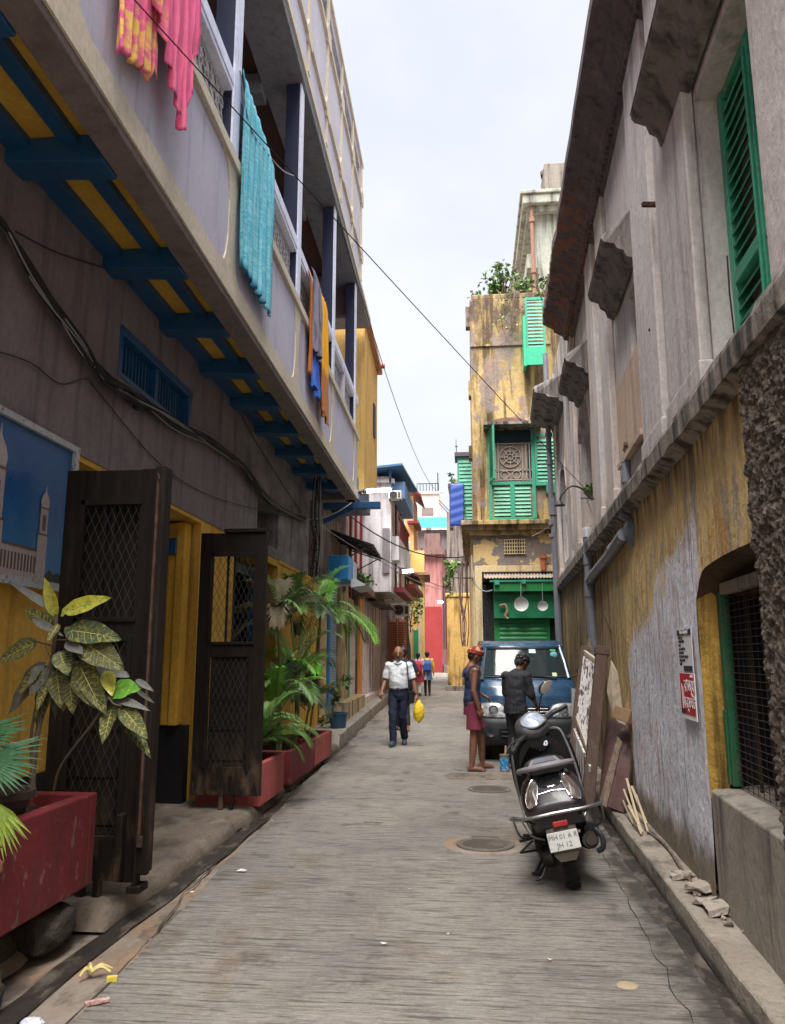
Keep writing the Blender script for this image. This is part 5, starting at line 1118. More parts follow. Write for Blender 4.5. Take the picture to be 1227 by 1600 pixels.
# ================================================================ CROTON
CG = mat('croton_dark', (.045,.065,.03), .6, layers=[((.30,.26,.04), 42, .52, .6, .55), ((.015,.03,.012), 18, .5, .65, .5)])
CY = mat('croton_yellow', (.42,.40,.05), .42, layers=[((.10,.20,.03), 40, .5, .6, .7)])
CB = mat('croton_green', (.09,.24,.03), .42, layers=[((.3,.42,.05), 40, .54, .62, .6)])
CZ = mat('croton_grey_back', (.12,.125,.115), .6, layers=[((.20,.19,.15), 30, .5, .65, .5)])
CV = mat('croton_vein', (.45,.40,.10), .5, var=0)
cr_ = empty('croton_plant', (-2.35, 4.2, .7), 'tall croton with yellow veined broad leaves in the near planter', 'plant')
LFS = [((87,965),(70,898),18,'y',.0),((100,957),(175,926),25,'y',-.08),((90,957),(12,903),13,'z',.04),((84,980),(38,950),21,'g',.1),((102,985),(192,992),38,'g',-.10),((122,1000),(196,1042),42,'v',-.14),
 ((103,1003),(132,1019),18,'z',-.1),((92,1018),(108,1052),28,'g',-.12),((60,1003),(-6,1030),28,'v',.05),((122,1035),(160,1110),44,'v',-.15),((72,1035),(12,1115),36,'z',.06),((74,1040),(46,1084),32,'z',.0),
 ((88,1050),(95,1102),27,'v',-.05),((108,1062),(114,1116),22,'v',-.07),((172,1082),(222,1072),34,'b',-.12),((168,1087),(236,1106),13,'z',-.14),((176,1103),(161,1157),26,'v',-.12),((188,1103),(232,1154),25,'v',-.14),
 ((165,1048),(176,1088),20,'y',-.06),((212,1062),(241,1079),9,'z',-.12),((150,1042),(204,1052),24,'z',-.02),((50,966),(100,994),12,'z',-.02),((95,962),(118,940),14,'y',.05),((92,975),(74,1000),12,'v',-.06),((100,990),(128,985),22,'g',.05),((130,1060),(150,1075),26,'g',.06)]
rcl = random.Random(12)
for _ in range(15):
    (a, c, w, kd, dy) = rcl.choice(LFS[4:13]+LFS[16:21]); dx, dz = rcl.uniform(-26,10), rcl.uniform(-16,30)
    LFS.append(((a[0]+dx*.5, a[1]+dz*.6), (c[0]+dx*1.5, c[1]+dz+rcl.uniform(-6,22)), w*rcl.uniform(.6,.95), rcl.choice("gvvgvgz"), dy+rcl.uniform(.02,.16)))
bl = {k: MB() for k in 'gybzv'}; vb = MB(); rnc = random.Random(3)
def leafblade(b, p0, p1, w, nrm, curl, veins=None, wav=.06, nl=12):
    d = p1-p0; L_ = d.length; t = d.normalized(); s = t.cross(nrm).normalized(); n = s.cross(t).normalized()
    def f(u, v):
        W = w*(math.sin(math.pi*min(1, u**.75))**.8)*(1-.25*u) if 0 < u < 1 else 0
        x = (v-.5)*2; sag = -curl*L_*(u*u)
        return p0+t*(L_*u)+s*(W*x)+n*(.20*w*abs(x)*(W/w)+wav*w*math.sin(u*17+x*2)*abs(x))+Vector((0,0,sag))
    b.grid(lambda v, u: f(u, v), 6, nl)
    if veins is not None:
        veins.tube([f(u, .5)+n*.0012 for u in [k/8 for k in range(1, 8)]], [.0022]*4+[.001]*3, 4, cap=False)
        for k in range(1, 8):
            u = k/9
            for sg in (-1, 1):
                veins.tube([f(u, .5)+n*.0012, f(min(.98,u+.07), .5+sg*.23)+n*.001, f(min(.98,u+.12), .5+sg*.42)+n*.001], [.0013,.001,.0006], 3, cap=False)
for (a, c, w, kd, dy) in LFS:
    Y = 4.22+dy; p0 = atY(a[0], a[1], 4.22+dy*.4); p1 = atY(c[0], c[1], Y+rnc.uniform(-.1,.06)); W = w/2*Y/FPX*1.3
    nr = Vector((rnc.uniform(-.4,.4), -1, rnc.uniform(.2,.9))).normalized()
    leafblade(bl[kd], p0, p1, W, nr, rnc.uniform(.0,.10), vb if kd in 'vgy' else None)
for k, m in (('g',CG),('y',CY),('b',CB),('z',CZ),('v',mat('croton_veined', (.07,.075,.035), .6, layers=[((.36,.32,.05), 60, .54, .6, .5)]))): keep(bl[k].build('foliage', m, recalc=False), cr_)
keep(vb.build('leaf_veins', CV), cr_)
b = MB()
def P4(x, y, dy=0): return atY(x, y, 4.22+dy)
b.tube(spline([P4(50,1245), P4(55,1169), P4(75,1062), P4(85,1003), P4(88,960)], 5), [.016]*12+[.011]*9, 8)
b.tube(spline([P4(56,1245,.05), P4(48,1160,.05), P4(62,1075,.03), P4(72,1040)], 4), .008, 6)
b.tube(spline([P4(84,1235,.1), P4(96,1195,.05), P4(144,1131,-.05), P4(170,1090,-.1)], 5), .007, 6)
b.tube(spline([P4(75,1062), P4(100,1040), P4(122,1035,-.1)], 3), .006, 6); b.tube(spline([P4(84,1010), P4(60,1003,.02)], 3), .005, 6); b.tube(spline([P4(170,1090,-.1), P4(178,1100,-.12), P4(190,1103,-.13)], 3), .005, 6); b.tube(spline([P4(86,1000), P4(105,1000), P4(125,1000,-.1)], 3), .005, 6)
b.tube(spline([P4(72,1010), P4(80,1030), P4(95,1048)], 3), .003, 5)
keep(b.build('stem', mat('croton_stem', (.10,.08,.06), .8, bump=[((60,60,60), .4, .004)])), cr_)

# ================================================================ PALMS
PG = mat('palm_leaf', (.085,.175,.04), .45, var=.35, vs=7, layers=[((.16,.26,.05), 6, .5, .7, .6)]); PGL = mat('palm_leaf_bright', (.12,.34,.03), .42, var=.25, vs=8); PDR = mat('palm_leaf_dry', (.16,.13,.08), .7, var=.3, vs=8)
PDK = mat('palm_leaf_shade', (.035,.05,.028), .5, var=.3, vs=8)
def frond(b, rb, p0, d, L_, droop, ll, n=26, mi=0, seed=0, lw=.0075, twist=0):
    n = 42
    rnd = random.Random(seed); p = Vector(p0); d = Vector(d).normalized(); pts = []
    for i in range(n+1):
        pts.append(p.copy()); t = i/n; d = (d+Vector((0,0,-droop*(.3+1.4*t)/n))).normalized(); p = p+d*(L_/n)
    rb.tube(pts, [.006*(1-.75*i/n)+.001 for i in range(n+1)], 4, cap=False, mi=0)
    for i in range(3, n+1):
        t = i/n; q = pts[i]; dd = (pts[i]-pts[i-1]).normalized(); side = dd.cross(Vector((0,0,1)))
        side = side.normalized() if side.length > .05 else Vector((1,0,0)); up = side.cross(dd)
        l2 = ll*math.sin(math.pi*(.12+.83*t))**.7*rnd.uniform(.85,1.1)
        for sg in (-1, 1):
            a = (side*sg*(.95-.35*t)+dd*(.55+.5*t)+up*(.35+twist)).normalized(); m_ = q+a*l2*.5; e = q+a*l2+Vector((0,0,-l2*rnd.uniform(.18,.45)))
            w = a.cross(up).normalized()*lw
            b.add([q-w*.4, q+w*.4, m_+w, m_-w, e], [(0,1,2,3),(3,2,4)], mi)
def palm(label, base, specs, seed, group='potted palms along the left wall', stems=None, ll=.26):
    o = empty('areca_palm', base, label, 'palm', group); b = MB(); r = MB()
    for i, (p0, d, L_, dr, mi) in enumerate(specs): frond(b, r, p0, d, L_, dr, ll, 30, mi, seed*50+i)
    keep(b.build('frond', [PG, PGL, PDR, PDK], recalc=False), o)
    for (a, c) in (stems or [(base, specs[0][0])]): r.tube(spline([a, Vector(a).lerp(Vector(c), .5)+Vector((.03,0,0)), c], 4), .017, 6, mi=0)
    keep(r.build('stem', mat('palm_stem', (.13,.15,.05), .6, layers=[((.12,.09,.05), (10,10,30), .5, .65, .7)])), o); return o
def rspec(c, n, L0, L1, seed, az=(0, 360), el=(30, 80), mis=(0,0,1,3), dr=(1.3, 2.3)):
    rnd = random.Random(seed); out = []; n = int(n*1.2)
    for k in range(n):
        a = R(az[0]+(az[1]-az[0])*(k+.5*rnd.random())/n); e = R(rnd.uniform(*el))
        out.append(((c[0]+rnd.uniform(-.05,.05), c[1]+rnd.uniform(-.07,.07), c[2]+rnd.uniform(-.05,.1)), (math.cos(a)*math.cos(e), math.sin(a)*math.cos(e), math.sin(e)), rnd.uniform(L0, L1), rnd.uniform(*dr), rnd.choice(mis)))
    return out
palm('low bushy palm in the small faded planter by the timber leaf', (-2.32,8.45,.5), rspec((-2.32,8.5,.55), 15, .5, .85, 11, az=(-35,180), el=(25,75), mis=(0,0,1,0), dr=(1.2,2.4)), 1, ll=.22)
palm('tall leaning palm with a dry crown, second from the timber leaf', (-2.36,9.7,.45), rspec((-2.40,9.75,1.95), 11, .6, .95, 12, el=(15,80), mis=(0,3,0,2,3), dr=(1.4,2.6))+rspec((-2.35,9.6,.9), 12, .6, 1.0, 13, el=(25,75), mis=(0,1,0,3)), 2, stems=[((-2.36,9.7,.4),(-2.40,9.75,1.95)),((-2.3,9.6,.4),(-2.35,9.6,.9)),((-2.42,9.9,.4),(-2.38,9.8,1.6))])
palm('palm in the dark red planter with upright green fronds', (-2.36,10.5,.45), rspec((-2.34,10.55,1.25), 12, .6, 1.0, 14, el=(25,80), mis=(0,0,1,3), dr=(1.3,2.4)), 3, stems=[((-2.36,10.5,.4),(-2.34,10.55,1.25)),((-2.3,10.4,.4),(-2.3,10.5,1.1))])
palm('tallest palm with a bright crown arching over the lane', (-2.36,11.6,.43), rspec((-2.28,11.9,2.15), 15, .75, 1.25, 15, el=(5,75), mis=(1,1,0,1,0), dr=(1.5,2.8))+rspec((-2.40,11.7,.8), 8, .5, .8, 16, mis=(0,3)), 4, stems=[((-2.36,11.6,.4),(-2.28,11.9,2.15)),((-2.42,11.5,.4),(-2.30,11.9,1.95))], ll=.30)
palm('dark palm pressed against the yellow wall under the NO writing', (-2.42,11.0,.43), rspec((-2.50,10.9,2.1), 10, .6, .9, 17, el=(20,80), mis=(0,3,3,0), dr=(1.5,2.8)), 5, stems=[((-2.42,11.0,.4),(-2.50,10.9,2.1))])
# fan palm at the near left edge
fp = empty('fan_palm', (-2.3,3.75,.75), 'fan palm with stiff pointed leaflets at the lower left edge', 'palm')
b = MB(); rnf = random.Random(8)
def fan(c, ax, n, L_, spread, nrm, mi=0):
    ax = Vector(ax).normalized(); nrm = Vector(nrm).normalized(); s = ax.cross(nrm).normalized()
    for k in range(n):
        a = R(-spread/2+spread*k/(n-1)); d = ax*math.cos(a)+s*math.sin(a); l = L_*(1-.12*abs(a))*rnf.uniform(.93,1.05); w = s*math.cos(a)-ax*math.sin(a); w = w.normalized()*.013
        e = c+d*l+Vector((0,0,-.06*l*rnf.uniform(.4,2)))+nrm*rnf.uniform(-.01,.01); m_ = c+d*l*.45
        b.add([c, m_-w+nrm*.004, m_, m_+w+nrm*.004, e], [(0,1,2),(0,2,3),(1,4,2),(2,4,3)], mi)
fan(atY(-28,1185,3.75), atY(75,1190,3.75)-atY(-28,1185,3.75), 17, .31, 75, (0,-1,.8), 0)
fan(atY(-35,1150,3.85), atY(48,1130,3.85)-atY(-35,1150,3.85), 14, .27, 60, (0,-1,1.2), 0)
fan(atY(-10,1250,3.55), atY(20,1340,3.55)-atY(-10,1250,3.55), 12, .25, 60, (0,-1,.3), 1)
keep(b.build('foliage', [mat('fan_palm_leaf', (.045,.13,.06), .4, var=.3, vs=12), mat('fan_palm_leaf_yellowing', (.24,.33,.05), .45, var=.3, vs=12)], recalc=False), fp)
b = MB(); c0 = Vector((-2.35,3.6,.68))
for q in ((-28,1185,3.75),(-35,1150,3.85),(-10,1250,3.55)): b.tube(spline([c0, c0.lerp(atY(*q),.5)+Vector((0,0,.08)), atY(*q)], 4), .006, 5)
keep(b.build('stem', PG), fp)
# terracotta rim pot in planter
b = MB(); b.lathe([(.13,0),(.17,.13),(.19,.135),(.19,.17),(.165,.17),(.15,.1),(0,.1)], (-2.40,3.93,.70), n=24); tag(b.build('plant_pot', mat('dark_clay_pot', (.05,.035,.03), .85, bump=[((30,30,30), .6, .01)])), 'dark clay pot sunk in the near planter', 'pot')
# blue plastic tub by the blue shutter
o = empty('blue_tub', (-2.48,14.6,.12), 'dark blue plastic tub with a thin plant, by the blue shutter', 'tub')
b = MB(); b.lathe([(.13,0),(.17,.30),(.185,.30),(.185,.33),(.15,.33),(.14,.25),(0,.25)], (-2.46,14.75,.2), n=20); keep(b.build('tub', mat('blue_plastic', (.015,.06,.11), .4)), o)
b = MB(); foliage(b, (-2.46,14.75,.85), (.2,.2,.45), 110, .12, (0,1,3), 5); keep(b.build('foliage', LM, recalc=False), o)
for (x, y, z0, w, lb) in ((-2.42,14.2,0,.3,'grey concrete block beside the blue tub'), (-2.50,13.3,.02,.22,'mossy yellow painted block past the planters')):
    b = MB(); b.box(x-w/2, x+w/2, y, y+.35, z0, z0+.22); tag(b.build('kerb_block', CONC, bevel=.02), lb, 'block')

# ================================================================ HANGING CLOTHS
def cloth(name, y0, y1, ztop, zbot, off, m, label, folds=9, amp=.03, seed=1, rag=.05, lean=.0, cat='cloth', nu=70, nv=60, base=BP):
    rnd = random.Random(seed); ph = rnd.random()*6
    b = MB()
    def f(u, v):
        Y = y0+(y1-y0)*u; zb = zbot(u)+rag*noise.noise((u*14, seed, 1)); zt = ztop(u) if callable(ztop) else ztop; z = zt+(zb-zt)*v
        a = amp*(.35+.9*v); w_ = u*folds*.62+.35*noise.noise((u*3, v*1.6, seed)); d = a*(math.sin(w_*2*math.pi+ph)+.9*noise.noise((u*folds*1.3, v*1.1, seed+4))+.6*noise.noise((u*folds*3.1+v, v*2.2, seed+9))+.25*noise.noise((u*40, v*9, seed)))
        return (lx(base, Y)+off+.03*min(1, v*12)+d+a, Y+lean*v+.012*math.sin(u*folds*6.28+1), z)
    b.grid(f, nu, nv)
    o = b.build(name, m, solid=.003, recalc=False, ang=3); return tag(o, label, cat, 'cloths drying on the balcony rail')
PINK = mat('pink_cotton', (.74,.12,.27), .85, layers=[((.80,.55,.10), (5,5,9), .45, .56, .9, [(0,-6,0,25,1.5)]), ((.78,.22,.34), (30,26,1), .5, .66, .6), ((.75,.50,.15), (6,30,6), .66, .7, .5)], bump=[((12,60,2), .5, .01)], var=.08)
TEAL = mat('teal_check_cotton', (.09,.42,.54), .85, layers=[((.30,.62,.68), (3,60,3), .5, .56, .5), ((.30,.62,.68), (3,3,60), .5, .56, .6), ((.02,.10,.2), None, 0, 0, 1, [(0,0,-14,14*4.93,.9),(0,-5,0,36,.4)])], bump=[((12,60,2), .4, .008)], var=.06)
cloth('pink_scarf', 3.60, 4.10, 6.62, lambda u: 4.80+.22*u, .02, PINK, 'pink and yellow scarf hanging nearest on the balcony', 9, .022, 2, .06)
cloth('pink_sari', 3.92, 4.68, 6.62, lambda u: 5.46-.62*u*1.2 if u < .75 else 4.90+(u-.75)*3.2, .075, PINK, 'bright pink cloth ending in a point, beside the yellow patched scarf', 13, .02, 3, .05)
cloth('teal_towel', 6.08, 7.22, lambda u: 6.75-.10*u, lambda u: 4.84+.03*u, .03, TEAL, 'long turquoise checked towel hanging on the balcony front', 11, .018, 4, .05)
b3 = [('grey_cloth', 9.30, 9.75, 5.35, (.19,.17,.20), 'grey strip of cloth beside the mustard one', 5.3), ('blue_cloth', 9.42, 9.98, 4.98, (.04,.10,.42), 'bright blue cloth end showing under the grey strip', 5.9), ('mustard_cloth', 9.86, 10.60, 4.86, (.72,.33,.03), 'mustard orange cloth, farthest on the balcony', 0)]
cloth('grey_cloth', 9.46, 9.98, 6.60, lambda u: 5.45, .05, mat('grey_cotton', (.22,.20,.25), .85, layers=[((.06,.04,.05), (2,20,2), .5, .6, .7)]), b3[0][5], 4, .025, 5)
cloth('blue_cloth', 9.50, 9.98, 5.60, lambda u: 4.98-.1*u, .03, mat('blue_cotton', (.05,.13,.5), .85), b3[1][5], 3, .03, 6)
cloth('mustard_cloth', 9.98, 10.62, 6.60, lambda u: 4.86-.12*u, .04, mat('mustard_cotton', (.76,.36,.02), .85, layers=[((.40,.16,.06), None, 0, 0, 1, [(0,0,-9,9*5.5,.6)])], var=.06), b3[2][5], 5, .026, 7)
cloth('orange_border_cloth', 9.36, 9.50, 6.5, lambda u: 5.1, .02, mat('rust_cotton', (.50,.16,.03), .85), 'narrow rust orange cloth edge left of the grey strip', 2, .02, 8)
# ================================================================ CABLES
def wallpt(px, py, o=.06, l=LW):
    d = ray(px, py); t = (l[0]+o)/(d.x-l[1]*d.y); return _C+d*t
main = [(-20,330),(5,350),(60,440),(130,545),(165,590),(200,615),(270,660),(330,690),(380,730),(425,787),(478,812)]
rnw = random.Random(5); b = MB()
for s in range(18):
    pts = []
    for i, (x, y) in enumerate(main):
        k = 9 if 1 < i < 8 else 4
        pts.append(wallpt(x+rnw.uniform(-k,k)*.6, y+rnw.uniform(-k,k), .05+rnw.uniform(0,.06)))
    b.tube(spline(pts, 5), rnw.choice((.006,.008,.011)), 5, mi=0 if s % 4 else 1)
for s in range(16):
    i = rnw.choice((3,4,4,5,8)); c = wallpt(*main[i], .08); r = rnw.uniform(.03,.09)
    b.tube([c+Vector((rnw.uniform(-.01,.02), r*math.cos(a)+.02*math.sin(3*a), r*.7*math.sin(a)-.01)) for a in [k*.6 for k in range(10)]], .004, 4)
b.obox(wallpt(213,628,.06), (.03,.07,.13))
tag(b.build('cable_bundle', [WIRE, WIREG]), 'thick tangled bundle of black cables sagging along the grey wall', 'cables')
b = MB(); b.tube(spline([wallpt(25,362,.08), wallpt(90,395,.05), wallpt(180,425,.05), wallpt(215,450,.06), wallpt(300,530,.05), wallpt(345,590,.05), wallpt(400,690,.04), wallpt(470,800,.04)], 5), .007, 5); tag(b.build('loose_cable', WIRE), 'single black cable running up under the blue brackets', 'cable')
b = MB(); b.tube(spline([wallpt(0,550,.03), wallpt(50,568,.03), wallpt(95,600,.03), wallpt(135,592,.03), wallpt(160,620,.03), wallpt(250,725,.03), wallpt(330,775,.03), wallpt(420,800,.05), wallpt(478,815,.05)], 5), .0045, 5); tag(b.build('loose_cable', WIRE), 'thin wire drooping lowest across the grey wall above the doors', 'cable')
b = MB(); rnw = random.Random(9)
for s in range(9):
    x = -2.66+.14*rnw.random(); Y = 13.0+.2*rnw.random()
    b.tube(spline([(x, Y, 4.6), (x+rnw.uniform(-.05,.05), Y, 3.9), (x+rnw.uniform(-.04,.08), Y-.05, 3.4), (x+rnw.uniform(-.04,.04), Y, 2.9-.3*rnw.random())], 5), .009, 5, mi=s % 2)
for s in range(10):
    c = Vector((-2.6+rnw.uniform(-.05,.07), 12.9, 3.75-.1*s)); r = rnw.uniform(.03,.07); b.tube([c+Vector((r*math.cos(a), .02*math.sin(a*2), r*math.sin(a))) for a in [k*.7 for k in range(9)]], .007, 4)
tag(b.build('cable_knot', [WIRE, WIREG]), 'knotted drop of cables at the far corner of the grey wall', 'cables')
def wire(a, c, sag, r, label, name='overhead_wire', m=WIRE, n=24): b = MB(); b.tube(catenary(a, c, sag, n), r, 5); return tag(b.build(name, m), label, 'wire')
A = atX(188, -25, -1.80); Bq = atX(925, 775, 1.56)
wire(A, Bq, .02, .0042, 'long diagonal wire from the pink cloth to the gooseneck lamp')
A = Vector((-2.08, 12.2, 8.72)); Bq = atY(694, 770, 44)
wire(A, Bq, 1.3, .009, 'wire curving down the middle of the sky to the far red wall')
b = MB(); b.tube(spline([atX(375,110,-1.93), atX(390,195,-1.93), atX(415,235,-1.95), atX(442,266,-1.98), atX(463,276,-2.0)], 5), .007, 5); tag(b.build('balcony_wire', WIREG), 'pale wire looped behind the turquoise towel', 'wire')
wire(atY(478,812,13.1), atY(560,776,15.9), .12, .012, 'pale cable looping from the cable knot to the tube light', m=WIREG)
wire(atY(540,800,15.5), atY(737,868,17.4), .35, .014, 'thick black cable spanning the lane from the awning to the shop house')
wire(atY(500,820,14.0), atY(630,890,23.5), .1, .009, 'thin cable running down the left frontage to the curved lamp', m=WIREG)
wire(atY(560,850,17), atY(700,920,30), .1, .012, 'thin dark cable farther up the lane')
wire(atY(697,901,26), atY(741,903,17.4), .02, .016, 'short black bar of cable by the pillar wall')
wire(atY(600,880,21), atY(735,925,30), .25, .01, 'lowest thin grey cable across the far lane', m=WIREG)
b = MB()
b.tube(spline([atY(737,868,17.3), atY(738,895,17.2), atY(745,915,17.15), atY(758,924,17.1), atY(770,922,17.1)], 5), .014, 6)
b.tube(spline([atY(832,838,17.1), atY(850,828,17.0), atY(880,808,15.5), atY(905,790,13), atY(925,775,10.6)], 4), .007, 5)
tag(b.build('looped_cable', WIREG), 'pale cable looping down the corner of the shop house', 'cable')
b = MB(); rnw = random.Random(12)
for s in range(7): x = 728+rnw.uniform(-6,6); b.tube(spline([atY(x, 860+rnw.uniform(0,20), 19.6), atY(x+rnw.uniform(-5,5), 930, 19.6), atY(x+rnw.uniform(-4,6), 975, 19.6), atY(x, 1010, 19.6)], 4), .012, 5, mi=s % 2)
tag(b.build('meter_cables', [mat('dull_red_cable', (.2,.06,.04), .6), WIREG]), 'hanging red and grey cables on the shop house side wall', 'cables')

# ================================================================ LUMBER PILE BY THE VAN
WD = [mat('weathered_wood', (.16,.11,.08), .85, layers=[((.05,.035,.03), (20,20,2), .48, .62, .7), ((.3,.26,.22), (10,10,1), .55, .7, .5)], bump=[((40,40,3), .5, .006)]), mat('dark_brown_wood', (.075,.045,.033), .75, layers=[((.14,.10,.08), (16,16,1.5), .5, .7, .5)], bump=[((40,40,3), .4, .005)]),
      mat('white_flaking_slats', (.55,.52,.50), .85, layers=[((.06,.04,.03), (26,26,3), .50, .56, .95)], bump=[((40,40,4), .6, .006)]), mat('plywood_board', (.42,.34,.25), .8, layers=[((.2,.15,.1), 5, .5, .65, .6)]), mat('purple_brown_board', (.13,.07,.065), .8, layers=[((.04,.03,.03), 3, .45, .6, .8), ((.25,.19,.15), 8, .56, .68, .6)])]
lean = empty('old_cot_frame', (1.2, 8.3, .15), 'old wooden slatted frame leaning on the right wall behind the scooter', 'wooden frame')
# two long legs, slatted panel between
pA0, pA1 = atY(918,1262,7.75), atY(940,1022,8.2); pB0, pB1 = atY(893,1200,8.5), atY(914,1012,9.0)
b = MB(); b.bar(pA0, pA1, .11, .11, up=(1,0,0)); b.bar(pA1+Vector((0,0,-.02)), pA1+(pA1-pA0).normalized()*.07, .135, .135, up=(1,0,0)); keep(b.build('leg', WD[1], bevel=.008), lean)
b = MB(); b.bar(pB0, pB1, .09, .09, up=(1,0,0)); keep(b.build('leg', WD[1], bevel=.008), lean)
b = MB(); b.bar(pA0.lerp(pA1,.93), pB0.lerp(pB1,.96), .03, .05); b.bar(pA0.lerp(pA1,.30), pB0.lerp(pB1,.40), .04, .06); islands(b, 'cross_rail', mat('pale_bare_wood', (.48,.40,.32), .8), lambda q, n, m: keep(q.build(n, m, bevel=.005), lean))
b = MB()
for k in range(13):
    t = (k+.5)/13; a = (pA0.lerp(pA1,.32)).lerp(pB0.lerp(pB1,.42), t); c = (pA0.lerp(pA1,.90)).lerp(pB0.lerp(pB1,.93), t); b.bar(a, c, .012, .05, up=(1,0,0))
b.bar(pA0.lerp(pA1,.16), pB0.lerp(pB1,.2), .02, .3)
keep(b.build('slat', WD[2]), lean)
def plank(name, a, c, w, h, m, label, up=(0,0,1), group='scrap timber beside the right wall'):
    b = MB(); b.bar(a, c, w, h, up=up); return tag(b.build(name, m, bevel=.004), label, 'timber', group)
plank('timber_post', atY(985,1245,8.3), atY(975,985,8.9), .05, .06, WD[0], 'tall thin batten tied with yellow string against the wall', up=(1,0,0))
plank('timber_post', atY(918,1225,9.3), atY(958,960,9.9), .09, .07, WD[1], 'dark upright beam leaning behind the slatted frame', up=(1,0,0))
plank('timber_post', atY(1000,1250,7.8), atY(980,1040,8.3), .05, .05, WD[0], 'crooked batten nearest the painted wall', up=(1,0,0))
plank('timber_post', atY(905,1200,9.6), atY(922,1000,9.9), .10, .05, WD[0], 'grey capped post beside the van', up=(1,0,0))
plank('timber_stick', atY(944,958,9.2), atY(978,1035,8.7), .022, .022, WD[1], 'thin diagonal stick across the top of the timber pile')
plank('timber_stick', atY(940,1208,8.4), atY(962,1196,7.9), .012, .012, RUST, 'short rusty rod poking from the timber pile')
# boards
def board(pts, th, m, name, label):
    b = MB(); n = (Vector(pts[1])-Vector(pts[0])).cross(Vector(pts[2])-Vector(pts[1])).normalized()*th; b.prism(pts, n); return tag(b.build(name, m, bevel=.003), label, 'board', 'scrap boards beside the right wall')
board([atY(955,1032,8.9), atY(992,1108,8.3), atY(978,1140,8.3), atY(958,1120,8.6), atY(948,1080,8.9)], .02, WD[3], 'plywood_offcut', 'tan plywood offcut leaning in the timber pile')
board([atY(952,970,9.3), atY(985,1000,9.0), atY(992,1090,8.9), atY(962,1065,9.1)], .015, mat('pale_poster_board', (.46,.40,.35), .8, layers=[((.5,.14,.14), 5, .54, .6, .7)]), 'pale_board', 'pale board with torn red print near the top of the pile')
b = MB(); c = atY(985,1118,8.0); M3 = Matrix.Rotation(R(20), 3, 'Y')@Matrix.Rotation(R(25), 3, 'Z'); b.obox(c+Vector((-.05,0,0)), (.095,.26,.12), M3); b.obox(c+Vector((.06,.01,.035)), (.095,.26,.12), M3); tag(b.build('wood_block', mat('fresh_cut_wood', (.26,.16,.09), .8, bump=[((30,5,30), .4, .005)]), bevel=.005), 'squared brown timber offcut jutting towards the camera', 'timber')
board([atY(948,1120,8.5), atY(993,1140,8.1), atY(975,1270,7.7), atY(935,1255,7.9)], .03, WD[4], 'purple_board', 'purplish brown board standing at the foot of the pile')
board([atY(965,1150,7.75), atY(972,1160,7.7), atY(948,1262,7.5), atY(936,1255,7.55)], .02, WD[0], 'timber_strip', 'narrow split strip against the purplish board')
b = MB(); rnp = random.Random(2)
for k in range(6):
    a = Vector((1.30+rnp.uniform(-.05,.15), 6.9+rnp.uniform(-.2,.3), .15)); c = a+Vector((rnp.uniform(-.06,.10), rnp.uniform(.25,.8), rnp.uniform(.03,.30)))
    bb = MB(); bb.bar(a, c, rnp.uniform(.012,.028), .012); tag(bb.build('bamboo_stick', mat('pale_stick', (.42,.33,.22), .8)), 'pale split stick on the right kerb, '+['shortest and nearest the wall','leaning furthest over the road','tallest of the bunch','lying lowest','second from the wall','thinnest of the bunch'][k], 'stick', 'loose pale sticks on the kerb')
bb = MB(); bb.tube(spline([(1.40,7.0,.16),(1.41,6.3,.155),(1.36,5.7,.15),(1.33,5.2,.15)],4), .010, 5); tag(bb.build('bamboo_stick', WD[0]), 'long thin dark cane lying along the right kerb', 'stick')
bb = MB(); bb.tube(spline([atY(952,966,9.2), atY(962,960,9.1), atY(974,968,9.0)],3), .012, 5); bb.tube(spline([atY(953,968,9.2), atY(960,972,9.0), atY(975,966,9.0)],3), .01, 5); tag(bb.build('yellow_string', mat('yellow_rope', (.55,.40,.10), .9)), 'twist of yellow string tying the top of the timber pile', 'string')
board([atY(893,1075,11.6), atY(915,1080,11.4), atY(905,1205,11.2), atY(895,1200,11.3)], .01, mat('grey_tin', (.28,.27,.27), .5), 'tin_sheet', 'grey tin sheet between the van and the wall')

# ================================================================ LITTER
PEEL = mat('banana_peel', (.62,.50,.22), .6, layers=[((.25,.16,.06), 20, .55, .65, .6)])
o = MB(); pc = gz(142,1520,.01)
for (dx, dy, l) in ((.08,.06,.1),(-.04,.06,.05),(-.03,-.05,.06),(.09,.02,.07)):
    o.tube(spline([pc, pc+Vector((dx*.5,dy*.5,.025)), pc+Vector((dx,dy,.0))],4), [.012]*5+[.007]*4, 6)
tag(o.build('banana_peel', PEEL), 'banana peel lying in the left gutter', 'peel')
o = MB(); q = gz(167,1530,.012); o.bar(q, q+Vector((.045,.015,0)), .03, .02); tag(o.build('wrapper', mat('yellow_wrapper', (.62,.50,.08), .4)), 'small yellow wrapper beside the banana peel', 'wrapper')
o = MB(); q = gz(133,1569,.012); o.bar(q, q+Vector((.085,.06,.0)), .03, .012); tag(o.build('wrapper', mat('red_white_wrapper', (.5,.36,.32), .5, layers=[((.35,.06,.05), 40, .5, .6, .8)])), 'red and white wrapper strip nearest the camera in the left gutter', 'wrapper')
o = MB(); q = gz(50,1599,.01); o.ell(q, (.05,.04,.02), fn=lambda p: p*(1+.3*noise.noise(p*3))); tag(o.build('crumpled_plastic', mat('white_plastic', (.6,.62,.7), .4)), 'crumpled white plastic at the bottom left corner', 'litter')
rl2 = random.Random(31)
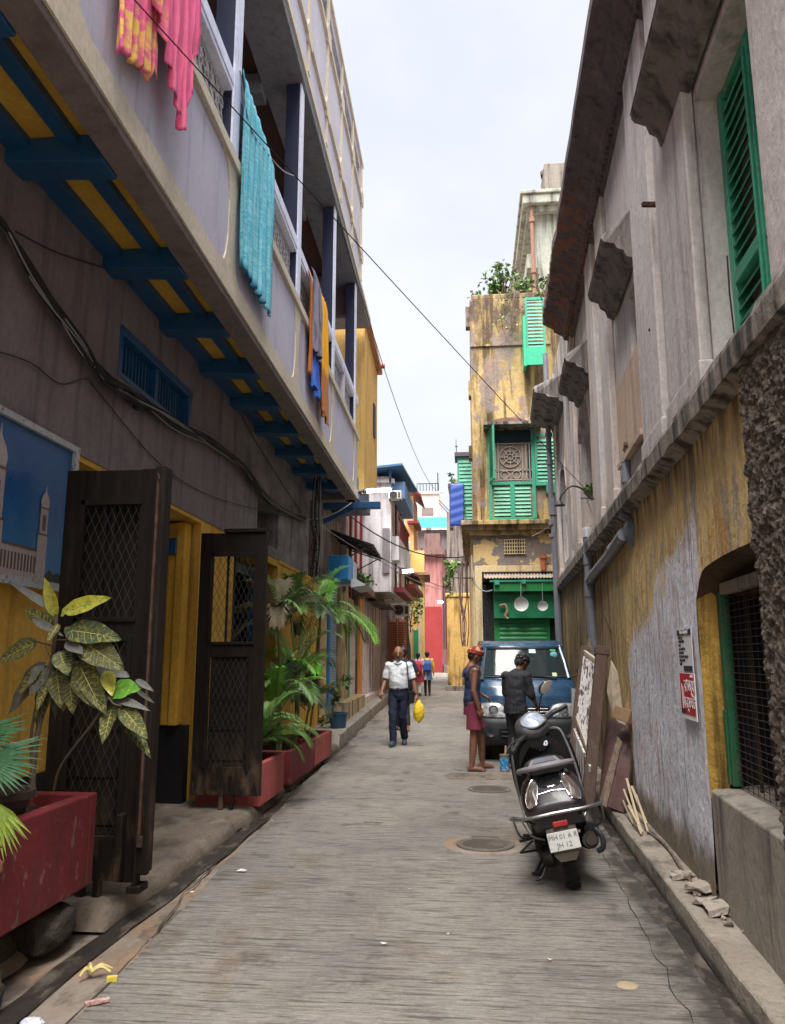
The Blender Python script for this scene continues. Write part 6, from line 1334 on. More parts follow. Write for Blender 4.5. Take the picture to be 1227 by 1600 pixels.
lit = [(456,1233,'white paper scrap by the small faded planter'),(378,1361,'pale scrap of paper on the left side of the road'),(526,1192,'paper scrap by the far planter'),(1150,1372,None),(540,1180,None),(600,1475,None),(505,1205,None),(980,1540,'tan smear of mud on the right of the road'),(425,1283,None),(550,1172,None),(470,1215,None),(575,1150,None),(1130,1420,None),(300,1395,None),(1165,1560,None),(700,1460,None),(640,1390,None),(235,1470,None),(860,1500,None)]
for (x, y, lb) in lit:
    q = gz(x, y, .008); s = rl2.uniform(.02,.05) if lb else rl2.uniform(.008,.02); a = rl2.uniform(0,3); b = MB()
    P = [q+Vector((s*math.cos(a+k*1.57+rl2.uniform(-.3,.3)), s*.6*math.sin(a+k*1.57), rl2.uniform(0,.01))) for k in range(4)]
    if x == 980: b.lathe([(0,.004),(.03,.003),(.05,0)], gz(x,y,.001), n=9); tag(b.build('mud_smear', mat('tan_mud', (.33,.26,.17), .9)), lb, 'mud'); continue
    b.add(P, [(0,1,2,3)]); tag(b.build('paper_scrap', mat('paper_scrap', (.55,.54,.55), .8), solid=.002, recalc=False), lb or 'tiny pale scrap of paper on the concrete', 'paper scrap', None if lb else 'tiny pale scraps on the road')
# ================================================================ SCOOTER
SBK = mat('scooter_black_plastic', (.012,.012,.013), .45, coord='O', layers=[((.10,.09,.08), 7, .55, .8, .35)], bump=[((120,120,120), .08, .001)])
SPT = mat('scooter_dark_maroon_paint', (.013,.006,.008), .38, coat=.25, coord='O', layers=[((.12,.10,.09), 6, .6, .85, .25)], var=.05)
SGY = mat('scooter_grey_plastic', (.17,.16,.17), .5, coord='O', layers=[((.30,.27,.24), 9, .5, .75, .4)])
RUB_ = mat('tyre_rubber', (.014,.014,.014), .8, coord='O', layers=[((.10,.085,.07), 8, .5, .7, .5)], bump=[((60,60,60), .5, .004)])
CHR = mat('scooter_chrome', (.75,.75,.76), .14, 1.0, coord='O', var=.04)
LENS = mat('smoky_clear_lens', (.075,.055,.048), .35, coat=.2, coord='O', layers=[((.34,.31,.29), 16, .54, .64, .4), ((.12,.04,.03), 9, .55, .65, .6)])  # pale mottled layer stands in for highlights on the smoky brown lens
DMET = mat('dark_dirty_metal', (.05,.042,.036), .6, .5, coord='O', layers=[((.16,.12,.09), 14, .5, .7, .6)], bump=[((40,40,40), .4, .004)])
sc = empty('scooter', (.67, 5.80, 0), 'dirty black and maroon scooter leaning on its side stand, tail to the camera', 'scooter', rot=(0, R(-12.5), R(-3)))
def ps(b, name, m, par=None, **k):
    o = b.build(name, m, **k); o.parent = par or sc; return o
def wheel(y, nm, r=.222, w=.052, steer=None, par=None):
    b = MB(); prof = [(r-.075,-w*.8),(r-.05,-w),(r-.015,-w*.85),(r-.003,-w*.45),(r,0),(r-.003,w*.45),(r-.015,w*.85),(r-.05,w),(r-.075,w*.8)]
    b.lathe(prof, (0,0,0), (1,0,0), 40)
    for k in range(26):
        a = k*2*math.pi/26
        for s in (-1, 1): b.obox((s*w*.5, math.cos(a+.08*s)*(r-.004), math.sin(a+.08*s)*(r-.004)), (w*.62,.014,.010), Matrix.Rotation(a, 3, 'X')@Matrix.Rotation(R(90), 3, 'X'))
    t = b.build(nm, RUB_); t.parent = par or sc; t.location = (0, y, r)
    b = MB(); b.lathe([(0,-.05),(.04,-.05),(.05,-.03),(.13,-.012),(.145,-.04),(.15,-.045),(.15,.045),(.145,.04),(.13,.012),(.05,.03),(0,.05)], (0,0,0), (1,0,0), 28); q = b.build('rim', DMET); q.parent = t
    return t
wheel(0, 'rear_wheel')
# lofted rear body: superellipse sections along y
def sec(y, hw, z0, z1, xc=0, e=2.6, n=28, taper=0):
    out = []
    for k in range(n):
        a = 2*math.pi*k/n; c, s = math.cos(a), math.sin(a)
        x = math.copysign(abs(c)**(2/e), c); z = math.copysign(abs(s)**(2/e), s)
        out.append((xc+hw*x*(1+taper*z), y, (z0+z1)/2+(z1-z0)/2*z))
    return out
body_mb = MB()
body_mb.loft([sec(-.315,.12,.545,.59), sec(-.305,.165,.52,.615), sec(-.27,.195,.49,.65), sec(-.20,.212,.46,.70), sec(-.10,.218,.43,.755), sec(.02,.215,.40,.775), sec(.25,.20,.36,.76), sec(.42,.165,.30,.72), sec(.52,.12,.27,.68)], sm=True)
for _i, _f in enumerate(body_mb.f):
    _c = sum((Vector(body_mb.v[j]) for j in _f), Vector())/len(_f)
    if _c.z > .712 and abs(_c.x) < .16: body_mb.m[_i] = 1
ps(body_mb, 'rear_body', [SPT, mat('dish_black', (.006,.006,.007), .3, coord='O')])
b = MB(); b.loft([sec(-.20,.12,.42,.52), sec(-.10,.17,.37,.50), sec(.1,.19,.32,.46), sec(.4,.16,.26,.42)]); ps(b, 'under_tray', SBK)
from mathutils.bvhtree import BVHTree
def project_on(objs_mb, p, d, off):
    best = None
    for t in objs_mb:
        h = t.ray_cast(Vector(p), Vector(d).normalized())
        if h[0] is not None and (best is None or h[3] < best[3]): best = h
    return best[0]-Vector(d).normalized()*off if best else Vector(p)
_bt = [BVHTree.FromPolygons([Vector(v) for v in body_mb.v], body_mb.f)]
DP = Vector((0, .80, -.60))
for sg in (-1, 1):
    # tall teardrop lens standing up the corner of the tail, outlined in chrome
    out = [(-.015,.0),(.040,-.01),(.060,.06),(.052,.13),(.030,.205),(.006,.24),(-.018,.225),(-.030,.16),(-.028,.07)]
    def T_(u, v, off): return project_on(_bt, Vector((sg*(.132+u*.95-.12*v), -.60, .60+v*1.12+.235)), DP, off)
    P = [T_(u, v, .006) for u, v in out]; Q = spline(P+[P[0]], 4)[:-1]; ctr = T_(.012, .115, .032); n = len(Q); mid = [ctr.lerp(q, .55) for q in Q]
    b = MB(); b.add(Q+mid+[ctr], [(i, (i+1) % n, n+(i+1) % n, n+i) for i in range(n)]+[(n+i, n+(i+1) % n, 2*n) for i in range(n)], 0, True)
    lm = ps(b, 'indicator_lamp', LENS)
    b = MB(); b.tube([q-DP*.003 for q in Q], .0045, 6, closed=True); ps(b, 'chrome_trim', CHR, lm)
b = MB(); T2 = lambda x, v: project_on(_bt, Vector((x, -.60, .96+v)), DP, .004)
for vs_, r_ in (((.07,.035,.025,.035,.07), .0045), ((-.03,-.025,-.02,-.025,-.03), .0032)): b.tube(spline([T2(x, v) for x, v in zip((-.088,-.045,0,.045,.088), vs_)], 5), r_, 6); ps(b, 'chrome_strip', CHR)
# seat, dip behind the seat, grab rail
b = MB(); b.loft([sec(-.06,.10,.745,.80), sec(-.02,.135,.735,.835), sec(.12,.15,.73,.85), sec(.30,.15,.72,.825), sec(.42,.145,.72,.80), sec(.60,.13,.70,.80), sec(.74,.09,.68,.765), sec(.78,.05,.69,.74)]); ps(b, 'seat', mat('seat_vinyl', (.012,.012,.013), .38, coord='O', bump=[((90,90,90), .3, .002)]))

b = MB(); pts = spline([(-.185,.26,.74),(-.195,.12,.775),(-.185,-.02,.80),(-.13,-.115,.815),(0,-.145,.82),(.13,-.115,.815),(.185,-.02,.80),(.195,.12,.775),(.185,.26,.74)], 5)
b.tube(pts, [.010+.010*math.sin(math.pi*i/(len(pts)-1)) for i in range(len(pts))], 10)
b.loft([[(-.115,-.12,.815),(.115,-.12,.815),(.115,-.12,.835),(-.115,-.12,.835)],[(-.085,.02,.83),(.085,.02,.83),(.085,.02,.855),(-.085,.02,.855)]], sm=False)
gr = ps(b, 'grab_rail', SGY, bevel=.004)
b = MB(); b.loft([[(-.085,-.098,.836),(.085,-.098,.836),(.085,-.098,.842),(-.085,-.098,.842)],[(-.062,.0,.853),(.062,.0,.853),(.062,.0,.86),(-.062,.0,.86)]], sm=False); ps(b, 'rail_pad', mat('rail_pad_black', (.015,.018,.022), .2, coord='O', coat=.5), gr)
# rear crash guard: steel tube around the tail
b = MB(); b.tube(spline([(-.20,.32,.40),(-.27,.16,.46),(-.315,-.05,.515),(-.28,-.25,.535),(-.16,-.335,.545),(0,-.35,.55),(.16,-.335,.545),(.28,-.25,.535),(.315,-.05,.515),(.27,.16,.46),(.20,.32,.40)],6), .0115, 8)
b.tube(spline([(-.30,-.12,.52),(-.285,-.05,.40),(-.24,.08,.34),(-.15,.2,.33)],5), .009, 8); b.tube(spline([(.30,-.12,.52),(.295,-.05,.40),(.24,.08,.34),(.15,.2,.33)],5), .009, 8)
b.tube(spline([(-.24,-.27,.54),(-.20,-.27,.43),(-.12,-.24,.38)],4), .006, 6); b.tube([(.10,-.33,.548),(.09,-.2,.50)], .008, 6); b.tube([(-.10,-.33,.548),(-.09,-.2,.50)], .008, 6)
ps(b, 'crash_guard', STEEL)
# black rear mudguard, reflector, plate
b = MB(); b.loft([sec(-.27,.085,.44,.545), sec(-.19,.12,.40,.56), sec(-.05,.12,.36,.55)]); b.loft([[(x,-.30+.02*abs(x)/.09,.46) for x in (-.10,-.05,0,.05,.10)]+[(x,-.27,.46) for x in (.10,0,-.10)], [(x,-.335,.29) for x in (-.08,-.045,0,.045,.08)]+[(x,-.31,.29) for x in (.08,0,-.08)], [(x,-.325,.245) for x in (-.05,-.025,0,.025,.05)]+[(x,-.295,.245) for x in (.05,0,-.05)]], sm=False); ps(b, 'rear_mudguard', mat('mudflap_dusty', (.13,.10,.085), .7, coord='O'))
b = MB(); b.loft([[(x,-.295,.45) for x in (-.15,0,.15)]+[(x,-.2,.45) for x in (.15,-.15)],[(x,-.30,.53) for x in (-.13,0,.13)]+[(x,-.2,.53) for x in (.13,-.13)]], sm=False); ps(b, 'tail_block', SBK, bevel=.008)
b = MB(); b.box(-.045,.055,-.325,-.30,.458,.492); ps(b, 'reflector', mat('red_reflector', (.40,.012,.012), .25, coord='O', coat=.8), bevel=.005)
pM = Matrix.Translation((.0,-.345,.375))@Matrix.Rotation(R(-14), 4, 'X')
b = MB(); b.box(-.100,.100,-.004,.004,-.058,.058); plate = ps(b, 'number_plate', mat('number_plate_white', (.50,.49,.46), .45, coord='O', layers=[((.3,.27,.22), 9, .5, .75, .5)], bump=[((60,60,60), .2, .002)]), bevel=.006); plate.matrix_local = pM
PI_ = mat('plate_ink', (.09,.09,.09), .6, coord='O', layers=[((.4,.38,.33), 90, .52, .62, .7)], var=0)
def ptxt(s, size, x, z, al='CENTER'):
    q = text(s, size, frame((x,-.0055,z), (1,0,0), (0,0,1)), PI_, 'plate_lettering', align=al); q.parent = plate; q.matrix_parent_inverse = Matrix.Identity(4); return q
ptxt('MH 01 A R', .041, .0, .024); ptxt('JH 12', .044, .0, -.026)
b = MB()
for x, z in ((-.086,.044),(.086,.044)): b.lathe([(.008,-.001),(.006,-.006),(0,-.007)], (x,-.004,z), (0,1,0), 10)
b.box(-.09,-.072,-.0062,-.0045,.0,.004); b.box(-.09,-.068,-.0062,-.0045,-.036,-.032)
for v in range(0): pass
ps(b, 'plate_bolt', CHR, plate)
# engine, silencer, stands
b = MB(); b.tube([(-.10,.02,.22),(-.12,.35,.22),(-.12,.45,.24)], [.085,.08,.06], 12); b.tube([(-.10,.02,.22),(-.16,.02,.22)], .07, 12); b.ell((0,.25,.27), (.12,.14,.10)); ps(b, 'engine', DMET)
b = MB(); b.tube([(.13,.34,.23),(.15,.15,.25),(.165,-.02,.28),(.175,-.17,.31)], [.03,.055,.06,.055], 14); b.tube([(.175,-.17,.31),(.178,-.21,.318)], .035, 12); ps(b, 'silencer', DMET)
b = MB(); b.loft([sec(-.10,.05,.30,.40,.20), sec(.05,.06,.27,.38,.19), sec(.15,.05,.25,.33,.18)]); b.tube(spline([(.22,-.16,.37),(.25,-.19,.32),(.24,-.21,.26),(.20,-.2,.24)],4), .018, 8); ps(b, 'silencer_guard', SBK)
b = MB(); b.tube([(-.10,.42,.20),(-.27,.34,.03),(-.32,.33,.03)], .011, 7); b.tube([(-.12,.02,.2),(-.2,.0,.1),(-.24,-.02,.09)], .01, 6); b.box(-.33,-.26,.31,.36,.02,.03); b.tube([(-.10,.2,.17),(-.22,.08,.10),(-.26,.05,.12)], .014, 6); ps(b, 'side_stand', BLACKW)
b = MB(); b.tube([(-.14,.28,.30),(-.27,.24,.33)], .015, 8); b.obox((-.24,.22,.31), (.13,.035,.018), Matrix.Rotation(R(20), 3, 'Z')); b.tube([(-.20,-.2,.38),(-.30,-.10,.30),(-.20,.1,.25)], .008, 6); ps(b, 'foot_peg', BLACKW)
b = MB(); b.tube([(-.17,-.02,.23),(-.17,-.05,.50)], .016, 8)
for k in range(12): b.tube([(-.17+.026*math.cos(q*.9),-.03+.026*math.sin(q*.9),.27+k*.017) for q in range(8)], .005, 4)
ps(b, 'shock_absorber', DMET)
# floorboard, leg shield, inner apron
b = MB(); b.loft([[(-.17,.42,.27),(.17,.42,.27),(.17,.42,.31),(-.17,.42,.31)],[(-.20,.70,.25),(.20,.70,.25),(.20,.70,.285),(-.20,.70,.285)],[(-.20,.90,.27),(.20,.90,.27),(.20,.88,.31),(-.20,.88,.31)]], sm=False); ps(b, 'floorboard', SBK, bevel=.008)
b = MB()
def shield(u, v):
    x = (u-.5)*2; w = .235+.03*math.sin(v*math.pi)-.05*max(0,(v-.75)/.25)**2; return (x*w, .90+.20*v+.09*x*x*(1)-.04, .29+.66*v-.05*x*x*v)
b.grid(shield, 16, 16); ps(b, 'leg_shield', mat('leg_shield_black', (.005,.005,.005), .7, coord='O', var=0, spec=.15), solid=.03, recalc=False)
b = MB(); b.loft([sec(1.02,.20,.35,.9), sec(1.08,.16,.4,.93), sec(1.13,.07,.5,.93)]); ps(b, 'front_apron', SPT)
b = MB(); b.tube(spline([(.02,.98,.93),(.10,.93,.955),(.17,.89,.95),(.205,.87,.90),(.235,.84,.7),(.245,.80,.5),(.235,.74,.34),(.19,.66,.28)],5), .010, 8); b.tube(spline([(-.19,.89,.95),(-.235,.85,.8),(-.25,.80,.5),(-.235,.70,.34),(-.21,.5,.30),(-.2,.3,.36)],5), .010, 8); ps(b, 'leg_guard', STEEL)
b = MB(); b.lathe([(0,-.008),(.014,-.01),(.024,-.008),(.027,.0),(.030,.01)], (.055,.985,.845), (0,1,-.2), 18); kl = ps(b, 'ignition_lock', CHR); b = MB(); b.box(.052,.058,.972,.976,.835,.855); ps(b, 'key_slot', SBK, kl)
# steering group
st_ = bpy.data.objects.new('handlebar', None)
SA = R(46); SM = Matrix.Translation((0,.93,.985))@Matrix.Rotation(R(25), 4, 'X')@Matrix.Rotation(SA, 4, 'Z')
def pst(b, name, m, par=None, **k):
    if par is None:
        b.v = [tuple(SM@Vector(p)) for p in b.v]; o = b.build(name, m, **k); o.parent = sc
    else:
        b.v = [tuple(SM@Vector(p)) for p in b.v]; o = b.build(name, m, **k); o.parent = par
    return o
b = MB(); b.tube([(0,.03,-.75),(0,.0,-.1)], .03, 10); pst(b, 'steering_stem', SBK)
b = MB(); b.loft([sec(-.10,.06,-.035,.02), sec(-.075,.105,-.06,.045), sec(.0,.15,-.07,.075), sec(.07,.15,-.06,.085), sec(.13,.10,-.05,.07), sec(.16,.05,-.03,.04)]); b.loft([sec(-.04,.05,-.20,-.05), sec(.05,.06,-.2,-.04)]); hc = pst(b, 'handlebar_cover', mat('cover_dark_plastic', (.045,.044,.047), .5, coord='O', layers=[((.14,.13,.13), 7, .5, .75, .4)]))
def dial(a, r=1.0, lift=0.0):
    c_, s_ = math.cos(a), math.sin(a); x = math.copysign(abs(c_)**.7, c_); y = math.copysign(abs(s_)**.7, s_)
    X = x*(.098+.018*y)*r; Y = -.010+y*.078*r; return Vector((X, Y, .083+.27*(Y+.01)-2.2*X*X+lift))
b = MB(); n = 32; R1 = [dial(k*2*math.pi/n) for k in range(n)]; R2 = [dial(k*2*math.pi/n, .6, .008) for k in range(n)]
b.add(R1+R2+[dial(0, 0, .010)], [(k, (k+1) % n, n+(k+1) % n, n+k) for k in range(n)]+[(n+k, n+(k+1) % n, 2*n) for k in range(n)], 0, True)
pst(b, 'instrument_glass', mat('instrument_glass', (.30,.35,.44), .2, coord='O', coat=.4, layers=[((.62,.66,.72), 11, .45, .6, .55)]), hc)  # pale base and whitish mottling stand in for a reflection on the glass
b = MB(); b.tube(R1, .009, 8, closed=True); pst(b, 'dial_trim', SGY, hc)
b = MB(); b.loft([[(x,y,z) for x,y,z in ((-.125,-.10,.035),(.125,-.10,.035),(.125,-.10,.055),(-.125,-.10,.055))],[(-.14,.06,.09),(.14,.06,.09),(.14,.06,.11),(-.14,.06,.11)]], sm=False)
for sg in (-1, 1):
    g = MB(); g.tube([(sg*.12,.0,.0),(sg*.22,-.01,.005),(sg*.235,-.012,.005)], .022, 10); pst(g, 'switch_gear', SBK)
    g = MB(); pts = [(sg*(.235+.0125*k),-.012-.004*k,.005) for k in range(11)]; g.tube(pts, [.017+.002*(k % 2) for k in range(11)], 12); g.tube([(sg*.36,-.052,.005),(sg*.375,-.057,.005)], .02, 12); pst(g, 'grip', SBK)
    g = MB(); g.tube(spline([(sg*.19,.035,.0),(sg*.26,.045,-.01),(sg*.35,.03,-.015)],4), .007, 6); pst(g, 'brake_lever', CHR)
# mirror on the right side of the bar
b = MB(); b.tube(spline([(.12,.03,.05),(.135,.02,.12),(.16,.0,.20),(.185,-.02,.235)],5), .0065, 6); mr_ = pst(b, 'mirror', SBK)
b = MB(); MR = Matrix.Rotation(R(-28), 3, 'Y')@Matrix.Rotation(R(-18), 3, 'Z'); b.ell((.20,-.03,.275), (.072,.02,.055), MR); pst(b, 'mirror_shell', SBK, mr_)
b = MB(); b.ell((.198,-.046,.277), (.066,.008,.049), MR); pst(b, 'mirror_glass', mat('mirror_glass', (.62,.55,.45), .08, .6, coord='O', layers=[((.85,.82,.75), 5, .45, .55, .7)]), mr_)
fw = wheel(1.22, 'front_wheel', .222, .046)
b = MB(); b.loft([sec(1.02,.04,.40,.46), sec(1.12,.07,.42,.52), sec(1.24,.075,.44,.54), sec(1.36,.06,.38,.48), sec(1.42,.03,.34,.40)]); ps(b, 'front_mudguard', SPT)
# ================================================================ VAN
VB = mat('van_blue_paint', (.022,.062,.12), .25, coat=.5, coord='O', var=.03, layers=[((.05,.12,.22), 3, .5, .8, .3)])
VK = mat('van_bumper_plastic', (.022,.024,.028), .55, coord='O')
VG = mat('van_windscreen', (.02,.03,.03), .04, coord='O', var=0, spec=.5)
VCH = mat('van_lamp_chrome', (.62,.62,.63), .3, .35, coord='O', layers=[((.2,.2,.22), 25, .5, .6, .6)])
van = empty('van', (.835, 12.25, 0), 'small blue microvan parked nose to the camera against the right wall', 'van', rot=(0,0,R(1.5)))
def pv(b, name, m, par=None, **k): o = b.build(name, m, **k); o.parent = par or van; return o
van.scale = (1.04, 1, 1)
# front profile: (z, y setback, half width)
PF = [(.22,.12,.66),(.27,.03,.70),(.36,.0,.725),(.58,.0,.735),(.64,.03,.735),(.68,.055,.73),(.80,.07,.73),(.95,.10,.725),(1.08,.17,.715),(1.17,.27,.70),(1.20,.31,.695)]
WS = [(1.20,.31,.695),(1.45,.50,.66),(1.70,.70,.61)]
RF = [(1.70,.70,.61),(1.755,.77,.60),(1.79,.95,.60),(1.81,1.4,.61),(1.82,2.6,.61),(1.79,3.2,.60),(1.70,3.3,.6),(1.0,3.36,.70),(.3,3.36,.72)]
def interp(T, t):
    t = t*(len(T)-1); i = min(int(t), len(T)-2); f = t-i; return [T[i][k]*(1-f)+T[i+1][k]*f for k in range(3)]
def zp(z, T=PF):
    for i in range(len(T)-1):
        if T[i][0] <= z <= T[i+1][0]: f = (z-T[i][0])/(T[i+1][0]-T[i][0]); return [T[i][k]*(1-f)+T[i+1][k]*f for k in range(3)]
    return list(T[-1]) if z > T[-1][0] else list(T[0])
crown = lambda x, hw: .02*(x/hw)**2+.13*abs(x/hw)**5
def SF(x, z, out=0.0, T=PF):
    _, y, hw = zp(z, T); return (x, y+crown(x, hw)-out, z)
def sheet(T, n=24, m=40):
    b = MB()
    def f(u, v): z, y, hw = interp(T, v); x = (u-.5)*2*hw; return (x, y+crown(x, hw), z)
    b.grid(f, n, m); return b
b = sheet(PF, 28, 60)
bb = sheet(RF, 14, 60); b.v, off = b.v+bb.v, len(b.v); b.f += [[i+off for i in f] for f in bb.f]; b.m += bb.m; b.s += bb.s
for sg in (-1, 1):     # sides
    ring = [(sg*hw, y+crown(hw, hw), z) for z, y, hw in PF]+[(sg*hw, y+crown(hw, hw), z) for z, y, hw in WS[1:]]+[(sg*hw, y+crown(hw, hw), z) for z, y, hw in RF[1:]]
    c = (sg*.70, 1.8, .9); b.add(ring+[c], [(i, (i+1) % len(ring), len(ring)) for i in range(len(ring))], 0, False)
pv(b, 'body', VB)
b = MB(); b.grid(lambda u, v: (lambda q: ((u-.5)*2*q[2]*.985, q[1]+crown((u-.5)*2*q[2], q[2])+.0, q[0]))(interp(WS, v)), 20, 14)
pv(b, 'windscreen', VG, solid=.006, recalc=False)
# pillars and header over the glass edge
b = MB()
def wsp(x, v, o=.008): z, y, hw = interp(WS, v); return Vector((x*hw, y+crown(x*hw, hw)-o, z+o*.4))
b.tube([wsp(-.93, v/8) for v in range(9)], .032, 8); b.tube([wsp(.93, v/8) for v in range(9)], .032, 8); b.tube([wsp(x/10, .97) for x in range(-10, 11)], .028, 8); b.tube([wsp(x/10, -.0, .0) for x in range(-10, 11)], .014, 8)
pv(b, 'pillar', VB)
b = MB(); b.tube([wsp(-.90, v/8, .014) for v in range(1, 9)], .010, 6); b.tube([wsp(.90, v/8, .014) for v in range(1, 9)], .010, 6); b.tube([wsp(x/10*.9, .93, .014) for x in range(-10, 11)], .010, 6); b.tube([wsp(x/10*.9, .05, .014) for x in range(-10, 11)], .014, 6); pv(b, 'windscreen_rubber', VK)
# bumper
b = MB()
def bpf(u, v):
    z = .23+.40*v; x = (u-.5)*2*.745; y = zp(z)[1]+crown(x, .745)-.045*math.sin(math.pi*min(1,max(0,(v+.08)/1.16)))**.5; return (x, y, z)
b.grid(bpf, 34, 12); b.grid(lambda u, v: ((u-.5)*1.49, zp(.63)[1]+crown((u-.5)*1.49,.745)-.03*(1-v), .63+.006*v), 34, 2); pv(b, 'bumper', VK, recalc=False)
b = MB()
for z in (.30, .36, .42): b.grid(lambda u, v: ((u-.5)*.8, zp(z)[1]+crown((u-.5)*.8,.745)-.055-.004*v, z+.022*v), 20, 1)
b2 = MB(); b2.grid(lambda u, v: ((u-.5)*.86, zp(.4)[1]+crown((u-.5)*.86,.745)-.048, .28+.2*v), 20, 2); gr_ = pv(b2, 'lower_grille', mat('van_grille_black', (.008,.008,.009), .6, coord='O', var=0), recalc=False); pv(b, 'grille_bars', VK, gr_, solid=.01, recalc=False)
for sg in (-1, 1):
    b = MB(); b.lathe([(.055,0),(.06,-.01),(.045,-.004),(0,.01)], (sg*.55, zp(.42)[1]+crown(.55,.745)-.05, .42), (0,1,0), 16); pv(b, 'fog_lamp', mat('fog_lamp_glass', (.05,.05,.055), .4, coord='O'))
# upper grille
b = MB(); b.grid(lambda u, v: ((u-.5)*(.62-.1*(1-v)), zp(.7)[1]+crown((u-.5)*.62,.74)-.012, .655+.15*v), 16, 4); ug = pv(b, 'upper_grille', mat('van_grille_black', (.008,.008,.009), .6), recalc=False)
b = MB()
for z in (.68, .725, .77): b.tube([((k/8)*.28*(1-.2*(z<.7)), zp(z)[1]+crown(k/8*.28,.74)-.022, z) for k in range(-8, 9)], .009, 6)
pv(b, 'grille_bars', VCH, ug)
b = MB(); b.prism([SF(x, z, .03) for x, z in ((-.07,.79),(.07,.79),(.09,.84),(.0,.875),(-.09,.84))], (0,.02,0)); pv(b, 'bonnet_nose', VB)
# headlights with amber corner
for sg in (-1, 1):
    oq = [(.33,.655),(.30,.70),(.33,.79),(.42,.845),(.58,.855),(.69,.83),(.715,.76),(.70,.68),(.60,.65),(.45,.645)]
    P = [Vector(SF(sg*x, z, .012)) for x, z in oq]; Q = spline(P+[P[0]], 3)[:-1]; c = Vector(SF(sg*.52, .75, .05)); n = len(Q); mid = [c.lerp(q, .6)+Vector((0,-.012,0)) for q in Q]
    b = MB(); b.add(Q+mid+[c], [(i,(i+1)%n,n+(i+1)%n,n+i) for i in range(n)]+[(n+i,n+(i+1)%n,2*n) for i in range(n)], 0, True); hl = pv(b, 'headlight', VCH)
    b = MB(); b.tube([q+Vector((0,-.002,0)) for q in Q], .006, 5, closed=True); b.lathe([(.065,0),(.07,-.012),(.04,.01)], Vector(SF(sg*.5,.75,.055)), (0,1,0), 18); pv(b, 'headlight_rim', mat('lamp_dark_rim', (.12,.12,.13), .3, coord='O'), hl)
    b = MB(); b.ell(SF(sg*.66, .745, .012), (.035,.03,.055)); pv(b, 'indicator', mat('amber_lens', (.50,.22,.12), .2, coord='O', coat=1), hl)
    b = MB(); b.lathe([(0,0),(.042,.0),(.046,.01)], Vector(SF(sg*.5,.75,.07)), (0,1,0), 16); pv(b, 'bulb_bowl', mat('bowl_glass', (.30,.31,.33), .25, .3, coord='O'), hl)
# wipers, stickers, mirrors, lemons
b = MB(); b.tube([wsp(-.10,.02,.03), wsp(-.5,.06,.03), wsp(-.85,.10,.03)], .009, 5); b.tube([wsp(.62,.0,.03), wsp(.35,.05,.03), wsp(-.02,.09,.03)], .009, 5); b.ell(wsp(.62,.0,.03), (.02,.02,.02)); pv(b, 'wiper', VK)
def stick(x0, x1, v0, v1, c, nm):
    b = MB(); b.grid(lambda u, v: wsp(x0+(x1-x0)*u, v0+(v1-v0)*v, .011), 3, 3); pv(b, nm, mat(nm, c, .4, var=0, coord='O'), recalc=False)
stick(.14,.30,.78,.90,(.42,.62,.55),'green_sticker'); b = MB(); c = wsp(.72,.72,.012); b.ell(c, (.055,.012,.05)); pv(b, 'round_sticker', mat('cyan_sticker', (.20,.55,.60), .4, coord='O', var=0))
stick(.58,.68,.06,.18,(.55,.62,.40),'pale_sticker'); stick(.66,.80,.84,.90,(.05,.35,.15),'dark_green_sticker')
b = MB()
for x in (-.42,-.30,-.18,-.05,.10,.22,.37,.50,-.55): q = wsp(x*1.05,.10,-.03); b.ell(q, (.035,.03,.028), nu=10, nv=8)
pv(b, 'lemon_garland', mat('lemon_yellow', (.55,.62,.10), .5, coord='O'))
for sg in (-1, 1):
    b = MB(); b.tube([(sg*.68,.50,1.22),(sg*.80,.42,1.26)], .012, 6); m_ = pv(b, 'door_mirror', VK)
    b = MB(); b.ell((sg*.82,.40,1.32), (.06,.035,.095)); pv(b, 'mirror_shell', VK, m_)
b = MB(); b.tube([(-.72,.5,1.25),(-.70,.62,1.5)], .008, 5)
for k in range(1): b.loft([[(-.69,.36,1.19),(-.62,.33,1.19),(-.62,.36,1.2),(-.69,.39,1.2)],[(-.66,.5,1.38),(-.62,.49,1.40),(-.62,.5,1.41),(-.66,.52,1.4)]], sm=False)
pv(b, 'quarter_light', VK)
for (x, y) in ((-.60,.52),(.60,.52),(-.60,2.6),(.60,2.6)):
    b = MB(); b.lathe([(.16,-.08),(.24,-.08),(.255,-.05),(.255,.05),(.24,.08),(.16,.08)], (x,y,.256), (1,0,0), 28); w_ = pv(b, 'wheel', RUB_)
    b = MB(); b.lathe([(0,-.04),(.1,-.05),(.15,-.075),(.16,-.07),(.16,.07),(.15,.075),(.1,.05),(0,.04)], (x,y,.256), (1,0,0), 20); pv(b, 'rim', DMET, w_)
b = MB(); b.box(-.66,.66,.15,3.3,.22,.30); pv(b, 'underside', VK)
b = MB(); b.box(-.13,.13,-.075,-.065,.47,.55); 
# bonnet seam lines
b = MB(); b.tube([SF(-.60,z,.001) for z in (.86,.95,1.05,1.15)], .003, 4); b.tube([SF(.60,z,.001) for z in (.86,.95,1.05,1.15)], .003, 4); b.tube([SF(x/10*.6,.862,.001) for x in range(-10,11)], .003, 4); pv(b, 'bonnet_seam', VK)
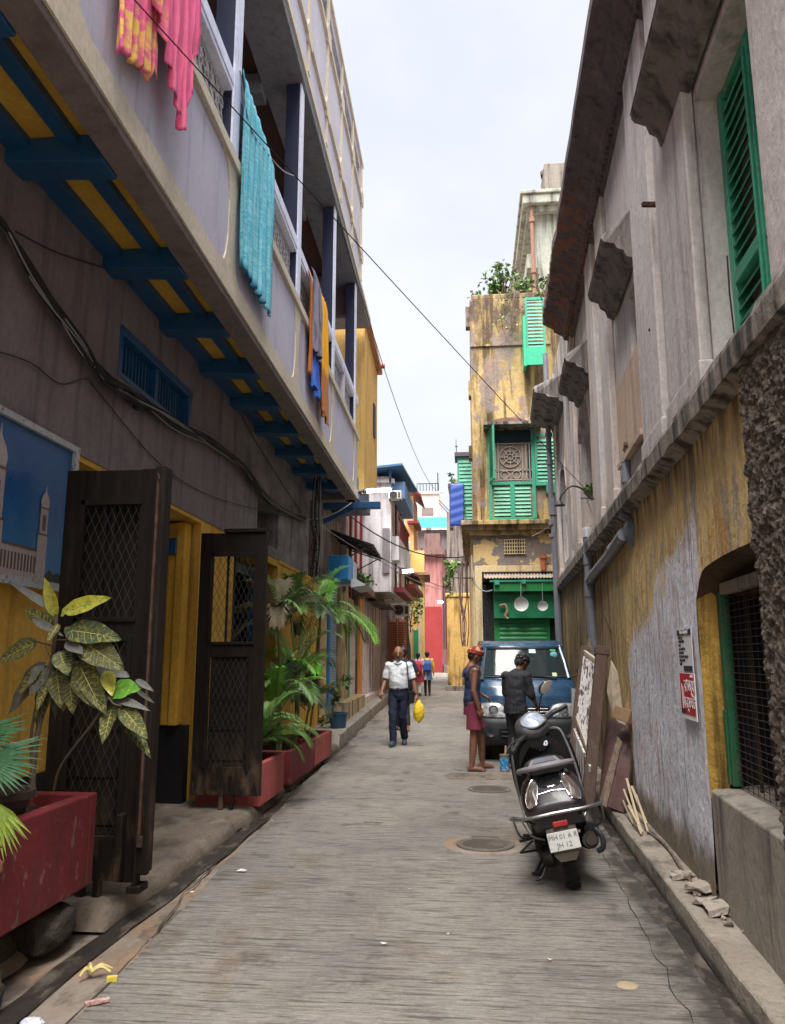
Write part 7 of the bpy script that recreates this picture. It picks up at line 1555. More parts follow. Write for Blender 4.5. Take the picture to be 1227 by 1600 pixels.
# ================================================================ PEOPLE
def bake(b, name, m, voxel=.009, parent=None, smooth=4, post=None):
    me = bpy.data.meshes.new('tmp'); me.from_pydata(b.v, [], b.f); bm = bmesh.new(); bm.from_mesh(me); bmesh.ops.recalc_face_normals(bm, faces=bm.faces); bm.to_mesh(me); bm.free()
    o = bpy.data.objects.new('tmp', me); col.objects.link(o)
    r = o.modifiers.new('r', 'REMESH'); r.mode = 'VOXEL'; r.voxel_size = voxel; r.use_smooth_shade = True
    s = o.modifiers.new('s', 'SMOOTH'); s.factor = .5; s.iterations = smooth
    dg = bpy.context.evaluated_depsgraph_get(); dg.update(); nm = bpy.data.meshes.new_from_object(o.evaluated_get(dg)); bpy.data.objects.remove(o)
    nm.name = name; nm.materials.clear(); nm.materials.append(m)
    for p in nm.polygons: p.use_smooth = True
    if post:
        for v in nm.vertices: v.co = post(v.co)
    q = bpy.data.objects.new(name, nm); col.objects.link(q)
    if parent: q.parent = parent
    return q
def cap(b, a, c, r0, r1, n=14, mid=None):
    a, c = Vector(a), Vector(c); d = (c-a).normalized(); pts = []; rs = []
    for k in (0, .35, .7, .95): pts.append(a-d*r0*(1-k)); rs.append(max(.002, r0*math.sqrt(1-(1-k)**2)))
    L_ = (c-a).length
    for t in (0, .25, .5, .75, 1.0):
        r = r0+(r1-r0)*t
        if mid: r += mid*math.sin(math.pi*t)
        pts.append(a+d*L_*t); rs.append(r)
    for k in (.05, .3, .65, 1): pts.append(c+d*r1*k); rs.append(max(.002, r1*math.sqrt(max(0, 1-k*k))))
    b.tube(pts, rs, n)
def tlo(b, secs, n=20, cap_=True):
    rings = [[(cx+rx*math.cos(2*math.pi*k/n), cy+ry*math.sin(2*math.pi*k/n), z) for k in range(n)] for (z, cx, cy, rx, ry) in secs]
    b.loft(rings, cap=cap_)
def sleeve(b, a, c, r0, r1, n=16):
    a, c = Vector(a), Vector(c); d = c-a; b.tube([a-d*.05, a, a+d*.33, a+d*.66, a+d*.97, c], [r0*.8, r0, r0*.66+r1*.34, r0*.33+r1*.67, r1, r1*.98], n)
def hand(b, w, e, thumb, curl=.5, s=1.0, palm=None):
    """w wrist, direction from elbow e, thumb side vector; five fingers"""
    w, e = Vector(w), Vector(e); d = (w-e).normalized(); t = Vector(thumb); t = (t-d*t.dot(d)).normalized(); n = d.cross(t).normalized()
    if palm is not None and n.dot(Vector(palm)) < 0: n = -n
    pc = w+d*.085*s
    for k in range(4):
        o = (k-1.5)*.019*s; base = w+d*(.088-.004*abs(k-1.2))*s-t*o; b.tube([w+d*.01*s-t*o*.55, w+d*.05*s-t*o, base], [.015*s,.0165*s,.0125*s], 8)
        L_ = [.068,.076,.070,.055][k]*s; a = curl*.9; dd = d.copy(); p = base
        for j in range(3):
            dd = (dd*math.cos(a)+n*math.sin(a)).normalized(); nn = dd.cross(t); n2 = n; q = p+dd*L_*[.42,.33,.25][j]; b.tube([p, q], [.0088*s-.0008*j, .0082*s-.0008*j], 8); p = q; a = curl*.8
            n = n2
    q0 = w+d*.03*s+t*.018*s; q1 = q0+(d*.6+t*.75+n*.25).normalized()*.036*s; q2 = q1+(d*.85+t*.35+n*.3).normalized()*.03*s; b.tube([q0, q1], [.012*s,.0105*s], 8); b.tube([q1, q2], [.0105*s,.008*s], 8)
def headm(b, c, face, up=(0,0,1), s=1.0):
    """c = head centre; face direction"""
    f = Vector(face).normalized(); u = Vector(up); u = (u-f*u.dot(f)).normalized(); r = f.cross(u); M = Matrix((r, f, u)).transposed()
    def fn(p):
        x, y, z = p
        if z < 0: x *= 1-.30*(-z)**1.3; y *= 1-.16*(-z); y += .10*(-z)*(1 if y > 0 else .2)
        if y > 0: y *= .93+.05*math.cos(z*4)
        if y < 0: y *= 1.05
        return Vector((x, y, z))
    b.ell(c, (.076*s,.094*s,.118*s), M, 24, 18, fn=fn)
    L = lambda x, y, z: Vector(c)+M@Vector((x*s, y*s, z*s))
    b.tube([L(0,.084,.022), L(0,.099,-.006), L(0,.108,-.024), L(0,.092,-.034)], [.009*s,.012*s,.016*s,.008*s], 8)
    for sg in (-1, 1): b.ell(L(sg*.079,-.006,-.006), (.010*s,.019*s,.031*s), M, 10, 8); b.ell(L(sg*.03,.080,.028), (.024*s,.010*s,.008*s), M, 8, 6)
    b.ell(L(0,.088,-.056), (.024*s,.010*s,.006*s), M, 8, 6); b.ell(L(0,.088,-.067), (.020*s,.010*s,.006*s), M, 8, 6); b.ell(L(0,.078,-.092), (.024*s,.018*s,.018*s), M, 8, 6)
    return M, L
SKIN = mat('brown_skin', (.24,.105,.058), .5, coord='O', layers=[((.27,.13,.08), 9, .5, .7, .4)], var=.06, spec=.4)
SKD = mat('dark_brown_skin', (.175,.078,.046), .48, coord='O', layers=[((.21,.10,.06), 9, .5, .7, .4)], var=.06, spec=.4)
HAIR = mat('black_hair', (.012,.010,.010), .5, coord='O', bump=[((90,90,30), .8, .006)], var=.1)
def eyes(o, L, M, s=1.0):
    b = MB()
    for sg in (-1, 1): b.ell(L(sg*.031,.082,.010), (.010*s,.005*s,.0042*s), M, 10, 6)
    q = b.build('eye', mat('eye_white', (.36,.33,.30), .3, var=0)); q.parent = o
    b = MB()
    for sg in (-1, 1): b.ell(L(sg*.031,.0858,.010), (.0055*s,.003*s,.0042*s), M, 8, 6)
    q = b.build('iris', mat('eye_dark', (.01,.008,.007), .2, var=0)); q.parent = o
    b = MB()
    for sg in (-1, 1): b.tube([L(sg*.014,.091,.034), L(sg*.032,.090,.040), L(sg*.050,.078,.034)], [.003*s,.005*s,.003*s], 6)
    q = b.build('eyebrow', HAIR); q.parent = o
    b = MB()
    for sg in (-1, 1): b.ell(L(sg*.031,.078,.014), (.017*s,.0075*s,.010*s), M, 12, 8)  # dark ovals round the eyes: eye socket shade put into the colour
    b.ell(L(0,.088,-.0615), (.021*s,.0105*s,.0035*s), M, 10, 6)
    q = b.build('socket_shade_and_lips', mat('socket_shade_and_lip_skin', (.12,.05,.034), .5, var=0)); q.parent = o
def hairm(o, c, M, s, kind, m=HAIR):
    b = MB()
    def fn(p):
        k = 1+.06*noise.noise(p*6)+.05*noise.noise(p*14); return p*k
    off = lambda x, y, z: Vector(c)+M@Vector((x*s, y*s, z*s))
    if kind == 'bald':
        for sg in (-1, 1): b.ell(off(sg*.052,-.035,.0), (.034*s,.062*s,.055*s), M, 14, 10, fn=fn)
        b.ell(off(0,-.06,-.005), (.066*s,.046*s,.06*s), M, 14, 10, fn=fn)
    elif kind == 'short': b.ell(off(0,-.018,.035), (.087*s,.095*s,.095*s), M, 24, 16, fn=fn); b.ell(off(0,-.05,-.01), (.076*s,.06*s,.075*s), M, 20, 12, fn=fn)
    elif kind == 'tousled':
        def f2(p): return p*(1+.20*noise.noise(p*3.2)+.22*noise.noise(p*8))
        b.ell(off(0,-.016,.045), (.094*s,.108*s,.098*s), M, 30, 20, fn=f2); b.ell(off(0,-.05,-.01), (.078*s,.06*s,.07*s), M, 20, 12, fn=f2); b.ell(off(0,.06,.085), (.06*s,.045*s,.03*s), M, 16, 10, fn=f2)
    elif kind == 'plait':
        b.ell(off(0,-.018,.035), (.086*s,.094*s,.094*s), M, 24, 16, fn=fn); b.ell(off(0,-.05,-.02), (.074*s,.06*s,.085*s), M, 20, 12, fn=fn)
        for k in range(9): b.ell(off(0,-.105-.004*k,-.06-.04*k), (.026*s,.022*s,.026*s), M, 10, 8)
    return bake(b, 'hair', m, .006, o, 1)
def foot(b, ank, fd, s=1.0, bare=True, h=.0):
    a = Vector(ank); f = Vector((fd[0], fd[1], 0)).normalized(); r = Vector((f.y, -f.x, 0)); g = Vector((a.x, a.y, h))
    b.tube([a+Vector((0,0,.02)), g+Vector((0,0,.045))-f*.02], [.036*s,.036*s], 10)
    pts = [g-f*.065+Vector((0,0,.028)), g-f*.03+Vector((0,0,.034)), g+f*.05+Vector((0,0,.036)), g+f*.12+Vector((0,0,.026)), g+f*.165+Vector((0,0,.018))]
    b.tube(pts, [.022,.033,.036,.036,.026], 12)
    if bare:
        for k in range(5): o = (k-2)*.017; b.tube([g+f*.14+r*o+Vector((0,0,.016)), g+f*(.205-.008*abs(k-1)-.006*k)+r*o*1.15+Vector((0,0,.011))], [.011,.009 if k else .012], 8)

def man_body(b, P, torso, s=1.0, feet=True, bare=True, hands=True, curl=.5, voxelhand=None):
    tlo(b, torso)
    cap(b, P['neck'], P['head']-Vector((0,0,.05)), .052, .050)
    for sd in ('L', 'R'):
        sh, el, wr = P['sh'+sd], P['el'+sd], P['wr'+sd]
        b.ell(sh, (.050,.052,.048)); cap(b, sh, el, .045, .036, mid=.004); cap(b, el, wr, .038, .025, mid=.004)
        if hands: hand(b, wr, el, P.get('th'+sd, Vector((0,1,0))), curl, .98, P.get('pm'+sd))
        hp, kn, an = P['hp'+sd], P['kn'+sd], P['an'+sd]
        cap(b, hp, kn, .082, .052); cap(b, kn, an, .052, .034, mid=.010)
        if feet: foot(b, an, P['ft'+sd], bare=bare, h=P.get('gz'+sd, 0))

V = Vector
# ---- 1: walking man in white shirt (faces the camera = local +Y rotated 180)
def finish(o): return o
def person(label, loc, rz, cat='person', group=None): return empty('person', loc, label, cat, group, rot=(0,0,rz))

o = person('balding man in white shirt and dark trousers walking this way with a yellow bag', (-1.30, 14.3, ground(14.3)), R(176)); o.scale = (-1, 1, 1)
P = dict(neck=V((0,.0,1.44)), head=V((.0,.045,1.575)), shL=V((-.185,.0,1.385)), shR=V((.185,.0,1.385)), elL=V((-.245,-.01,1.13)), elR=V((.26,-.0,1.12)), wrL=V((-.285,.13,.93)), wrR=V((.325,.05,.87)),
    hpL=V((-.09,0,.90)), hpR=V((.09,0,.90)), knL=V((-.09,.13,.50)), knR=V((.065,.02,.49)), anL=V((-.075,.16,.09)), anR=V((.075,-.16,.13)), ftL=(-.1,1), ftR=(.15,1), thL=V((1,.5,0)), thR=V((-.3,1,0)), pmL=V((.7,-.3,0)), pmR=V((-1,0,0)))
TR = [(.86,0,0,.15,.11),(.95,0,0,.16,.12),(1.08,0,.015,.155,.125),(1.22,0,.01,.16,.125),(1.34,0,0,.17,.11),(1.42,0,0,.12,.075),(1.46,0,0,.05,.05)]
b = MB(); man_body(b, P, TR, bare=False, curl=.75); P['head'] = P['head']+V((0,0,.01)); M, L = headm(b, P['head'], (.10,1,-.10), s=1.12); bake(b, 'body', SKIN, .006, o, 2)
eyes(o, L, M, 1.12); hairm(o, P['head'], M, 1.14, 'bald')
b = MB(); b.tube([L(-.022,.098,-.046), L(0,.104,-.042), L(.022,.098,-.046)], [.006,.008,.006], 6); q = b.build('moustache', mat('dark_moustache', (.03,.026,.024), .8)); q.parent = o
SHW = mat('white_shirt', (.68,.70,.73), .85, coord='O', bump=[((9,9,5), .7, .03), ((60,60,60), .2, .003)], var=.05)
b = MB(); tlo(b, [(.955,0,.0,.165,.132),(1.0,0,.005,.172,.145),(1.10,0,.02,.172,.155),(1.22,0,.015,.168,.145),(1.34,0,.0,.190,.124),(1.385,0,.0,.192,.108),(1.42,0,0,.150,.085),(1.45,0,.0,.085,.068),(1.462,0,.0,.066,.062)])
for sd, sg in (('L',-1),('R',1)): q_ = P['sh'+sd]+V((0,0,-.004)); b.ell(q_, (.068,.074,.068)); sleeve(b, q_, P['sh'+sd].lerp(P['el'+sd], .90), .062, .068)
sh = bake(b, 'shirt', SHW, .008, o, 2, lambda c: c+.009*V((noise.noise(V((c.x*9,c.y*9,c.z*16))), noise.noise(V((c.x*9+5,c.y*9,c.z*16))), 0))+.005*V((noise.noise(c*30), noise.noise(c*30+V((5,0,0))), 0)))
b = MB()
for sg in (-1, 1): b.add([L(0,.075,-.135)+V((0,.02,-.02)), V((sg*.06,.055,1.475)), V((sg*.075,.095,1.43)), V((sg*.03,.115,1.41)), V((0,.10,1.435))], [(0,1,2,3,4)])
q = b.build('collar', SHW, solid=.006); q.parent = sh
b = MB(); b.box(.05,.13,.148,.153,1.24,1.33)
for k in range(6): b.ell((0,.158-.012*abs(k-3)*.5,1.40-.075*k), (.006,.004,.006), nu=8, nv=6)
q = b.build('button', SHW); q.parent = sh
NV = mat('navy_trousers', (.012,.016,.035), .8, coord='O', bump=[((12,12,5), .6, .02)], var=.1)
b = MB(); tlo(b, [(.78,0,0,.165,.12),(.86,0,0,.178,.132),(.95,0,.0,.168,.13),(.985,0,.003,.166,.128)])
for sd in 'LR': b.tube([P['hp'+sd]+V((0,0,.02)), P['hp'+sd].lerp(P['kn'+sd],.5), P['kn'+sd], P['kn'+sd].lerp(P['an'+sd],.5), P['an'+sd]+V((0,-.005,-.015))], [.098,.090,.072,.068,.066], 16)
bake(b, 'trousers', NV, .008, o, 2, lambda c: c+.010*V((noise.noise(V((c.x*8,c.y*8,c.z*11))), noise.noise(V((c.x*8+5,c.y*8,c.z*11))), 0))+.004*V((noise.noise(c*30), noise.noise(c*30+V((5,0,0))), 0)))
b = MB(); b.tube([(.17*math.cos(a),.003+.132*math.sin(a),.975) for a in [k*math.pi/16 for k in range(32)]], .013, 6, closed=True); b.box(-.025,.025,.128,.15,.96,.99); q = b.build('belt', BLACKW); q.parent = o
SHO = mat('dark_blue_shoes', (.03,.05,.075), .5, coord='O')
for sd in 'LR':
    b = MB(); f = V((P['ft'+sd][0], 1, 0)).normalized(); g = V((P['an'+sd].x, P['an'+sd].y, 0)); b.tube([g-f*.08+V((0,0,.05)), g-f*.02+V((0,0,.058)), g+f*.06+V((0,0,.05)), g+f*.14+V((0,0,.038)), g+f*.19+V((0,0,.03))], [.04,.047,.048,.045,.028], 12); b.tube([g+V((0,0,.05)), g+V((0,0,.115))], [.045,.042], 12)
    bake(b, 'shoe', SHO, .008, o, 2)
b = MB(); b.tube(spline([(.135,.03,1.44),(.17,.10,1.36),(.185,.145,1.2),(.20,.12,1.05),(.235,.02,.93)],5), .011, 6); b.tube(spline([(.135,.0,1.45),(.15,-.10,1.36),(.2,-.14,1.1),(.235,-.06,.93)],5), .011, 6); b.loft([[(.20,-.12,.72),(.26,-.12,.72),(.26,.08,.72),(.20,.08,.72)],[(.19,-.14,.93),(.27,-.14,.93),(.27,.09,.93),(.19,.09,.93)]], sm=False)
bg_ = tag(b.build('shoulder_bag', mat('black_bag', (.014,.016,.022), .7, coord='O'), bevel=.012), 'dark shoulder bag slung across the walking man in the white shirt', 'bag'); bg_.matrix_world = Matrix.Translation(o.location)@Matrix.Rotation(R(176), 4, 'Z')@Matrix.Diagonal((-1,1,1,1))
YBG = mat('yellow_plastic_bag', (.72,.48,.02), .38, coord='O', layers=[((.12,.10,.05), (9,9,16), .57, .62, .7)], bump=[((14,14,6), .8, .02)])
b = MB(); hx0 = P['wrR']+V((.02,.03,-.09))
def bagf(u, v):
    a = 2*math.pi*u; T_w = [.012,.05,.080,.095,.10,.092,.06,.004]; i_ = min(6, int(v*7)); f_ = v*7-i_; w = T_w[i_]*(1-f_)+T_w[i_+1]*f_+.010*noise.noise((math.cos(a)*2, math.sin(a)*2, v*9)); w2 = w*.62; return (hx0.x+.02+w*math.cos(a)*(1+.1*math.sin(a*3+v*5)), hx0.y+w2*math.sin(a)*(1+.12*math.sin(a*4)), hx0.z+.01-.40*v+.01*math.sin(a*2))
b.grid(bagf, 26, 28); yb = b.build('carrier_bag', YBG, recalc=False); tag(yb, 'yellow plastic carrier bag hanging from the walking man\'s hand', 'bag'); yb.matrix_world = bg_.matrix_world
b = MB(); b.lathe([(.029,-.012),(.032,0),(.029,.012)], P['wrR'].lerp(P['elR'],.08), (P['wrR']-P['elR']), 14); q = b.build('wristwatch', BLACKW); q.parent = o

# ---- 2: person in dark shirt behind him, walking the same way
o = person('person in a dark navy shirt half hidden behind the man in white', (-1.42, 16.6, ground(16.6)), R(10))
b = MB(); P2 = {k: (v.copy() if isinstance(v, Vector) else v) for k, v in P.items()}; P2['elR'] = V((.30,-.02,1.16)); P2['wrR'] = V((.27,.16,.98)); P2['head'] = V((0,.03,1.58))
man_body(b, P2, TR, bare=False, curl=.6); M, L = headm(b, P2['head'], (0,1,0)); bake(b, 'body', SKIN, .010, o, 2); hairm(o, P2['head'], M, 1.02, 'short')
b = MB(); tlo(b, [(.90,0,.0,.17,.13),(1.10,0,.01,.175,.135),(1.34,0,.0,.19,.128),(1.41,0,0,.155,.09),(1.46,0,.0,.07,.065)])
for sd in 'LR': b.ell(P2['sh'+sd], (.068,.072,.062)); sleeve(b, P2['sh'+sd], P2['sh'+sd].lerp(P2['el'+sd], .85), .068, .064)
bake(b, 'shirt', mat('dark_navy_shirt', (.018,.022,.04), .8, coord='O'), .010, o, 2)
b = MB(); tlo(b, [(.78,0,0,.165,.12),(.92,0,.0,.17,.13)])
for sd in 'LR': b.tube([P2['hp'+sd], P2['kn'+sd], P2['an'+sd]], [.095,.072,.062], 14)
bake(b, 'trousers', mat('black_trousers', (.015,.015,.017), .8, coord='O'), .010, o, 2)

# ---- 3,4: schoolchildren walking away
def kid(label, loc, rz, hair, top, bot, s, bagc, bagl, tights):
    o = person(label, loc, rz, group=None); o.scale = (s, s, s)
    b = MB(); Q = {k: (v.copy() if isinstance(v, Vector) else v) for k, v in P.items()}
    Q['elL'] = V((-.235,.0,1.13)); Q['wrL'] = V((-.25,.06,.90)); Q['elR'] = V((.235,.0,1.13)); Q['wrR'] = V((.25,.06,.90)); Q['knL'] = V((-.08,.06,.50)); Q['knR'] = V((.08,-.02,.50)); Q['anL'] = V((-.07,.10,.09)); Q['anR'] = V((.08,-.12,.13)); Q['gzR'] = .02
    man_body(b, Q, TR, bare=False); M, L = headm(b, P['head'], (0,1,0), s=1.05); bake(b, 'body', SKIN, .011, o, 2); hairm(o, P['head'], M, 1.06, hair)
    b = MB(); tlo(b, [(.95,0,.0,.165,.125),(1.10,0,.01,.16,.13),(1.34,0,.0,.18,.12),(1.41,0,0,.15,.09),(1.46,0,.0,.07,.065)])
    for sd in 'LR': b.ell(Q['sh'+sd], (.066,.07,.062)); sleeve(b, Q['sh'+sd], Q['sh'+sd].lerp(Q['el'+sd], 1.0 if bot != 'skirt' else .7), .066, .06)
    if top[1] == 'long':
        for sd in 'LR': cap(b, Q['el'+sd], Q['wr'+sd], .055, .045)
    bake(b, 'shirt', top[0], .011, o, 2)
    b = MB(); tlo(b, [(.55,0,0,.26,.22),(.75,0,0,.215,.18),(.98,0,0,.165,.13)] if bot == 'skirt' else [(.62,0,0,.22,.17),(.8,0,0,.19,.15),(.98,0,.0,.165,.13)]); bake(b, 'skirt', tights[1], .011, o, 2)
    b = MB()
    for sd in 'LR': b.tube([Q['hp'+sd], Q['kn'+sd], Q['an'+sd]], [.085,.062,.048], 12)
    bake(b, 'leggings', tights[0], .011, o, 2)
    b = MB()
    for sd in 'LR': g = V((Q['an'+sd].x, Q['an'+sd].y, Q['an'+sd].z-.09)); b.tube([g+V((0,-.07,.045)), g+V((0,.05,.045)), g+V((0,.17,.03))], [.04,.046,.03], 10)
    q = b.build('shoe', BLACKW); q.parent = o
    b = MB(); b.loft([[(x*.9,y,.92) for x,y in ((-.14,-.13),(.14,-.13),(.14,-.27),(-.14,-.27))],[(x,y,1.0) for x,y in ((-.17,-.12),(.17,-.12),(.17,-.32),(-.17,-.32))],[(x,y,1.25) for x,y in ((-.165,-.12),(.165,-.12),(.165,-.28),(-.165,-.28))],[(x*.7,y,1.38) for x,y in ((-.15,-.12),(.15,-.12),(.15,-.19),(-.15,-.19))]])
    for sg in (-1, 1): b.tube(spline([(sg*.10,-.14,1.36),(sg*.11,-.03,1.46),(sg*.12,.10,1.38),(sg*.14,.11,1.2),(sg*.15,-.05,1.02)],4), .016, 6)
    q = bake(b, 'school_bag', bagc, .010, None, 3); tag(q, bagl, 'backpack'); q.matrix_world = Matrix.Translation(o.location)@Matrix.Rotation(rz, 4, 'Z')@Matrix.Diagonal((s,s,s,1)); return o
WHC = mat('school_white', (.66,.62,.66), .85, coord='O'); RDC = mat('red_backpack', (.50,.02,.06), .6, coord='O'); 
g0 = ground(27)
kid('girl with a plait and white leggings walking away with a red backpack', (-1.84, 27.5, ground(27.5)), R(-4), 'plait', (mat('pink_white_tunic', (.62,.42,.48), .85, coord='O'), 's'), 'skirt', .86, RDC, 'bright red round backpack on the girl with the plait', (WHC, mat('maroon_skirt', (.30,.03,.07), .8, coord='O')))
kid('taller schoolchild in a yellow cardigan and black leggings walking away', (-1.53, 27.7, ground(27.7)), R(4), 'short', (mat('yellow_cardigan', (.72,.50,.06), .85, coord='O'), 'long'), 'coat', .88, mat('blue_backpack', (.03,.09,.35), .6, coord='O'), 'navy and blue backpack on the child in yellow', (mat('black_leggings', (.014,.014,.016), .8, coord='O'), mat('blue_white_skirt', (.14,.24,.55), .8, coord='O', layers=[((.7,.7,.75), None, 0, 0, 1, [(-40,0,0,-1,0)])])))

# ---- 5: man in tank top and maroon shorts, head bound in a red cloth, in profile facing right
o = person('barefoot man in a navy tank top, maroon shorts and red head cloth', (.0, 11.35, 0), R(-72))
P = dict(neck=V((0,-.01,1.42)), head=V((.0,.055,1.545)), shL=V((-.175,-.02,1.345)), shR=V((.175,-.01,1.345)), elL=V((-.20,.04,1.09)), elR=V((.215,-.05,1.07)), wrL=V((-.15,.22,.99)), wrR=V((.225,.02,.83)),
    hpL=V((-.085,0,.88)), hpR=V((.09,0,.88)), knL=V((-.11,.15,.47)), knR=V((.10,-.02,.47)), anL=V((-.12,.17,.08)), anR=V((.12,-.06,.08)), ftL=(-.15,1), ftR=(.25,1), thL=V((1,0,.2)), thR=V((0,1,0)), pmL=V((0,0,-1)), pmR=V((-1,0,0)))
TS = [(.84,0,0,.135,.10),(.95,0,-.005,.135,.10),(1.08,0,.0,.130,.095),(1.20,0,.005,.145,.10),(1.31,0,-.005,.160,.095),(1.38,0,-.01,.125,.07),(1.44,0,-.01,.05,.05)]
b = MB(); man_body(b, P, TS, curl=.7); M, L = headm(b, P['head'], (.0,1,-.35), s=1.06); bake(b, 'body', SKD, .0065, o, 3)
eyes(o, L, M); hairm(o, P['head'], M, .98, 'short')
CL = mat('red_check_head_cloth', (.22,.025,.028), .85, coord='O', layers=[((.45,.32,.12), 22, .5, .58, .8, [(0,0,30,-30*1.585,0)])], bump=[((40,40,40), .5, .005)])
b = MB(); off = lambda x, y, z: P['head']+M@V((x,y,z))
b.ell(off(0,-.012,.06), (.092,.108,.078), M, 24, 14, fn=lambda p: p*(1+.10*noise.noise(p*4)))
for k in range(3): b.tube([off(.090*math.cos(a), -.008+.108*math.sin(a), .030+.020*k+.012*math.sin(a)) for a in [q*math.pi/10 for q in range(20)]], .0135, 8, closed=True)
b.ell(off(-.02,-.11,.04), (.03,.022,.025), M, 10, 8); b.ell(off(0,.03,.14), (.05,.05,.016), M, 12, 8)
bake(b, 'head_cloth', CL, .006, o, 1)
TN = mat('navy_vest', (.028,.038,.085), .85, coord='O', bump=[((14,14,6), .6, .02)])
b = MB(); tlo(b, [(.86,0,0,.150,.118),(.95,0,-.003,.152,.118),(1.08,0,.002,.142,.106),(1.20,0,.008,.153,.110),(1.25,0,.005,.150,.106),(1.29,0,.0,.125,.098)])
for sg in (-1, 1): b.tube(spline([(sg*.095,.085,1.26),(sg*.10,.07,1.34),(sg*.095,.0,1.405),(sg*.10,-.075,1.35),(sg*.09,-.10,1.25)],4), .021, 8)
b.ell((0,-.062,1.27), (.105,.045,.11))
bake(b, 'tank_top', TN, .007, o, 2, lambda c: c+.009*V((noise.noise(V((c.x*9,c.y*9,c.z*14))), noise.noise(V((c.x*9+5,c.y*9,c.z*14))), 0)))
MRN = mat('maroon_shorts', (.17,.03,.055), .85, coord='O', bump=[((12,12,5), .7, .02)])
b = MB(); tlo(b, [(.74,0,0,.155,.125),(.82,0,0,.155,.125),(.90,0,0,.140,.108)])
for sd in 'LR': a_, k_ = P['hp'+sd], P['kn'+sd]; b.tube([a_+V((0,0,.03)), a_.lerp(k_,.4), a_.lerp(k_,.80), a_.lerp(k_,.82)], [.10,.100,.106,.106], 18)
bake(b, 'shorts', MRN, .007, o, 2, lambda c: c+.012*V((noise.noise(V((c.x*14,c.y*14,c.z*5))), noise.noise(V((c.x*14+5,c.y*14,c.z*5))), 0)))
b = MB(); q0 = V((.26,.06,.74)); b.tube(spline([P['wrR']+V((0,.05,-.08)), P['wrR']+V((.02,.02,-.2)), P['wrR']+V((.03,.05,-.33))],4), .0022, 4)
sq = tag(b.build('string', WIRE), 'dark string dangling from the hand of the man in the tank top', 'string'); sq.matrix_world = Matrix.Translation(o.location)@Matrix.Rotation(R(-72), 4, 'Z')

# ---- 6: man in dark patterned shirt bending over at the van, back to the camera
o = person('man in a dark patterned shirt bending his head, at the front of the van', (.62, 11.5, 0), R(-38)); o.scale = (.98,.98,.98)
P = dict(neck=V((0,.05,1.36)), head=V((.0,.155,1.475)), shL=V((-.18,.01,1.30)), shR=V((.18,.01,1.30)), elL=V((-.215,.05,1.04)), elR=V((.23,.04,1.03)), wrL=V((-.13,.26,.93)), wrR=V((.17,.24,.89)),
    hpL=V((-.09,-.03,.88)), hpR=V((.09,-.03,.88)), knL=V((-.10,.05,.48)), knR=V((.10,-.02,.47)), anL=V((-.11,.0,.08)), anR=V((.11,-.09,.08)), ftL=(-.2,1), ftR=(.2,1), thL=V((1,0,.2)), thR=V((-1,.2,0)), pmL=V((0,0,-1)), pmR=V((0,0,-1)))
TB = [(.82,0,-.03,.145,.10),(.93,0,-.035,.145,.105),(1.06,0,-.03,.145,.10),(1.18,0,-.01,.155,.105),(1.28,0,.01,.16,.098),(1.34,0,.03,.12,.072),(1.39,0,.06,.05,.05)]
b = MB(); man_body(b, P, TB, curl=.7); M, L = headm(b, P['head'], (.22,1,-.75), s=1.06); bake(b, 'body', SKD, .0075, o, 3)
eyes(o, L, M); hairm(o, P['head'], M, 1.04, 'tousled')
PT = mat('dark_patterned_shirt', (.022,.022,.027), .8, coord='O', layers=[((.09,.085,.09), 34, .56, .62, .4)], bump=[((12,12,5), .8, .025)])
b = MB(); tlo(b, [(.77,0,-.03,.190,.145),(.83,0,-.03,.186,.140),(.93,0,-.035,.170,.128),(1.06,0,-.03,.165,.122),(1.18,0,-.01,.172,.124),(1.28,0,.01,.190,.118),(1.33,0,.02,.180,.098),(1.36,0,.04,.12,.08),(1.385,0,.05,.07,.065),(1.40,0,.055,.062,.06)])
for sd in 'LR': q_ = P['sh'+sd]+V((0,0,-.003)); b.ell(q_, (.068,.072,.066)); sleeve(b, q_, P['el'+sd], .064, .066); cap(b, P['el'+sd], P['el'+sd].lerp(P['wr'+sd],.15), .060, .056)
bake(b, 'shirt', PT, .0075, o, 2, lambda c: c+.012*V((noise.noise(V((c.x*10,c.y*10,c.z*14))), noise.noise(V((c.x*10+5,c.y*10,c.z*14))), 0)))
b = MB(); tlo(b, [(.74,0,-.03,.16,.12),(.92,0,-.03,.155,.118)])
for sd in 'LR': b.tube([P['hp'+sd], P['kn'+sd], P['an'+sd]+V((0,0,.03))], [.098,.078,.068], 14)
bake(b, 'trousers', mat('charcoal_trousers', (.03,.03,.034), .85, coord='O', bump=[((12,12,5), .6, .02)]), .008, o, 2)
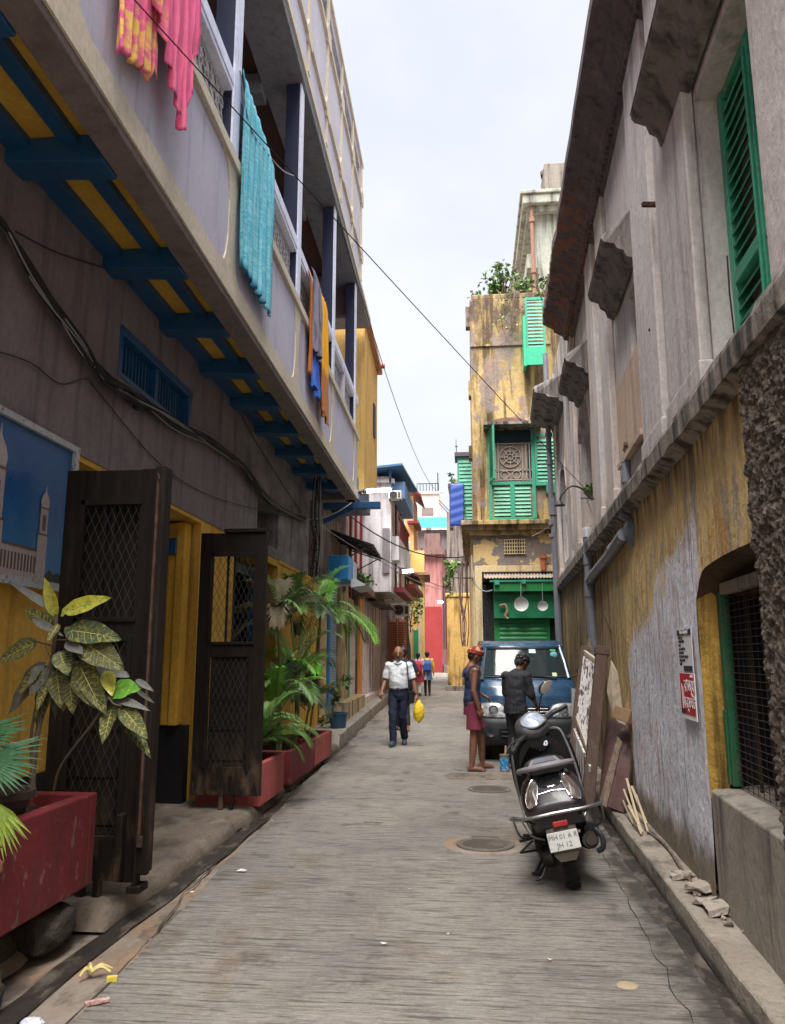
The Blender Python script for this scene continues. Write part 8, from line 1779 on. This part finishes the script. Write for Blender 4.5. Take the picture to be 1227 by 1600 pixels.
# blue paint tin at his feet
o = empty('paint_tin', (.42, 11.25, 0), 'blue paint tin with a brush handle standing in front of the van', 'tin')
b = MB(); b.lathe([(0,0),(.062,0),(.065,.006),(.063,.012),(.063,.215),(.067,.222),(.06,.225),(.055,.2),(0,.2)], (.42,11.25,.002), n=24); keep(b.build('tin', mat('rusty_tin_rim', (.22,.17,.12), .5)), o)
b = MB(); b.lathe([(.0645,.025),(.0645,.19)], (.42,11.25,.002), n=24); keep(b.build('label_band', mat('blue_label', (.02,.22,.46), .45, layers=[((.5,.6,.65), 26, .56, .6, .8)]), recalc=False), o)
b = MB(); b.bar((.43,11.25,.12),(.44,11.24,.34),.022,.012); keep(b.build('brush_handle', mat('pale_stick', (.42,.33,.22), .8)), o)

# ---- 7: passer-by at the very left edge, only a pale blue sleeve in frame
o = person('passer-by in a pale blue shirt, only a sleeve showing at the left edge', (-1.665, 2.2, 0), R(3))
P = dict(neck=V((0,.0,1.44)), head=V((.0,.03,1.575)), shL=V((-.185,.0,1.385)), shR=V((.175,.0,1.37)), elL=V((-.245,-.01,1.13)), elR=V((.255,-.02,1.10)), wrL=V((-.25,.10,.90)), wrR=V((.18,.20,.95)),
    hpL=V((-.09,0,.90)), hpR=V((.09,0,.90)), knL=V((-.10,.05,.50)), knR=V((.085,-.02,.49)), anL=V((-.09,.08,.09)), anR=V((.10,-.08,.10)), ftL=(-.1,1), ftR=(.1,1))
b = MB(); man_body(b, P, TR, bare=False, curl=.6); M, L = headm(b, P['head'], (-.1,1,0)); bake(b, 'body', SKIN, .010, o, 2); hairm(o, P['head'], M, 1.04, 'short')
b = MB(); tlo(b, [(.84,0,.0,.165,.13),(1.10,0,.01,.17,.135),(1.34,0,.0,.18,.125),(1.41,0,0,.15,.09),(1.46,0,.0,.07,.065)])
for sd in 'LR': b.ell(P['sh'+sd], (.066,.072,.064)); sleeve(b, P['sh'+sd], P['el'+sd], .064, .062); cap(b, P['el'+sd], P['wr'+sd].lerp(P['el'+sd],.1), .060, .042)
bake(b, 'shirt', mat('pale_blue_denim', (.26,.33,.45), .85, coord='O', bump=[((30,30,30), .4, .004)]), .009, o, 2, lambda c: c+.006*V((noise.noise(c*14), noise.noise(c*14+V((5,0,0))), 0)))
b = MB(); tlo(b, [(.78,0,0,.16,.12),(.92,0,.0,.165,.128)])
for sd in 'LR': b.tube([P['hp'+sd], P['kn'+sd], P['an'+sd]], [.093,.072,.062], 14)
bake(b, 'trousers', mat('charcoal_trousers', (.03,.03,.034), .85), .010, o, 2)
